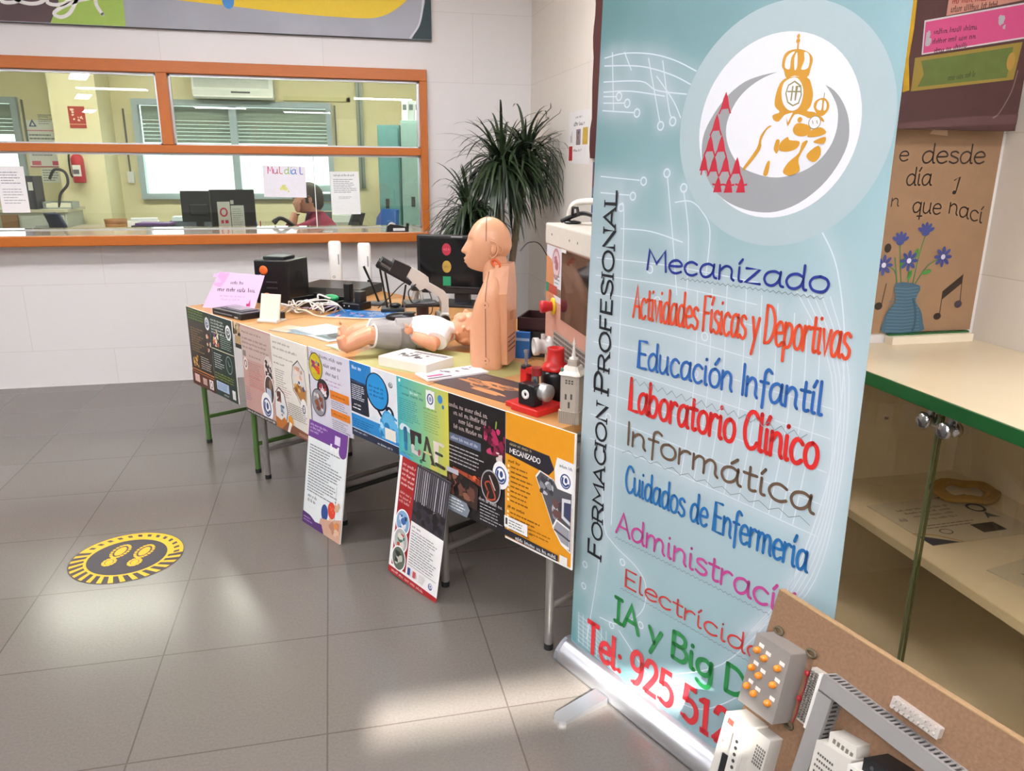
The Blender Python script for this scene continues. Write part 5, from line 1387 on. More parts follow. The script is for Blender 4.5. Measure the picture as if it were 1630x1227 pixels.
# pilot lamp box
q = [(.018, .082), (.105, .078), (.112, .222), (.022, .228)]
lampbox = ebox('lamp_box', q, .0, .05, GRB)
OR_ = M('#d9831f', .25, coat=.5)
for i, (a_, b_) in enumerate(((.033, .112), (.053, .118), (.088, .118), (.033, .15), (.053, .155), (.089, .152), (.034, .189), (.054, .193), (.090, .19))):
    m = MB(); m.lathe([(.0068, 0), (.0068, .005), (.0055, .009), (.003, .011), (0, .0115)], OR_, E(a_, b_, .05), 18, R=Matrix.Rotation(PI / 2, 3, 'X')); g = m.build('pilot_lamp', lampbox); g['label'] = 'orange pilot lamp'
    m = MB(); m.prism([(a_ - .001, b_ - .016), (a_ + .011, b_ - .016), (a_ + .011, b_ - .009), (a_ - .001, b_ - .009)], lambda p, r: E(p, r, .0502), lambda p, r: E(p, r, .051), M('#e4e0da', .5)); m.build('lamp_tag', lampbox)
for a_, b_ in ((.112, .074), (.03, .074), (.112, .226), (.03, .236)):
    m = MB(); m.tube([E(a_ + .01 * math.cos(t), b_ + .006 * math.sin(t), .004) for t in [2 * PI * i / 14 for i in range(14)]], .003, M('#5a503a', .5), 6, closed=True); m.build('mounting_lug', lampbox)
# connector strip
cs = ebox('connector_strip', [(.128, .092), (.158, .09), (.16, .2), (.13, .2)], 0, .012, M('#b8b3aa', .5))
m = MB()
for i in range(20):
    for k in range(3):
        m.box(E(.134 + k * .007, .098 + i * .005, .014), (.004, .006, .0025), M('#77726a', .5))
m.build('terminal_pin', cs)
m = MB(); m.prism([(.151, .09), (.158, .09), (.16, .2), (.153, .2)], lambda p, r: E(p, r, .0121), lambda p, r: E(p, r, .02), M('#e2e0da', .5)); m.build('marker_strip', cs)
for b_ in (.112, .165):
    m = MB(); m.ell(E(.118, b_, .006), (.006, .006, .006), M('#a3242c', .4), 10, 8); m.tube([E(.118, b_, .006), E(.121, b_ + .03, .004), E(.117, b_ + .055, .004)], .0012, M('#b0303a', .5), 6); m.build('red_lead', cs)
# slotted cable duct
DUC, SLT = M('#8c8a88', .5), M('#4c4946', .6)
def duct(name, p0, p1, w_, h_, label=None):
    m = MB(); p0, p1 = Vector(p0), Vector(p1); d = (p1 - p0); L = d.length; d /= L; n = Vector((-d.y, d.x))
    f = lambda s, t, z: E(*(p0 + d * s + n * t), z)
    m.prism([(0, -w_ / 2), (L, -w_ / 2), (L, w_ / 2), (0, w_ / 2)], lambda a, b: f(a, b, h_ - .008), lambda a, b: f(a, b, h_), DUC)
    m.prism([(0, -w_ / 2), (L, -w_ / 2), (L, w_ / 2), (0, w_ / 2)], lambda a, b: f(a, b, 0), lambda a, b: f(a, b, .003), DUC)
    m.prism([(0, -w_ / 2 + .004), (L, -w_ / 2 + .004), (L, w_ / 2 - .004), (0, w_ / 2 - .004)], lambda a, b: f(a, b, .003), lambda a, b: f(a, b, h_ - .008), SLT)
    k = 0.
    while k < L - .004:
        for sg in (-1, 1):
            m.prism([(k, sg * w_ / 2), (k + .004, sg * w_ / 2), (k + .004, sg * (w_ / 2 - .002)), (k, sg * (w_ / 2 - .002))], lambda a, b: f(a, b, .003), lambda a, b: f(a, b, h_ - .008), DUC)
        k += .009
    return m.build(name, eb)
duct('cable_duct', (.168, .095), (.6, .108), .03, .034)
duct('cable_duct', (.183, .114), (.178, .6), .03, .034)
# clear terminal block
CLR = M('#b9b2aa', .2, coat=.5)
tb = ebox('terminal_block', [(.285, .048), (.372, .05), (.372, .07), (.285, .068)], 0, .012, CLR)
m = MB()
for i in range(9):
    for k in range(2): m.cyl(E(.291 + i * .009, .053 + k * .011, .011), E(.291 + i * .009, .053 + k * .011, .017), .0034, CLR, n=10)
m.build('screw_collar', tb)
# logic controller
OW = M('#c4c0b7', .4)
pl = ebox('logic_controller', [(.008, .262), (.07, .258), (.078, .45), (.012, .45)], 0, .055, OW)
m = MB(); m.prism([(.07, .262), (.108, .26), (.116, .45), (.078, .45)], lambda p, r: E(p, r, 0), lambda p, r: E(p, r, .035), M('#b9b6ae', .45)); m.build('output_side', pl, bevel=.002)
m = MB(); m.prism([(.046, .285), (.07, .283), (.078, .45), (.054, .45)], lambda p, r: E(p, r, .0552), lambda p, r: E(p, r, .062), M('#c3c0b8', .4)); m.build('raised_band', pl, bevel=.002)
m = MB(); m.prism([(.03, .34), (.043, .338), (.05, .45), (.036, .45)], lambda p, r: E(p, r, .0552), lambda p, r: E(p, r, .058), M('#1d1f22', .3)); m.build('dark_display', pl)
for i in range(5):
    m = MB(); m.cyl(E(.058 + .0015 * i, .295 + i * .013, .062), E(.058 + .0015 * i, .295 + i * .013, .0632), .0035, M('#3a3936', .5), n=10); m.build('push_button', pl)
m = MB()
for i in range(6):
    for k in range(5): m.box(E(.084 + k * .005, .288 + i * .007, .0352), (.003, .001, .0045), M('#5d5a54', .5))
m.build('vent_grille', pl)
m = MB()
for i in range(4): m.box(E(.02 + .004 * i, .275, .0553), (.003, .001, .012), M('#8a4438', .5))
m.build('red_lettering', pl)
for i in range(3):
    m = MB(); m.box(E(.02 + .006 * i, .32, .0553), (.005, .001, .006), M(('#c98a84', '#9fb8a4', '#b8b4b0')[i], .5)); m.build('colour_mark', pl)

# switching module and contactor
sm = ebox('relay_module', [(.205, .185), (.275, .175), (.283, .245), (.21, .262)], 0, .05, OW)
m = MB(); m.prism([(.215, .163), (.268, .155), (.274, .176), (.218, .186)], lambda p, r: E(p, r, 0), lambda p, r: E(p, r, .036), M('#c6c2b8', .45)); m.build('terminal_row', sm, bevel=.002)
m = MB()
for i in range(5): m.box(E(.228 + i * .009, .174, .0365), (.005, .001, .008), M('#6d675c', .5))
m.build('terminal_slot', sm)
m = MB()
for r_ in range(4):
    for k in range(7): m.box(E(.216 + k * .005 + .0015 * (r_ % 2), .205 + r_ * .011, .0505), (.003, .0008, .004), M('#57544e', .5))
m.build('lettering', sm)
kt = ebox('contactor', [(.300, .148), (.355, .142), (.366, .205), (.31, .215)], 0, .062, M('#17181a', .4))
m = MB(); m.prism([(.283, .172), (.318, .168), (.33, .225), (.292, .235)], lambda p, r: E(p, r, .0), lambda p, r: E(p, r, .07), M('#d9d6ce', .4)); m.build('coil_cover', kt, bevel=.002)
m = MB()
for r_ in range(3):
    for k in range(3): m.box(E(.292 + k * .01 + r_ * .003, .18 + r_ * .015, .0702), (.004, .001, .006), M('#2e3a5a' if k == 1 else '#3d3c3a', .5))
for r_ in range(2):
    for k in range(3): m.cyl(E(.318 + k * .014, .156 + r_ * .03, .062), E(.318 + k * .014, .156 + r_ * .03, .0625), .0035, M('#4a4c50', .4), n=10)
m.build('screw_terminal', kt)
kb = ebox('relay_base', [(.21, .27), (.285, .255), (.30, .34), (.22, .36)], 0, .045, M('#cfccc4', .45))
m = MB()
for r_ in range(4):
    for k in range(4): m.box(E(.228 + k * .014, .275 + r_ * .014, .0455), (.007, .001, .007), M('#4a4844', .5))
m.build('lettering', kb)

# ------------------------------------------------------------------ objects on the desks: shared helpers
def ot(name, label, cat, t, n, rz=0., group=None, z=.735):
    return thing(name, label, cat, tp(t, n, z), TRZ + rz, group)
def rect_ring(x0, x1, hw, z, r=.02, n=5, bow=0.):
    out = []
    for cx_, cy_, a0 in ((x1 - r, hw - r, 0), (x0 + r, hw - r, PI / 2), (x0 + r, -hw + r, PI), (x1 - r, -hw + r, 1.5 * PI)):
        for i in range(n + 1):
            an = a0 + PI / 2 * i / n
            out.append(Vector((cx_ + r * math.cos(an), cy_ + r * math.sin(an), z)))
    return out
SKIN = M('#dea47e', .38, var=.03, coat=.15)
def head_mesh(m, mat, sc=1., at=Vector((0, 0, 0)), R=None, nu=72, nv=56, fx=1., fz=1.):
    sm_ = lambda x: max(0., min(1., x)) ** 2 * (3 - 2 * max(0., min(1., x)))
    g = lambda d, s_: math.exp(-(d / s_) ** 2)
    rings = []
    for j in range(nv + 1):
        ph = -PI / 2 + PI * j / nv
        row = []
        for i in range(nu):
            s_ = -1 + 2 * i / nu
            th = PI * math.copysign(abs(s_) ** 1.45, s_)
            dx, dy, dz = math.cos(ph) * math.cos(th), math.cos(ph) * math.sin(th), math.sin(ph)
            x, y, z = (.096 if dx > 0 else .108) * dx, .077 * dy, .115 * dz
            dn = sm_(-dz)
            y *= 1 - .26 * dn
            if dx > 0:
                f = max(0, math.cos(th))
                x += .036 * sm_(-dz * 1.25) * f ** 1.5 * math.cos(ph) ** .25 * (1 - .35 * sm_((-dz - .86) * 7))
                x += .004 * g(z - .038, .014) * g(y, .05)
                x -= .011 * (g(y - .031, .015) + g(y + .031, .015)) * g(z - .016, .013)
                x += .006 * (g(y - .031, .011) + g(y + .031, .011)) * g(z - .014, .007)
                nz = sm_((.034 - z) / .062) if z > -.028 else sm_((z + .043) / .015)
                x += .027 * g(y, .0115 + .004 * nz) * nz
                x += .010 * g(z + .058, .0062) * g(y, .02) + .009 * g(z + .071, .0062) * g(y, .018) - .004 * g(z + .0645, .003) * g(y, .022)
                x += .007 * g(z + .095, .015) * g(y, .022)
            else:
                x += .03 * sm_(-dz * 1.2) * (-dx) ** 1
            p = Vector((x * fx, y, z * fz)) * sc
            row.append(at + (R @ p if R else p))
        rings.append(row)
    m.loft(rings, mat, caps=False)
def ear(m, mat, sc, at, R, side, es=1.25):
    pts = [(0.004, .0, .030), (-.012, .004, .027), (-.022, .008, .012), (-.02, .008, -.008), (-.01, .005, -.024), (.0, .002, -.028), (.006, 0, -.02)]
    f = lambda p: at + (R @ (Vector((p[0] * es - .016, side * (.0785 + p[1] * 1.4), p[2] * es - .014)) * sc) if R else Vector((p[0] * es - .016, side * (.0785 + p[1] * 1.4), p[2] * es - .014)) * sc)
    m.tube([f(p) for p in smooth_pts(pts, 4)], .0042 * sc, mat, 8)
    m.ell(f((-.008, .001, 0)), (.012 * sc, .006 * sc, .022 * sc), mat, 12, 8, R)
    m.tube([f(p) for p in smooth_pts([(.0, .004, .016), (-.012, .008, .012), (-.012, .008, -.008), (-.002, .004, -.014)], 4)], .003 * sc, mat, 8)

# ------------------------------------------------------------------ torso manikin
man = thing('training_manikin', 'bald peach first-aid training manikin torso standing on the desk', 'manikin', (.594, 2.655, .735), math.atan2(.45, -.89))
m = MB()
SEC = [(0, .004, .108, .094, .02), (.008, 0, .113, .098, .025), (.05, 0, .117, .1, .03), (.12, 0, .118, .102, .035), (.17, 0, .115, .104, .038), (.215, 0, .107, .106, .04), (.25, .0, .095, .106, .042), (.285, .002, .08, .1, .038), (.31, .004, .07, .085, .032), (.332, .006, .064, .066, .028), (.352, .008, .06, .048, .024)]
m.loft([rect_ring(a_, b_, w_, z, r) for z, a_, b_, w_, r in SEC], SKIN)
m.build('torso', man, sub=1)
m = MB(); m.prism([(-.07, .012), (.07, .012), (.08, .1), (.085, .27), (.045, .372), (-.045, .372), (-.085, .27), (-.08, .1)], lambda p, q: Vector((.03, p * 1.1, q)), lambda p, q: Vector((-.018, p * .85, q)), SKIN); m.build('back_plate', man, bevel=.006)
m = MB()
for i in range(4): m.bb((-.0195, -.05, .06 + .017 * i), (-.017, .05, .064 + .017 * i), M('#7c5a44', .6))
m.bb((-.0195, -.02, .17), (-.017, .02, .2), M('#c08a68', .5)); m.build('back_vent', man)
m = MB(); m.tube([(.036, .0, .31), (.042, 0, .35), (.056, 0, .42)], [.052, .046, .044], SKIN, 24); m.build('neck', man)
hR = Matrix.Rotation(.24, 3, 'Z')
hd = MB(); HC = Vector((.068, .0, .432)); HS = .80
head_mesh(hd, SKIN, HS, HC, hR, fx=.95, fz=1.05); ear(hd, SKIN, HS, HC, hR, 1); ear(hd, SKIN, HS, HC, hR, -1)
head_o = hd.build('head', man)
m = MB()
pts = []
for i in range(22):
    an = .18 + (PI * .94) * i / 21
    pts.append(HC + hR @ (Vector((.008, .0775 * math.cos(an), .1215 * math.sin(an))) * HS * 1.006))
m.tube(pts, .0014, M('#8a5c42', .6), 6); m.build('seam_line', head_o)
m = MB()
for k, (dx, dz) in enumerate(((-.042, -.004),)):
    o_ = HC + hR @ (Vector((dx - .006, .0665, dz - .012)) * HS)
    m.tube([o_ + hR @ Vector((.011 * math.cos(t), 0.002, .013 * math.sin(t))) for t in [2 * PI * i / 16 for i in range(16)]], .003, SKIN, 8, closed=True)
    m.ell(o_, (.01, .004, .012), SKIN, 12, 8, hR)
m.build('jaw_boss', head_o)
m = MB(); o_ = Vector((.028, .046, .372)); 
m.tube([o_ + Vector((.015 * math.cos(t), .002, .012 * math.sin(t) + .006 * math.cos(t))) for t in [2 * PI * i / 18 for i in range(18)]], .0042, M('#d9602a', .4), 8, closed=True); m.ell(o_, (.012, .005, .009), M('#e8865a', .4), 12, 8); m.build('airway_valve', man)['label'] = 'orange airway ring'
m = MB(); LN = M('#8a5c42', .6)
m.tube([(.05, .058, .345), (.05, .088, .31), (.05, .106, .26), (.05, .107, .215), (.05, .1045, .12), (.05, .1005, .02)], .0014, LN, 6); m.build('side_seam', man)
for z, y in ((.235, .1065), (.036, .1015)):
    m = MB(); m.cyl((.05, y - .004, z), (.05, y + .004, z), .012, SKIN, n=18); m.cyl((.05, y + .0041, z), (.05, y + .005, z), .003, LN, n=10); m.build('side_clip', man)
m = MB(); m.tube([(.112, -.03, .17), (.124, -.04, .178), (.13, -.05, .186)], .008, SKIN, 10); m.build('lung_tube', man)

# ------------------------------------------------------------------ baby doll
doll = thing('baby_doll', 'baby doll in white shirt and grey shorts lying on its back on the desk', 'doll', (.25, 2.945, .7425), .03)
DS = M('#dd9c78', .4, var=.04)
m = MB()
m.ell((.08, 0, .06), (.13, .07, .055), DS, 24, 14); m.ell((-.04, 0, .052), (.08, .065, .048), DS, 20, 12)
m.tube([(.15, 0, .06), (.21, 0, .062)], .028, DS, 14)
m.ell((.255, 0, .07), (.072, .062, .068), DS, 32, 20); m.ell((.235, 0, .105), (.04, .045, .03), DS, 16, 10); m.ell((.245, -.0, .136), (.011, .011, .012), DS, 10, 8); m.ell((.208, 0, .118), (.013, .014, .01), DS, 10, 8)
for sg in (-1, 1): m.ell((.228, sg * .026, .113), (.022, .02, .018), DS, 12, 8); m.ell((.255, sg * .061, .068), (.014, .007, .012), DS, 10, 8); m.ell((.262, sg * .022, .125), (.01, .009, .006), DS, 10, 8)
for k in range(60):                                             # moulded curls
    th, ph = random.uniform(0, 2 * PI), random.uniform(-.7, 1.0)
    d_ = Vector((random.uniform(-.55, 1.), random.choice((-1, -1, 1)) * random.uniform(.3, 1.), random.uniform(-.75, .2))).normalized()
    m.ell(Vector((.258, 0, .07)) + Vector((d_.x * .071, d_.y * .062, d_.z * .066)), (.0105, .0105, .0105), DS, 8, 6)
for sg, ang, kz in ((-1, -.26, .045), (1, .34, .05)):
    hip = Vector((-.05, sg * .035, .05)); kn = Vector((-.14, sg * .06, .075)); an = Vector((-.228, sg * .066, .035)); 
    if sg > 0: kn = Vector((-.135, .075, .07)); an = Vector((-.215, .1, .04))
    m.tube([hip, kn, (kn + an) / 2 + Vector((0, 0, .003)), an], [.042, .034, .034, .024], DS, 16)
    m.tube([an + Vector((.015, 0, -.006)), an + Vector((-.008, 0, .008)), an + Vector((-.018, sg * .006, .04))], [.022, .024, .017], DS, 14)
    for k in range(5): m.ell(an + Vector((-.022, sg * (-.014 + .0065 * k) + sg * .004, .058 - .003 * abs(k - 1))), (.006, .0042, .008 - .0007 * k), DS, 8, 6)
for sg in (-1, 1):
    sh = Vector((.125, sg * .07, .065)); el = Vector((.09, sg * .118, .04)) ; wr = Vector((.02, sg * .098, .075)) if sg < 0 else Vector((.03, .12, .05))
    m.tube([sh, el, (el + wr) / 2, wr], [.03, .029, .026, .017], DS, 14)
    hd_ = wr + (wr - el).normalized() * .016 + Vector((0, 0, .012))
    m.ell(hd_, (.018, .013, .017), DS, 12, 8)
    fd = ((wr - el).normalized() + Vector((0, 0, .5))).normalized()
    for k in range(4):
        b0 = hd_ + Vector((0, -.011 + .0075 * k, .008)) + fd * .008
        m.tube([b0, b0 + fd * .010, b0 + fd * .018 + Vector((.002, 0, -.004))], [.0046, .0044, .0036], DS, 8)
    b0 = hd_ + Vector((.008, sg * -.006, .012)); m.tube([b0, b0 + Vector((.004, sg * -.008, .012))], [.0048, .004], DS, 8)
body_ = m.build('body', doll, remesh=.0028, smooth_it=1)
SH, PN, TRI = M('#e9e5e2', .85, bump=.2, scale=300), M('#98938f', .9, var=.15, scale=400, bump=.3, aniso=(4, 1, 1)), M('#e8e4e0', .85)
m = MB(); m.ell((.085, 0, .066), (.112, .086, .064), SH, 28, 18)
for sg in (-1, 1): m.tube([(.11, sg * .045, .07), (.128, sg * .078, .066), (.108, sg * .112, .05)], [.045, .046, .042], SH, 16)
m.tube([(.16, 0, .062), (.198, 0, .064)], [.05, .034], SH, 16)
m.build('shirt', doll, remesh=.003, smooth_it=3)
m = MB(); m.ell((-.03, 0, .056), (.075, .072, .056), PN, 24, 14)
m.tube([(.04, 0, .058), (-.03, 0, .056)], [.066, .068], PN, 20)
for sg, kn in ((-1, Vector((-.125, -.058, .07))), (1, Vector((-.125, .074, .068)))): m.tube([(-.03, sg * .034, .054), (kn + Vector((-.03, sg * .034, .054))) / 2, kn], [.05, .05, .043], PN, 18)
m.build('shorts', doll, remesh=.003, smooth_it=3)
m = MB()
for sg, kn in ((-1, Vector((-.125, -.058, .07))), (1, Vector((-.125, .074, .068)))):
    d_ = (kn - Vector((-.03, sg * .034, .054))).normalized(); u = d_.orthogonal().normalized(); w2 = d_.cross(u)
    m.tube([kn + (u * math.cos(t) + w2 * math.sin(t)) * .0425 for t in [2 * PI * i / 24 for i in range(24)]], .0045, TRI, 8, closed=True)
m.build('hem', doll)

# ------------------------------------------------------------------ books and prints on the desks
t = thing('card_box', 'white flat card box with a printed sketch in front of the doll', 'box', (.268, 2.70, .735), -.84)
m = MB(); m.bb((-.115, -.075, 0), (.115, .075, .036), M('#e3dfd2', .5)); m.build('box', t, bevel=.002)
a = Art(flat=True, step=.00005); a.rect(-.113, -.073, .113, .073, M('#e8e5da', .5)); a.rect(-.05, .04, .105, .063, M('#6d6668', .5)); a.lines(-.045, .044, .1, .06, 2, M('#b8b2b0', .5), .3)
a.dots(-.07, -.03, .045, .03, 26, [M('#5a5658', .5), M('#d0ccc6', .5), M('#8a8686', .5), M('#3c383c', .5)], .006, .014); a.lines(-.1, -.062, .1, -.05, 2, M('#b9b6aa', .5), .2)
g = a.build('cover_print', t); g.location = (0, 0, .0362)
a = Art(flat=True, step=.00005)
PG_ = M('#e9e9ea', .3)
a.sheet(.235, .105, PG_, None, .006, -.117, -.052); a.rect(-.11, -.045, -.02, -.03, c('#5a4a56')); a.rect(-.1, -.02, -.04, .0, c('#c23a7a')); a.dots(-.03, -.01, .03, .04, 8, [c('#8a8490'), c('#4a4650')], .006, .012); a.dots(.05, .0, .1, .04, 6, [c('#3a3842'), c('#8a8a92')], .005, .01)
o = a.build('magazine', loc=(.378, 2.56, .742), rz=(0, 0, .32)); tag(o, 'glossy white magazine beside the card box at the manikin\'s foot', 'magazine')
a = Art(flat=True, step=.00005)
a.sheet(.33, .2, c('#473a3c'), None, .0012, -.165, -.1)
for q in range(9):
    u, v = random.uniform(-.12, .12), random.uniform(-.07, .07)
    a.poly(smooth_pts([(u - .06, v), (u - .02, v + .014), (u + .05, v + .004), (u + .065, v - .006), (u + .01, v - .006)], 3, True), c('#c98c5a'))
for q in range(4): a.ticks(-.14, .05 + q * .011 - .01, -.06, .008, c('#8a8286'), .002)
for u, v, r in ((-.02, -.02, .045), (.06, .02, .04), (-.08, .01, .035)): a.ring(u, v, r, r * .5, .008, c('#b87a4a')); a.ring(u + .01, v, r * .6, r * .3, .006, c('#5a4648'))
o = a.build('printed_mat', loc=(.475, 2.385, .7364), rz=(0, 0, TRZ + .05)); tag(o, 'dark brown print with orange shapes lying in front of the red toy lathe', 'print')
a = Art(flat=True, step=.00005)
GR = M('#a9a56a', .6, var=.08)
a.poly(smooth_pts([(.06, 2.80), (.2, 2.63), (.37, 2.52), (.5, 2.47), (.63, 2.53), (.66, 2.64), (.57, 2.78), (.4, 2.92), (.2, 3.02), (.08, 2.95)], 4, True), GR)
for p_ in (a,): p_.v = [(x, y, z) for x, y, z in p_.v]
o = a.build('green_mat', loc=(0, 0, .7356)); tag(o, 'olive green mat under the doll and the manikin', 'mat')
def flat_sheet(name, label, x, y, rz, w_, h_, base, draw, z=.7362, th=.001, cat='leaflet'):
    a = Art(flat=True, step=.00005); a.sheet(w_, h_, M(base, .22), None, th, -w_ / 2, -h_ / 2); draw(a)
    return tag(a.build(name, loc=(x, y, z + th), rz=(0, 0, rz)), label, cat)
BLU = '#2f6ca8'
def dbl(a):
    a.dots(-.14, -.09, .14, .09, 12, [c('#3a7ab8'), c('#265a92')], .02, .03); a.dots(-.14, -.09, .0, .02, 5, [c('#d8707e')], .008, .016); a.ticks(-.02, .04, .12, .016, WHT, .003); a.ticks(0, .015, .12, .014, WHT, .003)
flat_sheet('blue_leaflet', 'blue printed leaflet lying behind the doll\'s legs near the cables', .135, 3.735, TRZ + .55, .34, .21, BLU, dbl)
flat_sheet('blue_leaflet', 'blue printed leaflet half under the microscope', .335, 3.46, TRZ + .1, .22, .15, BLU, dbl, .7362)
def dph(a):
    a.lines(-.15, -.08, .02, .09, 12, c('#8a9298'), .5, .2); a.poly([(-.16, -.1), (.0, -.1), (.01, -.07), (-.16, -.075)], c('#6f8088')); a.poly([(.02, -.08), (.14, -.08), (.14, .09), (.06, .09)], c('#55676a')); a.dots(.04, -.05, .13, .07, 8, [c('#3f4648'), c('#8fa4aa'), c('#2c2426')], .014, .026)
flat_sheet('open_brochure', 'large glossy open brochure lying along the desk edge before the doll', -.045, 3.345, TRZ + .02, .33, .2, '#d5dadd', dph, .7365, .002)
flat_sheet('glossy_leaflet', 'glossy leaflet with grey photograph next to the white tablet stand', -.18, 3.43, TRZ + .3, .2, .13, '#8fa0a6', lambda a: (a.poly([(-.1, -.06), (0, -.06), (.02, .06), (-.1, .06)], c('#c9a98e')), a.dots(.0, -.05, .09, .05, 8, [c('#5a6f7a'), c('#dfe6ea')], .012, .024)))
flat_sheet('small_leaflet', 'small white leaflet by the doll\'s bare foot', .01, 3.06, TRZ - .1, .12, .09, '#dde2e2', lambda a: (a.dots(-.05, -.04, .05, .04, 7, [c('#8a9a9c'), c('#b8c4c6')], .008, .014), a.poly([(-.05, -.045), (.06, -.045), (.05, -.03), (-.03, -.035)], c('#7d8a4a'))))

# ------------------------------------------------------------------ window end: sign, drives, stand, tower, routers
t = thing('pink_sign', 'pink printed sign leaning at the window end of the desks', 'sign', (-.665, 4.095, .735), -.42)
a = Art(step=.00005); PK = M('#d2b2d0', .6)
pz_ = [(0, 0), (.285, -.0), (.325, .165), (.075, .176)]
a.bb((.02, .0, 0), (.03, .001, .01), PK)
m = MB(); m.prism(pz_, lambda p, q: Vector((p, q * .35 + .0, q)), lambda p, q: Vector((p, q * .35 + .002, q)), PK)
sgn = m.build('card', t)
b_ = Art(step=.00005, fn=lambda u, v, d: (u, v * .35 - d, v))
b_.poly([(.05, .11), (.09, .1), (.12, .14), (.135, .172), (.077, .174)], M('#d89ac4', .6)); b_.dots(.045, .12, .09, .165, 5, [M('#e0a8cc', .6)], .01, .018)
b_.ticks(.145, .118, .21, .016, INK, .0034); b_.ticks(.075, .082, .28, .02, INK, .0042); b_.ticks(.09, .056, .23, .01, M('#a890b8', .6), .002); b_.ticks(.1, .04, .2, .01, M('#a890b8', .6), .002); b_.poly([(.245, .015), (.262, .015), (.26, .05)], M('#c2457e', .6)); b_.rect(.24, .015, .258, .028, M('#a82a5e', .6))
b_.build('sign_lettering', t)
m = MB(); m.prism([(.1, .03), (.16, .03), (.16, .1), (.1, .1)], lambda p, q: Vector((p, q * .35 + .003, q)), lambda p, q: Vector((p, .13, 0)) if False else Vector((p, q * .35 + .02 + (.1 - q) * .5, q * .6)), PK); m.build('back_flap', t)

def slab_item(name, label, cat, t_, n_, rz, w_, d_, h_, col, z=.735, details=None, bev=.004):
    t = ot(name, label, cat, t_, n_, rz, z=z)
    m = MB(); m.bb((-w_ / 2, -d_ / 2, 0), (w_ / 2, d_ / 2, h_), M(col, .35)); m.build('case', t, bevel=bev)
    if details: details(t)
    return t
def dd(t):
    m = MB(); m.bb((-.11, -.0655, .012), (.05, -.064, .016), M('#8a8a8e', .4)); m.bb((.07, -.0655, .006), (.1, -.064, .012), M('#c8c8ca', .4)); m.build('front_trim', t)
    m = MB(); m.bb((-.09, -.04, .0302), (.09, .05, .034), M('#5a5660', .3)); m.bb((-.06, -.03, .0342), (.07, .04, .0375), M('#8a868c', .25)); m.build('top_label', t)
slab_item('disc_drive', 'flat black disc drive lying before the pink sign', 'disc drive', .42, .085, .1, .26, .13, .03, '#1d1b1f', details=dd)
slab_item('black_adapter', 'small black adapter between the disc drive and the white stand', 'adapter', .60, .17, .3, .09, .07, .03, '#202024')
t = ot('tablet_stand', 'small white bent tablet stand near the desk edge', 'stand', .67, .125, .52)
m = MB(); pf_ = [(-.032, .0), (-.036, .012), (-.026, .016), (-.018, .012), (-.004, .06), (.012, .128), (.016, .128), (.002, .058), (-.012, .004), (-.02, .0), (.05, .0), (.05, .003)]
m.prism([(-.036, .0), (-.04, .010), (-.030, .018), (-.018, .014), (.012, .128), (.018, .127), (-.008, .006), (-.014, .0)], lambda p, q: Vector((-.05, p, q)), lambda p, q: Vector((.05, p, q)), M('#dad2c2', .45)); m.build('cradle', t, bevel=.002)
m = MB(); m.prism([(-.01, 0), (.07, 0), (.07, .004), (-.01, .006)], lambda p, q: Vector((-.04, p, q)), lambda p, q: Vector((.04, p, q)), M('#d5cfc2', .5)); m.build('rear_foot', t)

t = thing('computer_tower', 'small black computer cube with two orange rings behind the pink sign', 'computer', (-.275, 4.235, .735), -.45)
BK = M('#141416', .3)
m = MB(); m.bb((-.095, -.11, 0), (.095, .11, .225), BK); m.build('case', t, bevel=.005)
m = MB(); m.bb((-.07, -.06, .225), (.05, .06, .24), M('#232326', .35)); m.build('top_hub', t, bevel=.003)
for z, x in ((.175, -.04), (.035, -.03)):
    m = MB(); m.lathe([(0, 0), (.02, .0), (.024, .003), (.016, .006), (0, .005)], M('#d9652a', .3), (x, -.11, z), 20, R=Matrix.Rotation(PI / 2, 3, 'X')); m.build('orange_ring', t)
m = MB(); m.ell((-.06, -.111, .14), (.01, .003, .012), M('#8a8ea6', .3), 12, 8); m.build('front_logo', t)
for z in (.11, .08): m = MB(); m.bb((-.03, -.112, z), (.03, -.11, z + .007), M('#3c3c44', .3)); m.build('front_slot', t)
m = MB(); m.cyl((.0951, .0, .12), (.097, .0, .12), .045, M('#0b0b0d', .5)); m.build('side_vent', t)

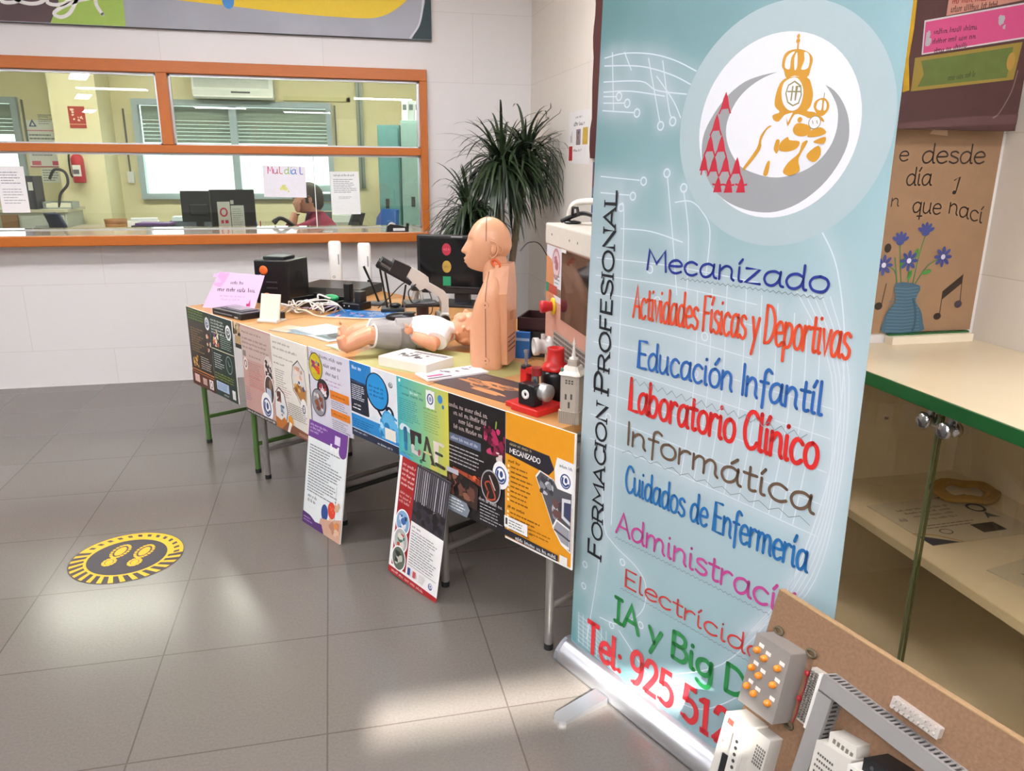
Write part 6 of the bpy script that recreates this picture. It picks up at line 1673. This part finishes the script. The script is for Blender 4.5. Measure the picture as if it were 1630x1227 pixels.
t = thing('switch_box', 'flat grey and black network box under the white antennas', 'network box', (.02, 4.45, .735), -.5)
m = MB(); m.bb((-.2, -.15, 0), (.2, .14, .05), M('#3d4140', .3, .3)); m.build('case', t, bevel=.003)
m = MB()
for i in range(6): m.bb((.0, -.152, .006 + i * .007), (.19, -.15, .009 + i * .007), M('#6a6a6c', .4))
m.build('vent_slot', t)
m = MB(); m.bb((-.19, -.14, .05), (-.14, -.11, .062), BK); m.build('corner_clip', t)
WHP = M('#e8e6e0', .35)
for i, (x, y, lb_) in enumerate(((.006, 4.735, 'white upright wireless antenna nearer the black computer cube'), (.172, 4.60, 'white upright wireless antenna nearer the microscope'))):
    t = thing('wifi_antenna', lb_, 'antenna', (x, y, .735), -.15, 'white wireless antennas')
    prof_ = lambda z, w_, d_: [Vector((w_ * math.copysign(abs(math.cos(a_)) ** .6, math.cos(a_)), d_ * math.copysign(abs(math.sin(a_)) ** .8, math.sin(a_)), z)) for a_ in [2 * PI * k / 24 for k in range(24)]]
    m = MB(); m.loft([prof_(0, .036, .018), prof_(.004, .038, .02), prof_(.25, .038, .02), prof_(.262, .034, .018), prof_(.266, .026, .012)], WHP); m.build('shell', t)
    m = MB(); m.bb((.018, -.0212, .13), (.024, -.0195, .19), M('#8a8a8e', .5)); m.build('side_print', t)
    if i == 0: m = MB(); m.lathe([(.008, 0), (.008, .001), (.005, .001), (.005, 0), (.008, 0)], M('#77777c', .5), (-.01, -.02, .055), 14, R=Matrix.Rotation(PI / 2, 3, 'X')); m.build('front_mark', t)
# black block with an upright stick
t = ot('dev_kit', 'black electronic block with an upright square post among the cables', 'electronics kit', .62, .60, .35)
m = MB(); m.bb((-.075, -.05, 0), (.075, .05, .036), BK); m.build('base_block', t, bevel=.006)
m = MB(); m.bb((-.045, -.02, .036), (-.008, .015, .125), BK); m.cyl((-.026, 0, .125), (-.026, 0, .133), .008, M('#77777a', .3, .6)); m.build('post', t, bevel=.003)
m = MB(); m.bb((.02, -.02, .036), (.06, .03, .09), M('#202022', .4)); m.build('side_module', t, bevel=.003)
for k in range(3): m = MB(); m.cyl((-.05 + .03 * k, -.051, .02), (-.05 + .03 * k, -.0505, .02), .004, M('#d8d8d8', .4)); m.build('indicator', t)
t = ot('cable_tray', 'black open tray holding cables and a green plug', 'tray', .47, .50, .2)
m = MB(); m.bb((-.14, -.08, 0), (.14, .08, .01), BK); 
for q in (((-.14, -.08, 0), (.14, -.074, .035)), ((-.14, .074, 0), (.14, .08, .05)), ((-.14, -.08, 0), (-.134, .08, .04)), ((.134, -.08, 0), (.14, .08, .04))): m.bb(*q, BK)
m.build('shell', t, bevel=.003)
m = MB(); m.ell((.06, .02, .05), (.045, .03, .018), M('#1f8a52', .4), 18, 10); m.build('green_plug', t)
def cable(name, label, pts, r, col):
    m = MB(); m.tube(smooth_pts(pts, 6), r, M(col, .45), 8); return tag(m.build(name), label, 'cable')
def rc(t0, n0, dt, dn, k, seed, zz=.02):
    random.seed(seed); out = []
    for i in range(k):
        p = tp(t0 + dt * i / k + random.uniform(-.05, .05), n0 + dn * i / k + random.uniform(-.05, .05), .741 + random.random() * zz * (0 < i < k - 1)); out.append(p)
    return out
cable('white_cable', 'white cable looped high between the tray and the black block', rc(.40, .40, .22, .12, 9, 3, .07), .0045, '#d9d4cc')
cable('white_cable', 'white cable tangled flat behind the white stand', rc(.48, .24, .2, .2, 9, 5, .03), .004, '#cfc8be')
cable('white_cable', 'long white cable trailing from the tangle towards the blue leaflet', [tp(.5, .3, .742), tp(.62, .32, .76), tp(.72, .34, .742), tp(.84, .42, .741), tp(.95, .5, .741), tp(.98, .6, .741)], .0035, '#d5cdb8')
for sd, lb in ((21, 'white cable coiled close against the black adapter'), (33, 'white cable tangled in front of the green plug'), (47, 'white cable arching over the lilac grey coil'), (52, 'pale cable lying between the tray and the blue leaflet')):
    cable('white_cable', lb, rc(.46 + .03 * (sd % 4), .24 + .02 * (sd % 5), .2, .2, 10, sd, .055), .0034, ('#cfc8be', '#dcd7cf')[sd % 2])
cable('grey_cable', 'lilac grey cable coiled before the black electronic block', rc(.55, .36, .14, .1, 8, 9, .05), .004, '#8f7f96')
cable('black_cable', 'thin black cable looping behind the phone stand', [tp(.72, .68, .741), tp(.70, .76, .78), tp(.76, .82, .86), tp(.88, .84, .87), tp(1.0, .8, .82), tp(1.08, .74, .76), tp(1.06, .70, .741)], .0028, '#1a1a1c')
cable('black_cable', 'black cable running flat in front of the network box', rc(.3, .66, .3, -.1, 8, 11, .01), .004, '#19191b')

# wand on a round foot, phone stand
t = thing('desk_microphone', 'thin black desk wand standing on a flat round foot', 'microphone', (.215, 4.03, .735), 0)
m = MB(); m.lathe([(.05, 0), (.055, .006), (.05, .012), (0, .014)], M('#3a4044', .35)); m.build('base', t)
m = MB(); m.tube([(0, 0, .012), (-.03, .0, .1), (-.07, 0, .2)], [.006, .005, .0065], BK, 10); m.build('stem', t)
m = MB(); m.box((-.045, -.008, .125), (.02, .012, .01), BK); m.build('switch', t)
t = thing('phone_stand', 'black folding stand with a tilted clamp arm on thin legs', 'stand', (.265, 3.83, .735), -.1)
m = MB(); m.bb((-.05, -.05, 0), (.065, .05, .018), M('#26282c', .4)); m.build('base', t, bevel=.004)
for x0, x1, zt in ((-.02, -.05, .215), (.0, -.025, .2), (.055, .075, .13)):
    m = MB(); m.tube([(x0, 0, .016), (x1, 0, zt)], .005, BK, 8); m.build('leg', t)
m = MB(); m.box((.02, 0, .185), (.19, .05, .026), BK, Matrix.Rotation(.52, 3, 'Y')); m.build('clamp_bar', t, bevel=.005)
m = MB(); m.box((-.055, 0, .235), (.018, .05, .03), BK, Matrix.Rotation(.52, 3, 'Y')); m.cyl((-.05, 0, .24), (-.044, 0, .26), .006, BK); m.build('clamp_jaw', t, bevel=.003)
m = MB(); m.bb((-.02, -.025, .05), (.03, .02, .056), M('#c8c8cc', .4)) if False else m.ell((.02, -.01, .03), (.03, .02, .012), BK, 14, 8); m.build('hinge', t)

# ------------------------------------------------------------------ microscope
mic = thing('microscope', 'white and black desktop microscope beside the monitor', 'microscope', (.445, 3.42, .735), .04)
MW = M('#cfccc6', .4); DK = M('#1c1c1f', .35)
m = MB(); m.bb((-.16, -.05, 0), (.045, .05, .022), MW); m.bb((-.0, -.05, .02), (.045, .05, .062), MW); m.build('base', mic, bevel=.006)
m = MB(); m.prism([(.012, .06), (.045, .06), (.045, .135), (.028, .158), (-.06, .21), (-.075, .185), (.0, .135), (.012, .11)], lambda p, q: Vector((p, -.026, q)), lambda p, q: Vector((p, .026, q)), MW); m.build('arm', mic, bevel=.005)
m = MB(); m.prism([(-.085, .165), (-.04, .185), (-.045, .225), (-.075, .245), (-.125, .272), (-.145, .238), (-.105, .19)], lambda p, q: Vector((p, -.03, q)), lambda p, q: Vector((p, .03, q)), MW); m.build('head_housing', mic, bevel=.008)
m = MB(); m.prism([(-.118, .27), (-.15, .215), (-.215, .255), (-.19, .305)], lambda p, q: Vector((p, -.032, q)), lambda p, q: Vector((p, .032, q)), DK); m.build('eyepiece_block', mic, bevel=.004)
for sg in (-1, 1): m = MB(); m.cyl((-.15, sg * .017, .235) if False else (-.185, sg * .016, .268), (-.245, sg * .016, .305), .013, DK); m.build('eyepiece', mic)
m = MB(); m.bb((-.155, -.055, .095), (-.0, .055, .108), DK); m.bb((-.15, -.058, .11), (-.02, .05, .116), M('#5a5c60', .3, .3)); m.build('stage', mic, bevel=.004)
m = MB(); m.cyl((-.09, 0, .185), (-.09, 0, .165), .03, DK); m.build('nosepiece', mic)
for dx, dy in ((-.018, -.008), (.014, -.014), (.0, .016)): m = MB(); m.cyl((-.09 + dx * .6, dy * .6, .168), (-.09 + dx * 1.3, dy * 1.3, .122), .0095, M('#d6d4d0', .25, .6), .006); m.build('objective', mic)
m = MB(); m.cyl((-.07, 0, .022), (-.07, 0, .095), .028, M('#3a2022', .3)); m.build('condenser', mic)
for sg in (-1, 1): m = MB(); m.cyl((.012, sg * .026, .045) if False else (.02, sg * .05, .035), (.02, sg * .075, .035), .023, DK); m.build('focus_knob', mic)
cable('black_cable', 'black lead drooping from the microscope head to its stage', [(.345, 3.385, .93), (.31, 3.37, .9), (.325, 3.36, .852), (.36, 3.36, .858)], .003, '#1a1a1c')
t = thing('handheld_scanner', 'black rounded handheld device lying before the microscope', 'handheld device', (.295, 3.50, .7375), -.35)
m = MB(); m.loft([rect_ring(-.02, .02, .018, -.0 , .012) , rect_ring(-.03, .03, .024, .02, .015)], BK) if False else m.ell((-.01, 0, .024), (.075, .032, .024), BK, 26, 14); m.build('body', t)
m = MB(); m.ell((.02, -.012, .03), (.04, .02, .014), M('#3a3540', .2), 16, 10); m.build('lens', t)
m = MB(); m.box((.03, 0, .045), (.05, .04, .01), M('#2a2a2e', .4)); m.build('top_plate', t, bevel=.003)

# ------------------------------------------------------------------ monitor showing coloured discs
mon = thing('display_monitor', 'black widescreen monitor behind the manikin\'s face', 'monitor', (.64, 3.93, .735), -.42)
m = MB(); m.bb((-.235, -.02, .06), (.235, .02, .36), M('#1d1d1f', .35)); m.build('bezel', mon, bevel=.006)
m = MB(); m.bb((-.218, -.0215, .09), (.218, -.0202, .343), M('#131315', .12)); scr = m.build('screen', mon)
a = Art(step=.00005)
a.ell2(-.075, .288, .024, .031, M('#a3263c', .4)); a.ell2(-.075, .2, .024, .031, M('#a8893a', .4)); a.rect(-.096, .102, -.054, .15, M('#1f8a5c', .4)); a.ticks(-.09, .283, -.06, .014, M('#d67a86', .4), .002); a.ticks(-.09, .196, -.06, .01, M('#6f5a26', .4), .002); a.rect(-.08, .093, .1, .099, M('#3a3a3e', .4))
a.build('screen_icons', mon).location = (0, -.0218, 0)
m = MB(); m.bb((-.05, -.022, .349), (.01, -.0202, .355), M('#8a8a8c', .4)); m.build('brand_plate', mon)
m = MB(); m.bb((-.04, -.01, .01), (.04, .03, .12), DK); m.bb((-.13, -.09, 0), (.13, .1, .014), DK); m.build('stand', mon, bevel=.004)

# ------------------------------------------------------------------ things behind the manikin
t = thing('desk_organiser', 'black drawer box with a dark red lid standing behind the manikin', 'organiser', (.80, 2.79, .735), -.5)
m = MB(); m.bb((-.11, -.07, 0), (.11, .09, .1), M('#1a1a1d', .35)); m.build('box', t, bevel=.003)
m = MB()
for p_, q_ in (((-.115, -.075, .1), (.115, -.069, .15)), ((-.115, .084, .1), (.115, .09, .15)), ((-.115, -.075, .1), (-.109, .09, .15)), ((.109, -.075, .1), (.115, .09, .15)), ((-.115, -.075, .1), (.115, .09, .108))): m.bb(p_, q_, M('#35181c', .5))
m.build('open_lid', t)
t = thing('blue_book', 'bright blue book standing on edge behind the manikin\'s back', 'book', (.675, 2.745, .735), -.5)
m = MB(); m.bb((-.03, -.01, 0), (.03, .01, .1), M('#2a6fc0', .4)); m.build('cover', t); m = MB(); m.bb((-.03, -.0112, .068), (.03, -.01, .078), M('#9cc2ea', .4)); m.build('cover_band', t)
cable('black_cable', 'thin black cable arching behind the manikin\'s head', [(.90, 3.0, .75), (.86, 2.98, 1.0), (.80, 2.95, 1.13), (.74, 2.92, 1.15), (.70, 2.9, 1.12)], .002, '#1a1a1c')

# ------------------------------------------------------------------ red toy lathe, tower, white machine
toy = ot('toy_lathe', 'red and black small machine model near the banner end of the desks', 'machine model', 2.43, .085, .0)
RD_ = M('#c6231f', .35); BL_ = M('#17171a', .3); SV = M('#9b9da0', .25, .8)
m = MB(); m.bb((-.09, -.05, 0), (-.02, .05, .016), RD_); m.bb((-.05, -.065, 0), (.06, .055, .02), RD_); m.build('base_plate', toy, bevel=.003)
m = MB(); m.bb((-.078, .0, .016), (-.052, .026, .115), RD_); m.build('column', toy, bevel=.003)
m = MB(); m.cyl((-.065, .013, .112), (-.065, .013, .12), .016, BL_); m.cyl((-.065, .013, .12), (-.065, .013, .16), .005, SV); m.cyl((-.065, .013, .16), (-.065, .013, .168), .008, SV); m.build('spindle', toy)
m = MB(); m.bb((-.065, .002, .1), (-.02, .024, .118), RD_); m.cyl((-.02, .013, .098), (-.02, .013, .122), .016, M('#8a1f1f', .35)); m.build('arm', toy)
m = MB(); m.cyl((-.022, .01, .05), (-.022, .01, .1), .011, SV); m.box((-.03, -.0, .062), (.03, .03, .026), SV); m.build('chuck', toy)
m = MB(); m.bb((-.035, -.05, .02), (.03, -.01, .085), BL_); m.cyl((-.002, -.0505, .058), (-.002, -.01, .058), .028, BL_); m.build('gear_case', toy, bevel=.004)
m = MB(); m.lathe([(.006, 0), (.014, 0), (.014, .003), (.006, .003), (.006, 0)], M('#e0e0de', .4), (-.002, -.0505, .055), 20, R=Matrix.Rotation(PI / 2, 3, 'X')); m.build('white_ring', toy)
m = MB(); m.lathe([(.0, 0), (.024, 0), (.026, .004), (.024, .008), (.026, .012), (.024, .016), (.026, .02), (.024, .024), (.026, .028), (.026, .034), (0, .034)], M('#b2b2b0', .3, .5), (.02, -.012, .062), 22, R=Matrix.Rotation(PI / 2, 3, 'Y')); m.build('stepped_pulley', toy)
t = ot('pellet_hopper', 'red funnel on a black bell body behind the toy lathe', 'hopper model', 2.405, .185, .0)
m = MB(); m.lathe([(.036, 0), (.04, .012), (.044, .05), (.046, .085), (.04, .1), (0, .1)], BL_); m.build('bell_body', t)
m = MB(); m.lathe([(.042, .1), (.044, .106), (.036, .118), (.027, .125), (.026, .162), (.0265, .168), (.022, .168), (.021, .13), (0, .13)], RD_); m.build('funnel', t)
t = ot('bell_tower_model', 'grey printed bell tower model with windows and a white spire', 'tower model', 2.575, .075, .30)
TW = M('#a49b8e', .6, var=.06); TWL = M('#d8d4ca', .6); HOLE = M('#4a4640', .8)
def sq(w_, z, ch=.25): 
    k = w_ * (1 - ch); return [Vector(p + (z,)) for p in ((w_, -k), (w_, k), (k, w_), (-k, w_), (-w_, k), (-w_, -k), (-k, -w_), (k, -w_))]
m = MB(); m.loft([sq(.032, 0), sq(.032, .036)], TW, smooth=False)
for i in range(9): m.bb((-.024 + i * .006 - .0012, -.0335, 0), (-.024 + i * .006 + .0012, -.032, .036), M('#8d8478', .6)); 
m.build('ribbed_foot', t)
m = MB(); m.loft([sq(.0285, .036), sq(.0285, .138), sq(.03, .14)], TW, smooth=False); m.build('shaft', t)
m = MB()
for u, z, h_ in ((-.008, .07, .016), (.009, .072, .016), (.002, .046, .018)): m.bb((u - .0028, -.0292, z), (u + .0028, -.0284, z + h_), HOLE)
for r_ in range(2):
    for k in range(3): m.bb((-.01 + k * .009, -.0292, .116 + r_ * .007), (-.0045 + k * .009, -.0284, .1205 + r_ * .007), HOLE)
m.build('window', t)
m = MB(); m.loft([sq(.0335, .14), sq(.032, .144), sq(.024, .152), sq(.02, .164)], TWL, smooth=False); m.build('roof', t)
m = MB(); m.loft([sq(.0135, .164), sq(.0145, .178), sq(.012, .182)], TW, smooth=False); m.build('belfry', t)
m = MB(); m.lathe([(.012, .182), (.013, .186), (.006, .188), (.0045, .2), (.003, .222), (.0045, .226), (.003, .23), (.0, .245)], TWL, n=16); m.build('spire', t)
m = MB(); m.ell((-.0225, -.0255, .154), (.005, .002, .007), M('#4f7a6e', .4), 12, 8); m.build('clock', t)

# white desktop machine with a tinted window, red stop button and perforated side
pr_ = thing('desktop_machine', 'white desktop machine with a tinted window and red stop button partly behind the banner', 'machine', (.69, 2.235, .735))
CR = M('#d9d3c6', .45); CRF = M('#c08e7a', .5, var=.06)
PX, PY0, PY1 = .0, -.235, .235
m = MB(); m.bb((.002, PY0, 0), (.30, PY1, .47), CR); m.build('case', pr_, bevel=.004)
m = MB(); m.bb((-.008, PY0, .455), (.31, PY1 + .004, .522), CR); m.build('lid', pr_, bevel=.005)
m = MB(); m.bb((-.003, PY0, .0), (.002, PY1, .455), CRF); m.build('front_skin', pr_)
a = Art(step=.00005, fn=lambda u, v, d: (-.0035 - d, -u, v))
a.rect(-.232, .28, -.06, .453, M('#d9dbe2', .4)); a.ell2(-.12, .40, .045, .05, M('#b8808a', .5)); a.ell2(-.12, .40, .036, .04, M('#d6c0c4', .5)); a.dots(-.145, .38, -.095, .425, 8, [M('#9a5a64', .5), M('#c8929a', .5)], .01, .016)
a.poly([(-.232, .28), (-.14, .28), (-.14, .36), (-.17, .41), (-.232, .42)], M('#c9885a', .5)); a.rect(-.2, .3, -.1, .33, M('#b0483a', .5)); a.rect(-.232, .30, -.2, .33, M('#2f8a6a', .5)); a.rect(-.19, .255, -.13, .295, M('#b87a5e', .5)); a.rect(-.1, .30, -.06, .325, M('#7a6a5a', .5)); a.lines(-.13, .335, -.07, .37, 3, M('#5f8a7a', .5), .3)
a.build('sticker', pr_)
m = MB(); m.bb((-.006, -.235, .235), (-.003, .05, .452), M('#2a2927', .06)); m.build('tinted_window', pr_)
m = MB(); m.bb((-.0072, .005, .445), (-.0062, .055, .455), M('#e6e6e6', .5)); m.build('window_label', pr_)
for y, z in ((.16, .49), (-.03, .487), (-.11, .487)): 
    m = MB(); m.cyl((-.0085, y, z), (-.0075, y, z), .004, M('#4a4640', .4), n=10); m.build('lid_screw', pr_)
m = MB(); m.lathe([(.0, 0), (.028, 0), (.028, .006), (.018, .008)], M('#e0b81c', .4), (-.003, .135, .262), 24, R=Matrix.Rotation(-PI / 2, 3, 'Y')); m.build('yellow_collar', pr_)
m = MB(); m.lathe([(.016, 0), (.015, .012), (.018, .02), (.021, .034), (.019, .04), (0, .042)], M('#c0202a', .35), (-.008, .135, .262), 24, R=Matrix.Rotation(-PI / 2, 3, 'Y')); m.build('stop_button', pr_)['label'] = 'red mushroom stop button'
m = MB(); m.bb((-.004, -.235, .0), (.001, .135, .185), M('#a39b92', .4, .2))
m.build('perforated_plate', pr_)
m = MB()
for i in range(11):
    for k in range(14):
        m.bb((-.0052, .125 - k * .0245 - .019, .170 - i * .0148), (-.0041, .125 - k * .0245, .179 - i * .0148), M('#6a645d', .6)); 
m.build('perforation_slot', pr_)
m = MB(); m.tube(smooth_pts([(.05, .18, .522), (.06, .175, .575), (.09, .15, .592), (.14, -.02, .597), (.16, -.2, .6)], 5), .014, CR, 10, flat=.6); m.build('carry_handle', pr_)
m = MB(); m.tube(smooth_pts([(.03, .185, .53), (.06, .15, .548), (.08, .11, .558), (.1, .04, .55), (.12, -.1, .53)], 5), .007, BL_, 8); m.tube([(.055, .15, .55), (.05, .13, .575), (.055, .1, .575), (.06, .1, .55)], .005, BL_, 8); m.ell((.06, .16, .527), (.03, .02, .006), BL_, 14, 8); m.build('clamp_lever', pr_)
CLP = M('#c9c4be', .15, coat=.6)
m = MB(); m.lathe([(.0, 0), (.034, 0), (.034, .012), (.026, .016), (.024, .04), (.03, .044), (.03, .06), (.024, .06), (.022, .046), (0, .046)], CLP, (-.003, .16, .125), 24, R=Matrix.Rotation(-PI / 2, 3, 'Y')); m.cyl((-.03, .16, .15), (-.03, .16, .166), .008, CLP); m.build('clear_cup', pr_)
t = thing('small_bottle', 'tiny clear bottle with a pale cap by the red funnel', 'bottle', tp(2.30, .2), 0)
m = MB(); m.lathe([(0, 0), (.012, 0), (.013, .004), (.013, .03), (.006, .037), (.006, .042), (0, .042)], M('#9aa27a', .15, coat=.5), n=16); m.build('glass_body', t)
m = MB(); m.lathe([(0, .042), (.007, .042), (.007, .054), (0, .055)], M('#e2e0d8', .4), n=14); m.build('cap', t)

# ------------------------------------------------------------------ tall spiky plant in the corner
plant = thing('dragon_plant', 'tall dark green spiky dragon plant in the room corner', 'plant', (1.02, 4.78, 0))
m = MB(); m.lathe([(0, 0), (.13, 0), (.145, .02), (.17, .3), (.18, .32), (.165, .32), (.155, .29), (0, .29)], M('#6b3f2c', .6), n=32); m.build('pot', plant)
m = MB(); m.lathe([(.154, .285), (.05, .3), (0, .302)], M('#2e241c', .9, bump=.5), n=24); m.build('soil', plant)
LF = [M(h, .42, var=.15, scale=20) for h in ('#26361f', '#1f2d1a', '#33452a', '#2b3a24')]
random.seed(21)
crowns = [((.0, -.05, 1.46), .44, 260), ((-.20, -.06, 1.17), .38, 220), ((.17, .04, 1.53), .42, 220)]
for ci, (cc, L, n) in enumerate(crowns):
    m = MB(); m.tube(smooth_pts([(.03 * (ci - 1), 0, .29), (cc[0] * .4, cc[1] * .4, .7), (cc[0] * .85, cc[1], cc[2] - .25), cc], 5), [.022] * 16, M('#7a6850', .8, var=.2), 10); m.build('stem', plant)
    m = MB()
    for k in range(n):
        az = random.uniform(0, 2 * PI); el = random.choice((random.uniform(-.3, .6), random.uniform(-.2, 1.0), random.uniform(.5, 1.35))); l = L * random.uniform(.65, 1.1)
        b0 = Vector(cc) + Vector((0, 0, random.uniform(-.12, .03)))
        d_ = Vector((math.cos(az) * math.cos(el), math.sin(az) * math.cos(el), math.sin(el)))
        side = Vector((-math.sin(az), math.cos(az), 0))
        droop = random.uniform(.9, 2.1) * (1.15 - el * .62)
        vs = []
        N = 9
        p = b0.copy()
        for i in range(N + 1):
            s_ = i / N
            dd_ = (d_ + Vector((0, 0, -droop * s_ * 1.6))).normalized()
            if i: p = p + dd_ * (l / N)
            if b0.y < 9 and 4.78 + p.y > 5.44: p.y = 5.44 - 4.78
            if 1.02 + p.x > 1.37: p.x = 1.37 - 1.02
            w_ = .0095 * (1 - s_) ** .6 * (.55 + .9 * min(1, s_ * 5))
            up = side.cross(dd_) * .25 * w_
            vs += [p + side * w_, p - up, p - side * w_]
        fs = []
        for i in range(N):
            o_ = i * 3
            fs += [(o_, o_ + 1, o_ + 4, o_ + 3), (o_ + 1, o_ + 2, o_ + 5, o_ + 4)]
        m.add(vs, fs, random.choice(LF), True)
    m.build('leaf_crown', plant)

# ------------------------------------------------------------------ clerk at the office desk
per = thing('person', 'clerk in a maroon cardigan seated behind the glass with a hand on the cheek', 'person', (-.05, 6.55, .12), PI - .12)
PS = M('#c48f78', .5, var=.05)
CARD = M('#8a1f42', .85, var=.12, scale=120, bump=.3)
# local x = facing direction, y = the person's left, z up; seat at .46
m = MB(); R_h = Matrix.Rotation(-.10, 3, 'Y').inverted()
HC = Vector((.135, .0, 1.055))
head_mesh(m, PS, 1., HC, R_h)
ear(m, PS, 1., HC, R_h, 1); ear(m, PS, 1., HC, R_h, -1)
m.tube([(.06, 0, .9), (.085, 0, .94), (.11, 0, 1.0)], [.06, .052, .05], PS, 18)
m.loft([[Vector((x0 + a_ * math.cos(t), b_ * math.sin(t), z)) for t in [2 * PI * i / 24 for i in range(24)]] for z, x0, a_, b_ in ((.44, -.06, .12, .17), (.55, -.04, .115, .16), (.7, .0, .115, .17), (.82, .03, .105, .19), (.9, .05, .07, .14), (.93, .06, .05, .06))], PS)
for sg in (-1, 1): m.tube([(-.04, sg * .09, .48), (.25, sg * .1, .5), (.38, sg * .1, .47), (.4, sg * .1, .25), (.4, sg * .1, .04)], [.085, .075, .06, .052, .04], PS, 16); m.tube([(.37, sg * .1, .03), (.5, sg * .1, .02)], [.04, .03], PS, 12)
ELB = {1: Vector((.27, .18, .785)), -1: Vector((.24, -.2, .79))}
WR = {1: Vector((.222, .10, .945)), -1: Vector((.42, -.08, .775))}
for sg in (-1, 1):
    sh = Vector((.04, sg * .17, .85)); m.tube([sh, ELB[sg], (ELB[sg] + WR[sg]) / 2, WR[sg]], [.052, .043, .038, .027], PS, 14)
hw = WR[1] + Vector((-.02, -.012, .045)); m.ell(hw, (.026, .02, .042), PS, 14, 10)
for k in range(4):
    b0 = hw + Vector((.018 - .013 * k, -.006, .032)); m.tube([b0, b0 + Vector((-.006, -.004, .026)), b0 + Vector((-.02, -.006, .042 - .004 * abs(k - 1)))], [.0095, .009, .007], PS, 8)
b0 = hw + Vector((.02, -.01, .0)); m.tube([b0, b0 + Vector((.012, -.012, .022)), b0 + Vector((.008, -.016, .04))], [.0105, .0095, .008], PS, 8)
hw = WR[-1] + Vector((.045, .01, -.005)); m.ell(hw, (.042, .036, .018), PS, 14, 10)
for k in range(4): b0 = hw + Vector((.032, -.026 + .017 * k, .0)); m.tube([b0, b0 + Vector((.03, 0, .002)), b0 + Vector((.055 - .006 * abs(k - 1.5), 0, -.008))], [.0095, .009, .0075], PS, 8)
b0 = hw + Vector((-.01, .034, .0)); m.tube([b0, b0 + Vector((.02, .022, 0)), b0 + Vector((.04, .028, -.004))], [.011, .0095, .008], PS, 8)
m.build('body', per, remesh=.0052, smooth_it=1)
m = MB()
m.loft([[Vector((x0 + a_ * math.cos(t), b_ * math.sin(t), z)) for t in [2 * PI * i / 28 for i in range(28)]] for z, x0, a_, b_ in ((.42, -.06, .15, .2), (.55, -.045, .145, .19), (.7, -.005, .14, .2), (.82, .025, .125, .215), (.89, .045, .09, .17), (.935, .065, .068, .085), (.955, .075, .06, .066))], CARD)
for sg in (-1, 1): sh = Vector((.035, sg * .17, .85)); m.tube([sh, ELB[sg] + Vector((-.01, 0, -.01)), ELB[sg] * .55 + WR[sg] * .45], [.075, .062, .05], CARD, 16)
m.build('cardigan', per, remesh=.007, smooth_it=3)
m = MB(); m.tube(smooth_pts([(.12, .07, .95), (.15, .05, .85), (.145, .03, .72), (.1, .02, .6)], 5), .03, M('#5f2a52', .8), 10, flat=.5); m.tube(smooth_pts([(.12, -.06, .95), (.155, -.04, .85), (.14, -.02, .72)], 5), .03, M('#5f2a52', .8), 10, flat=.5); m.build('scarf', per)
HAIR_ = M('#3b322f', .6, var=.2, scale=90)
m = MB()
rings = []
for j in range(15):
    ph = -.35 + (PI / 2 + .35) * j / 14
    rings.append([HC + R_h @ Vector((-.012 + (.098 if math.cos(t) > 0 else .118) * math.cos(ph) * math.cos(t) * (1.02 if math.cos(t) > .2 and ph > .55 else (.45 if math.cos(t) > .2 else 1)), .084 * math.cos(ph) * math.sin(t), .008 + .122 * math.sin(ph))) for t in [2 * PI * i / 32 for i in range(32)]])
m.loft(rings, HAIR_); m.ell(HC + R_h @ Vector((-.075, 0, -.03)), (.05, .066, .07), HAIR_, 18, 12)
m.build('hair', per, remesh=.006, smooth_it=2)
m = MB()
for sg in (-1, 1):
    o_ = HC + R_h @ Vector((.108, sg * .033, .012)); m.tube([o_ + R_h @ Vector((0, .022 * math.cos(t), .017 * math.sin(t))) for t in [2 * PI * i / 18 for i in range(18)]], .0018, M('#3a2a2a', .3), 6, closed=True); m.tube([o_ + R_h @ Vector((0, sg * .022, .004)), HC + R_h @ Vector((.0, sg * .08, .004))], .0018, M('#3a2a2a', .3), 6)
m.tube([HC + R_h @ Vector((.11, -.011, .014)), HC + R_h @ Vector((.116, 0, .016)), HC + R_h @ Vector((.11, .011, .014))], .0018, M('#3a2a2a', .3), 6); m.build('glasses', per)
m = MB(); m.tube([WR[1] + Vector((.03 * math.cos(t), .028 * math.sin(t), -.01)) for t in [2 * PI * i / 20 for i in range(20)]], .005, M('#2a2426', .4), 8, closed=True); m.build('wristwatch', per)
m = MB()
for sg in (-1, 1): m.tube([(-.05, sg * .09, .47), (.25, sg * .1, .5), (.38, sg * .1, .46), (.4, sg * .1, .25), (.4, sg * .1, .08)], [.1, .085, .07, .06, .055], M('#2c3040', .8), 16); 
m.build('trousers', per)
m = MB()
for sg in (-1, 1): m.ell((.44, sg * .1, .035), (.12, .045, .035), M('#1c1c1e', .5), 16, 10)
m.build('shoe', per)
office_chair('dark office chair the clerk sits on', (-.0, 6.56, .12), -PI / 2 - .12, M('#2c3340', .6, bump=.2, scale=200))
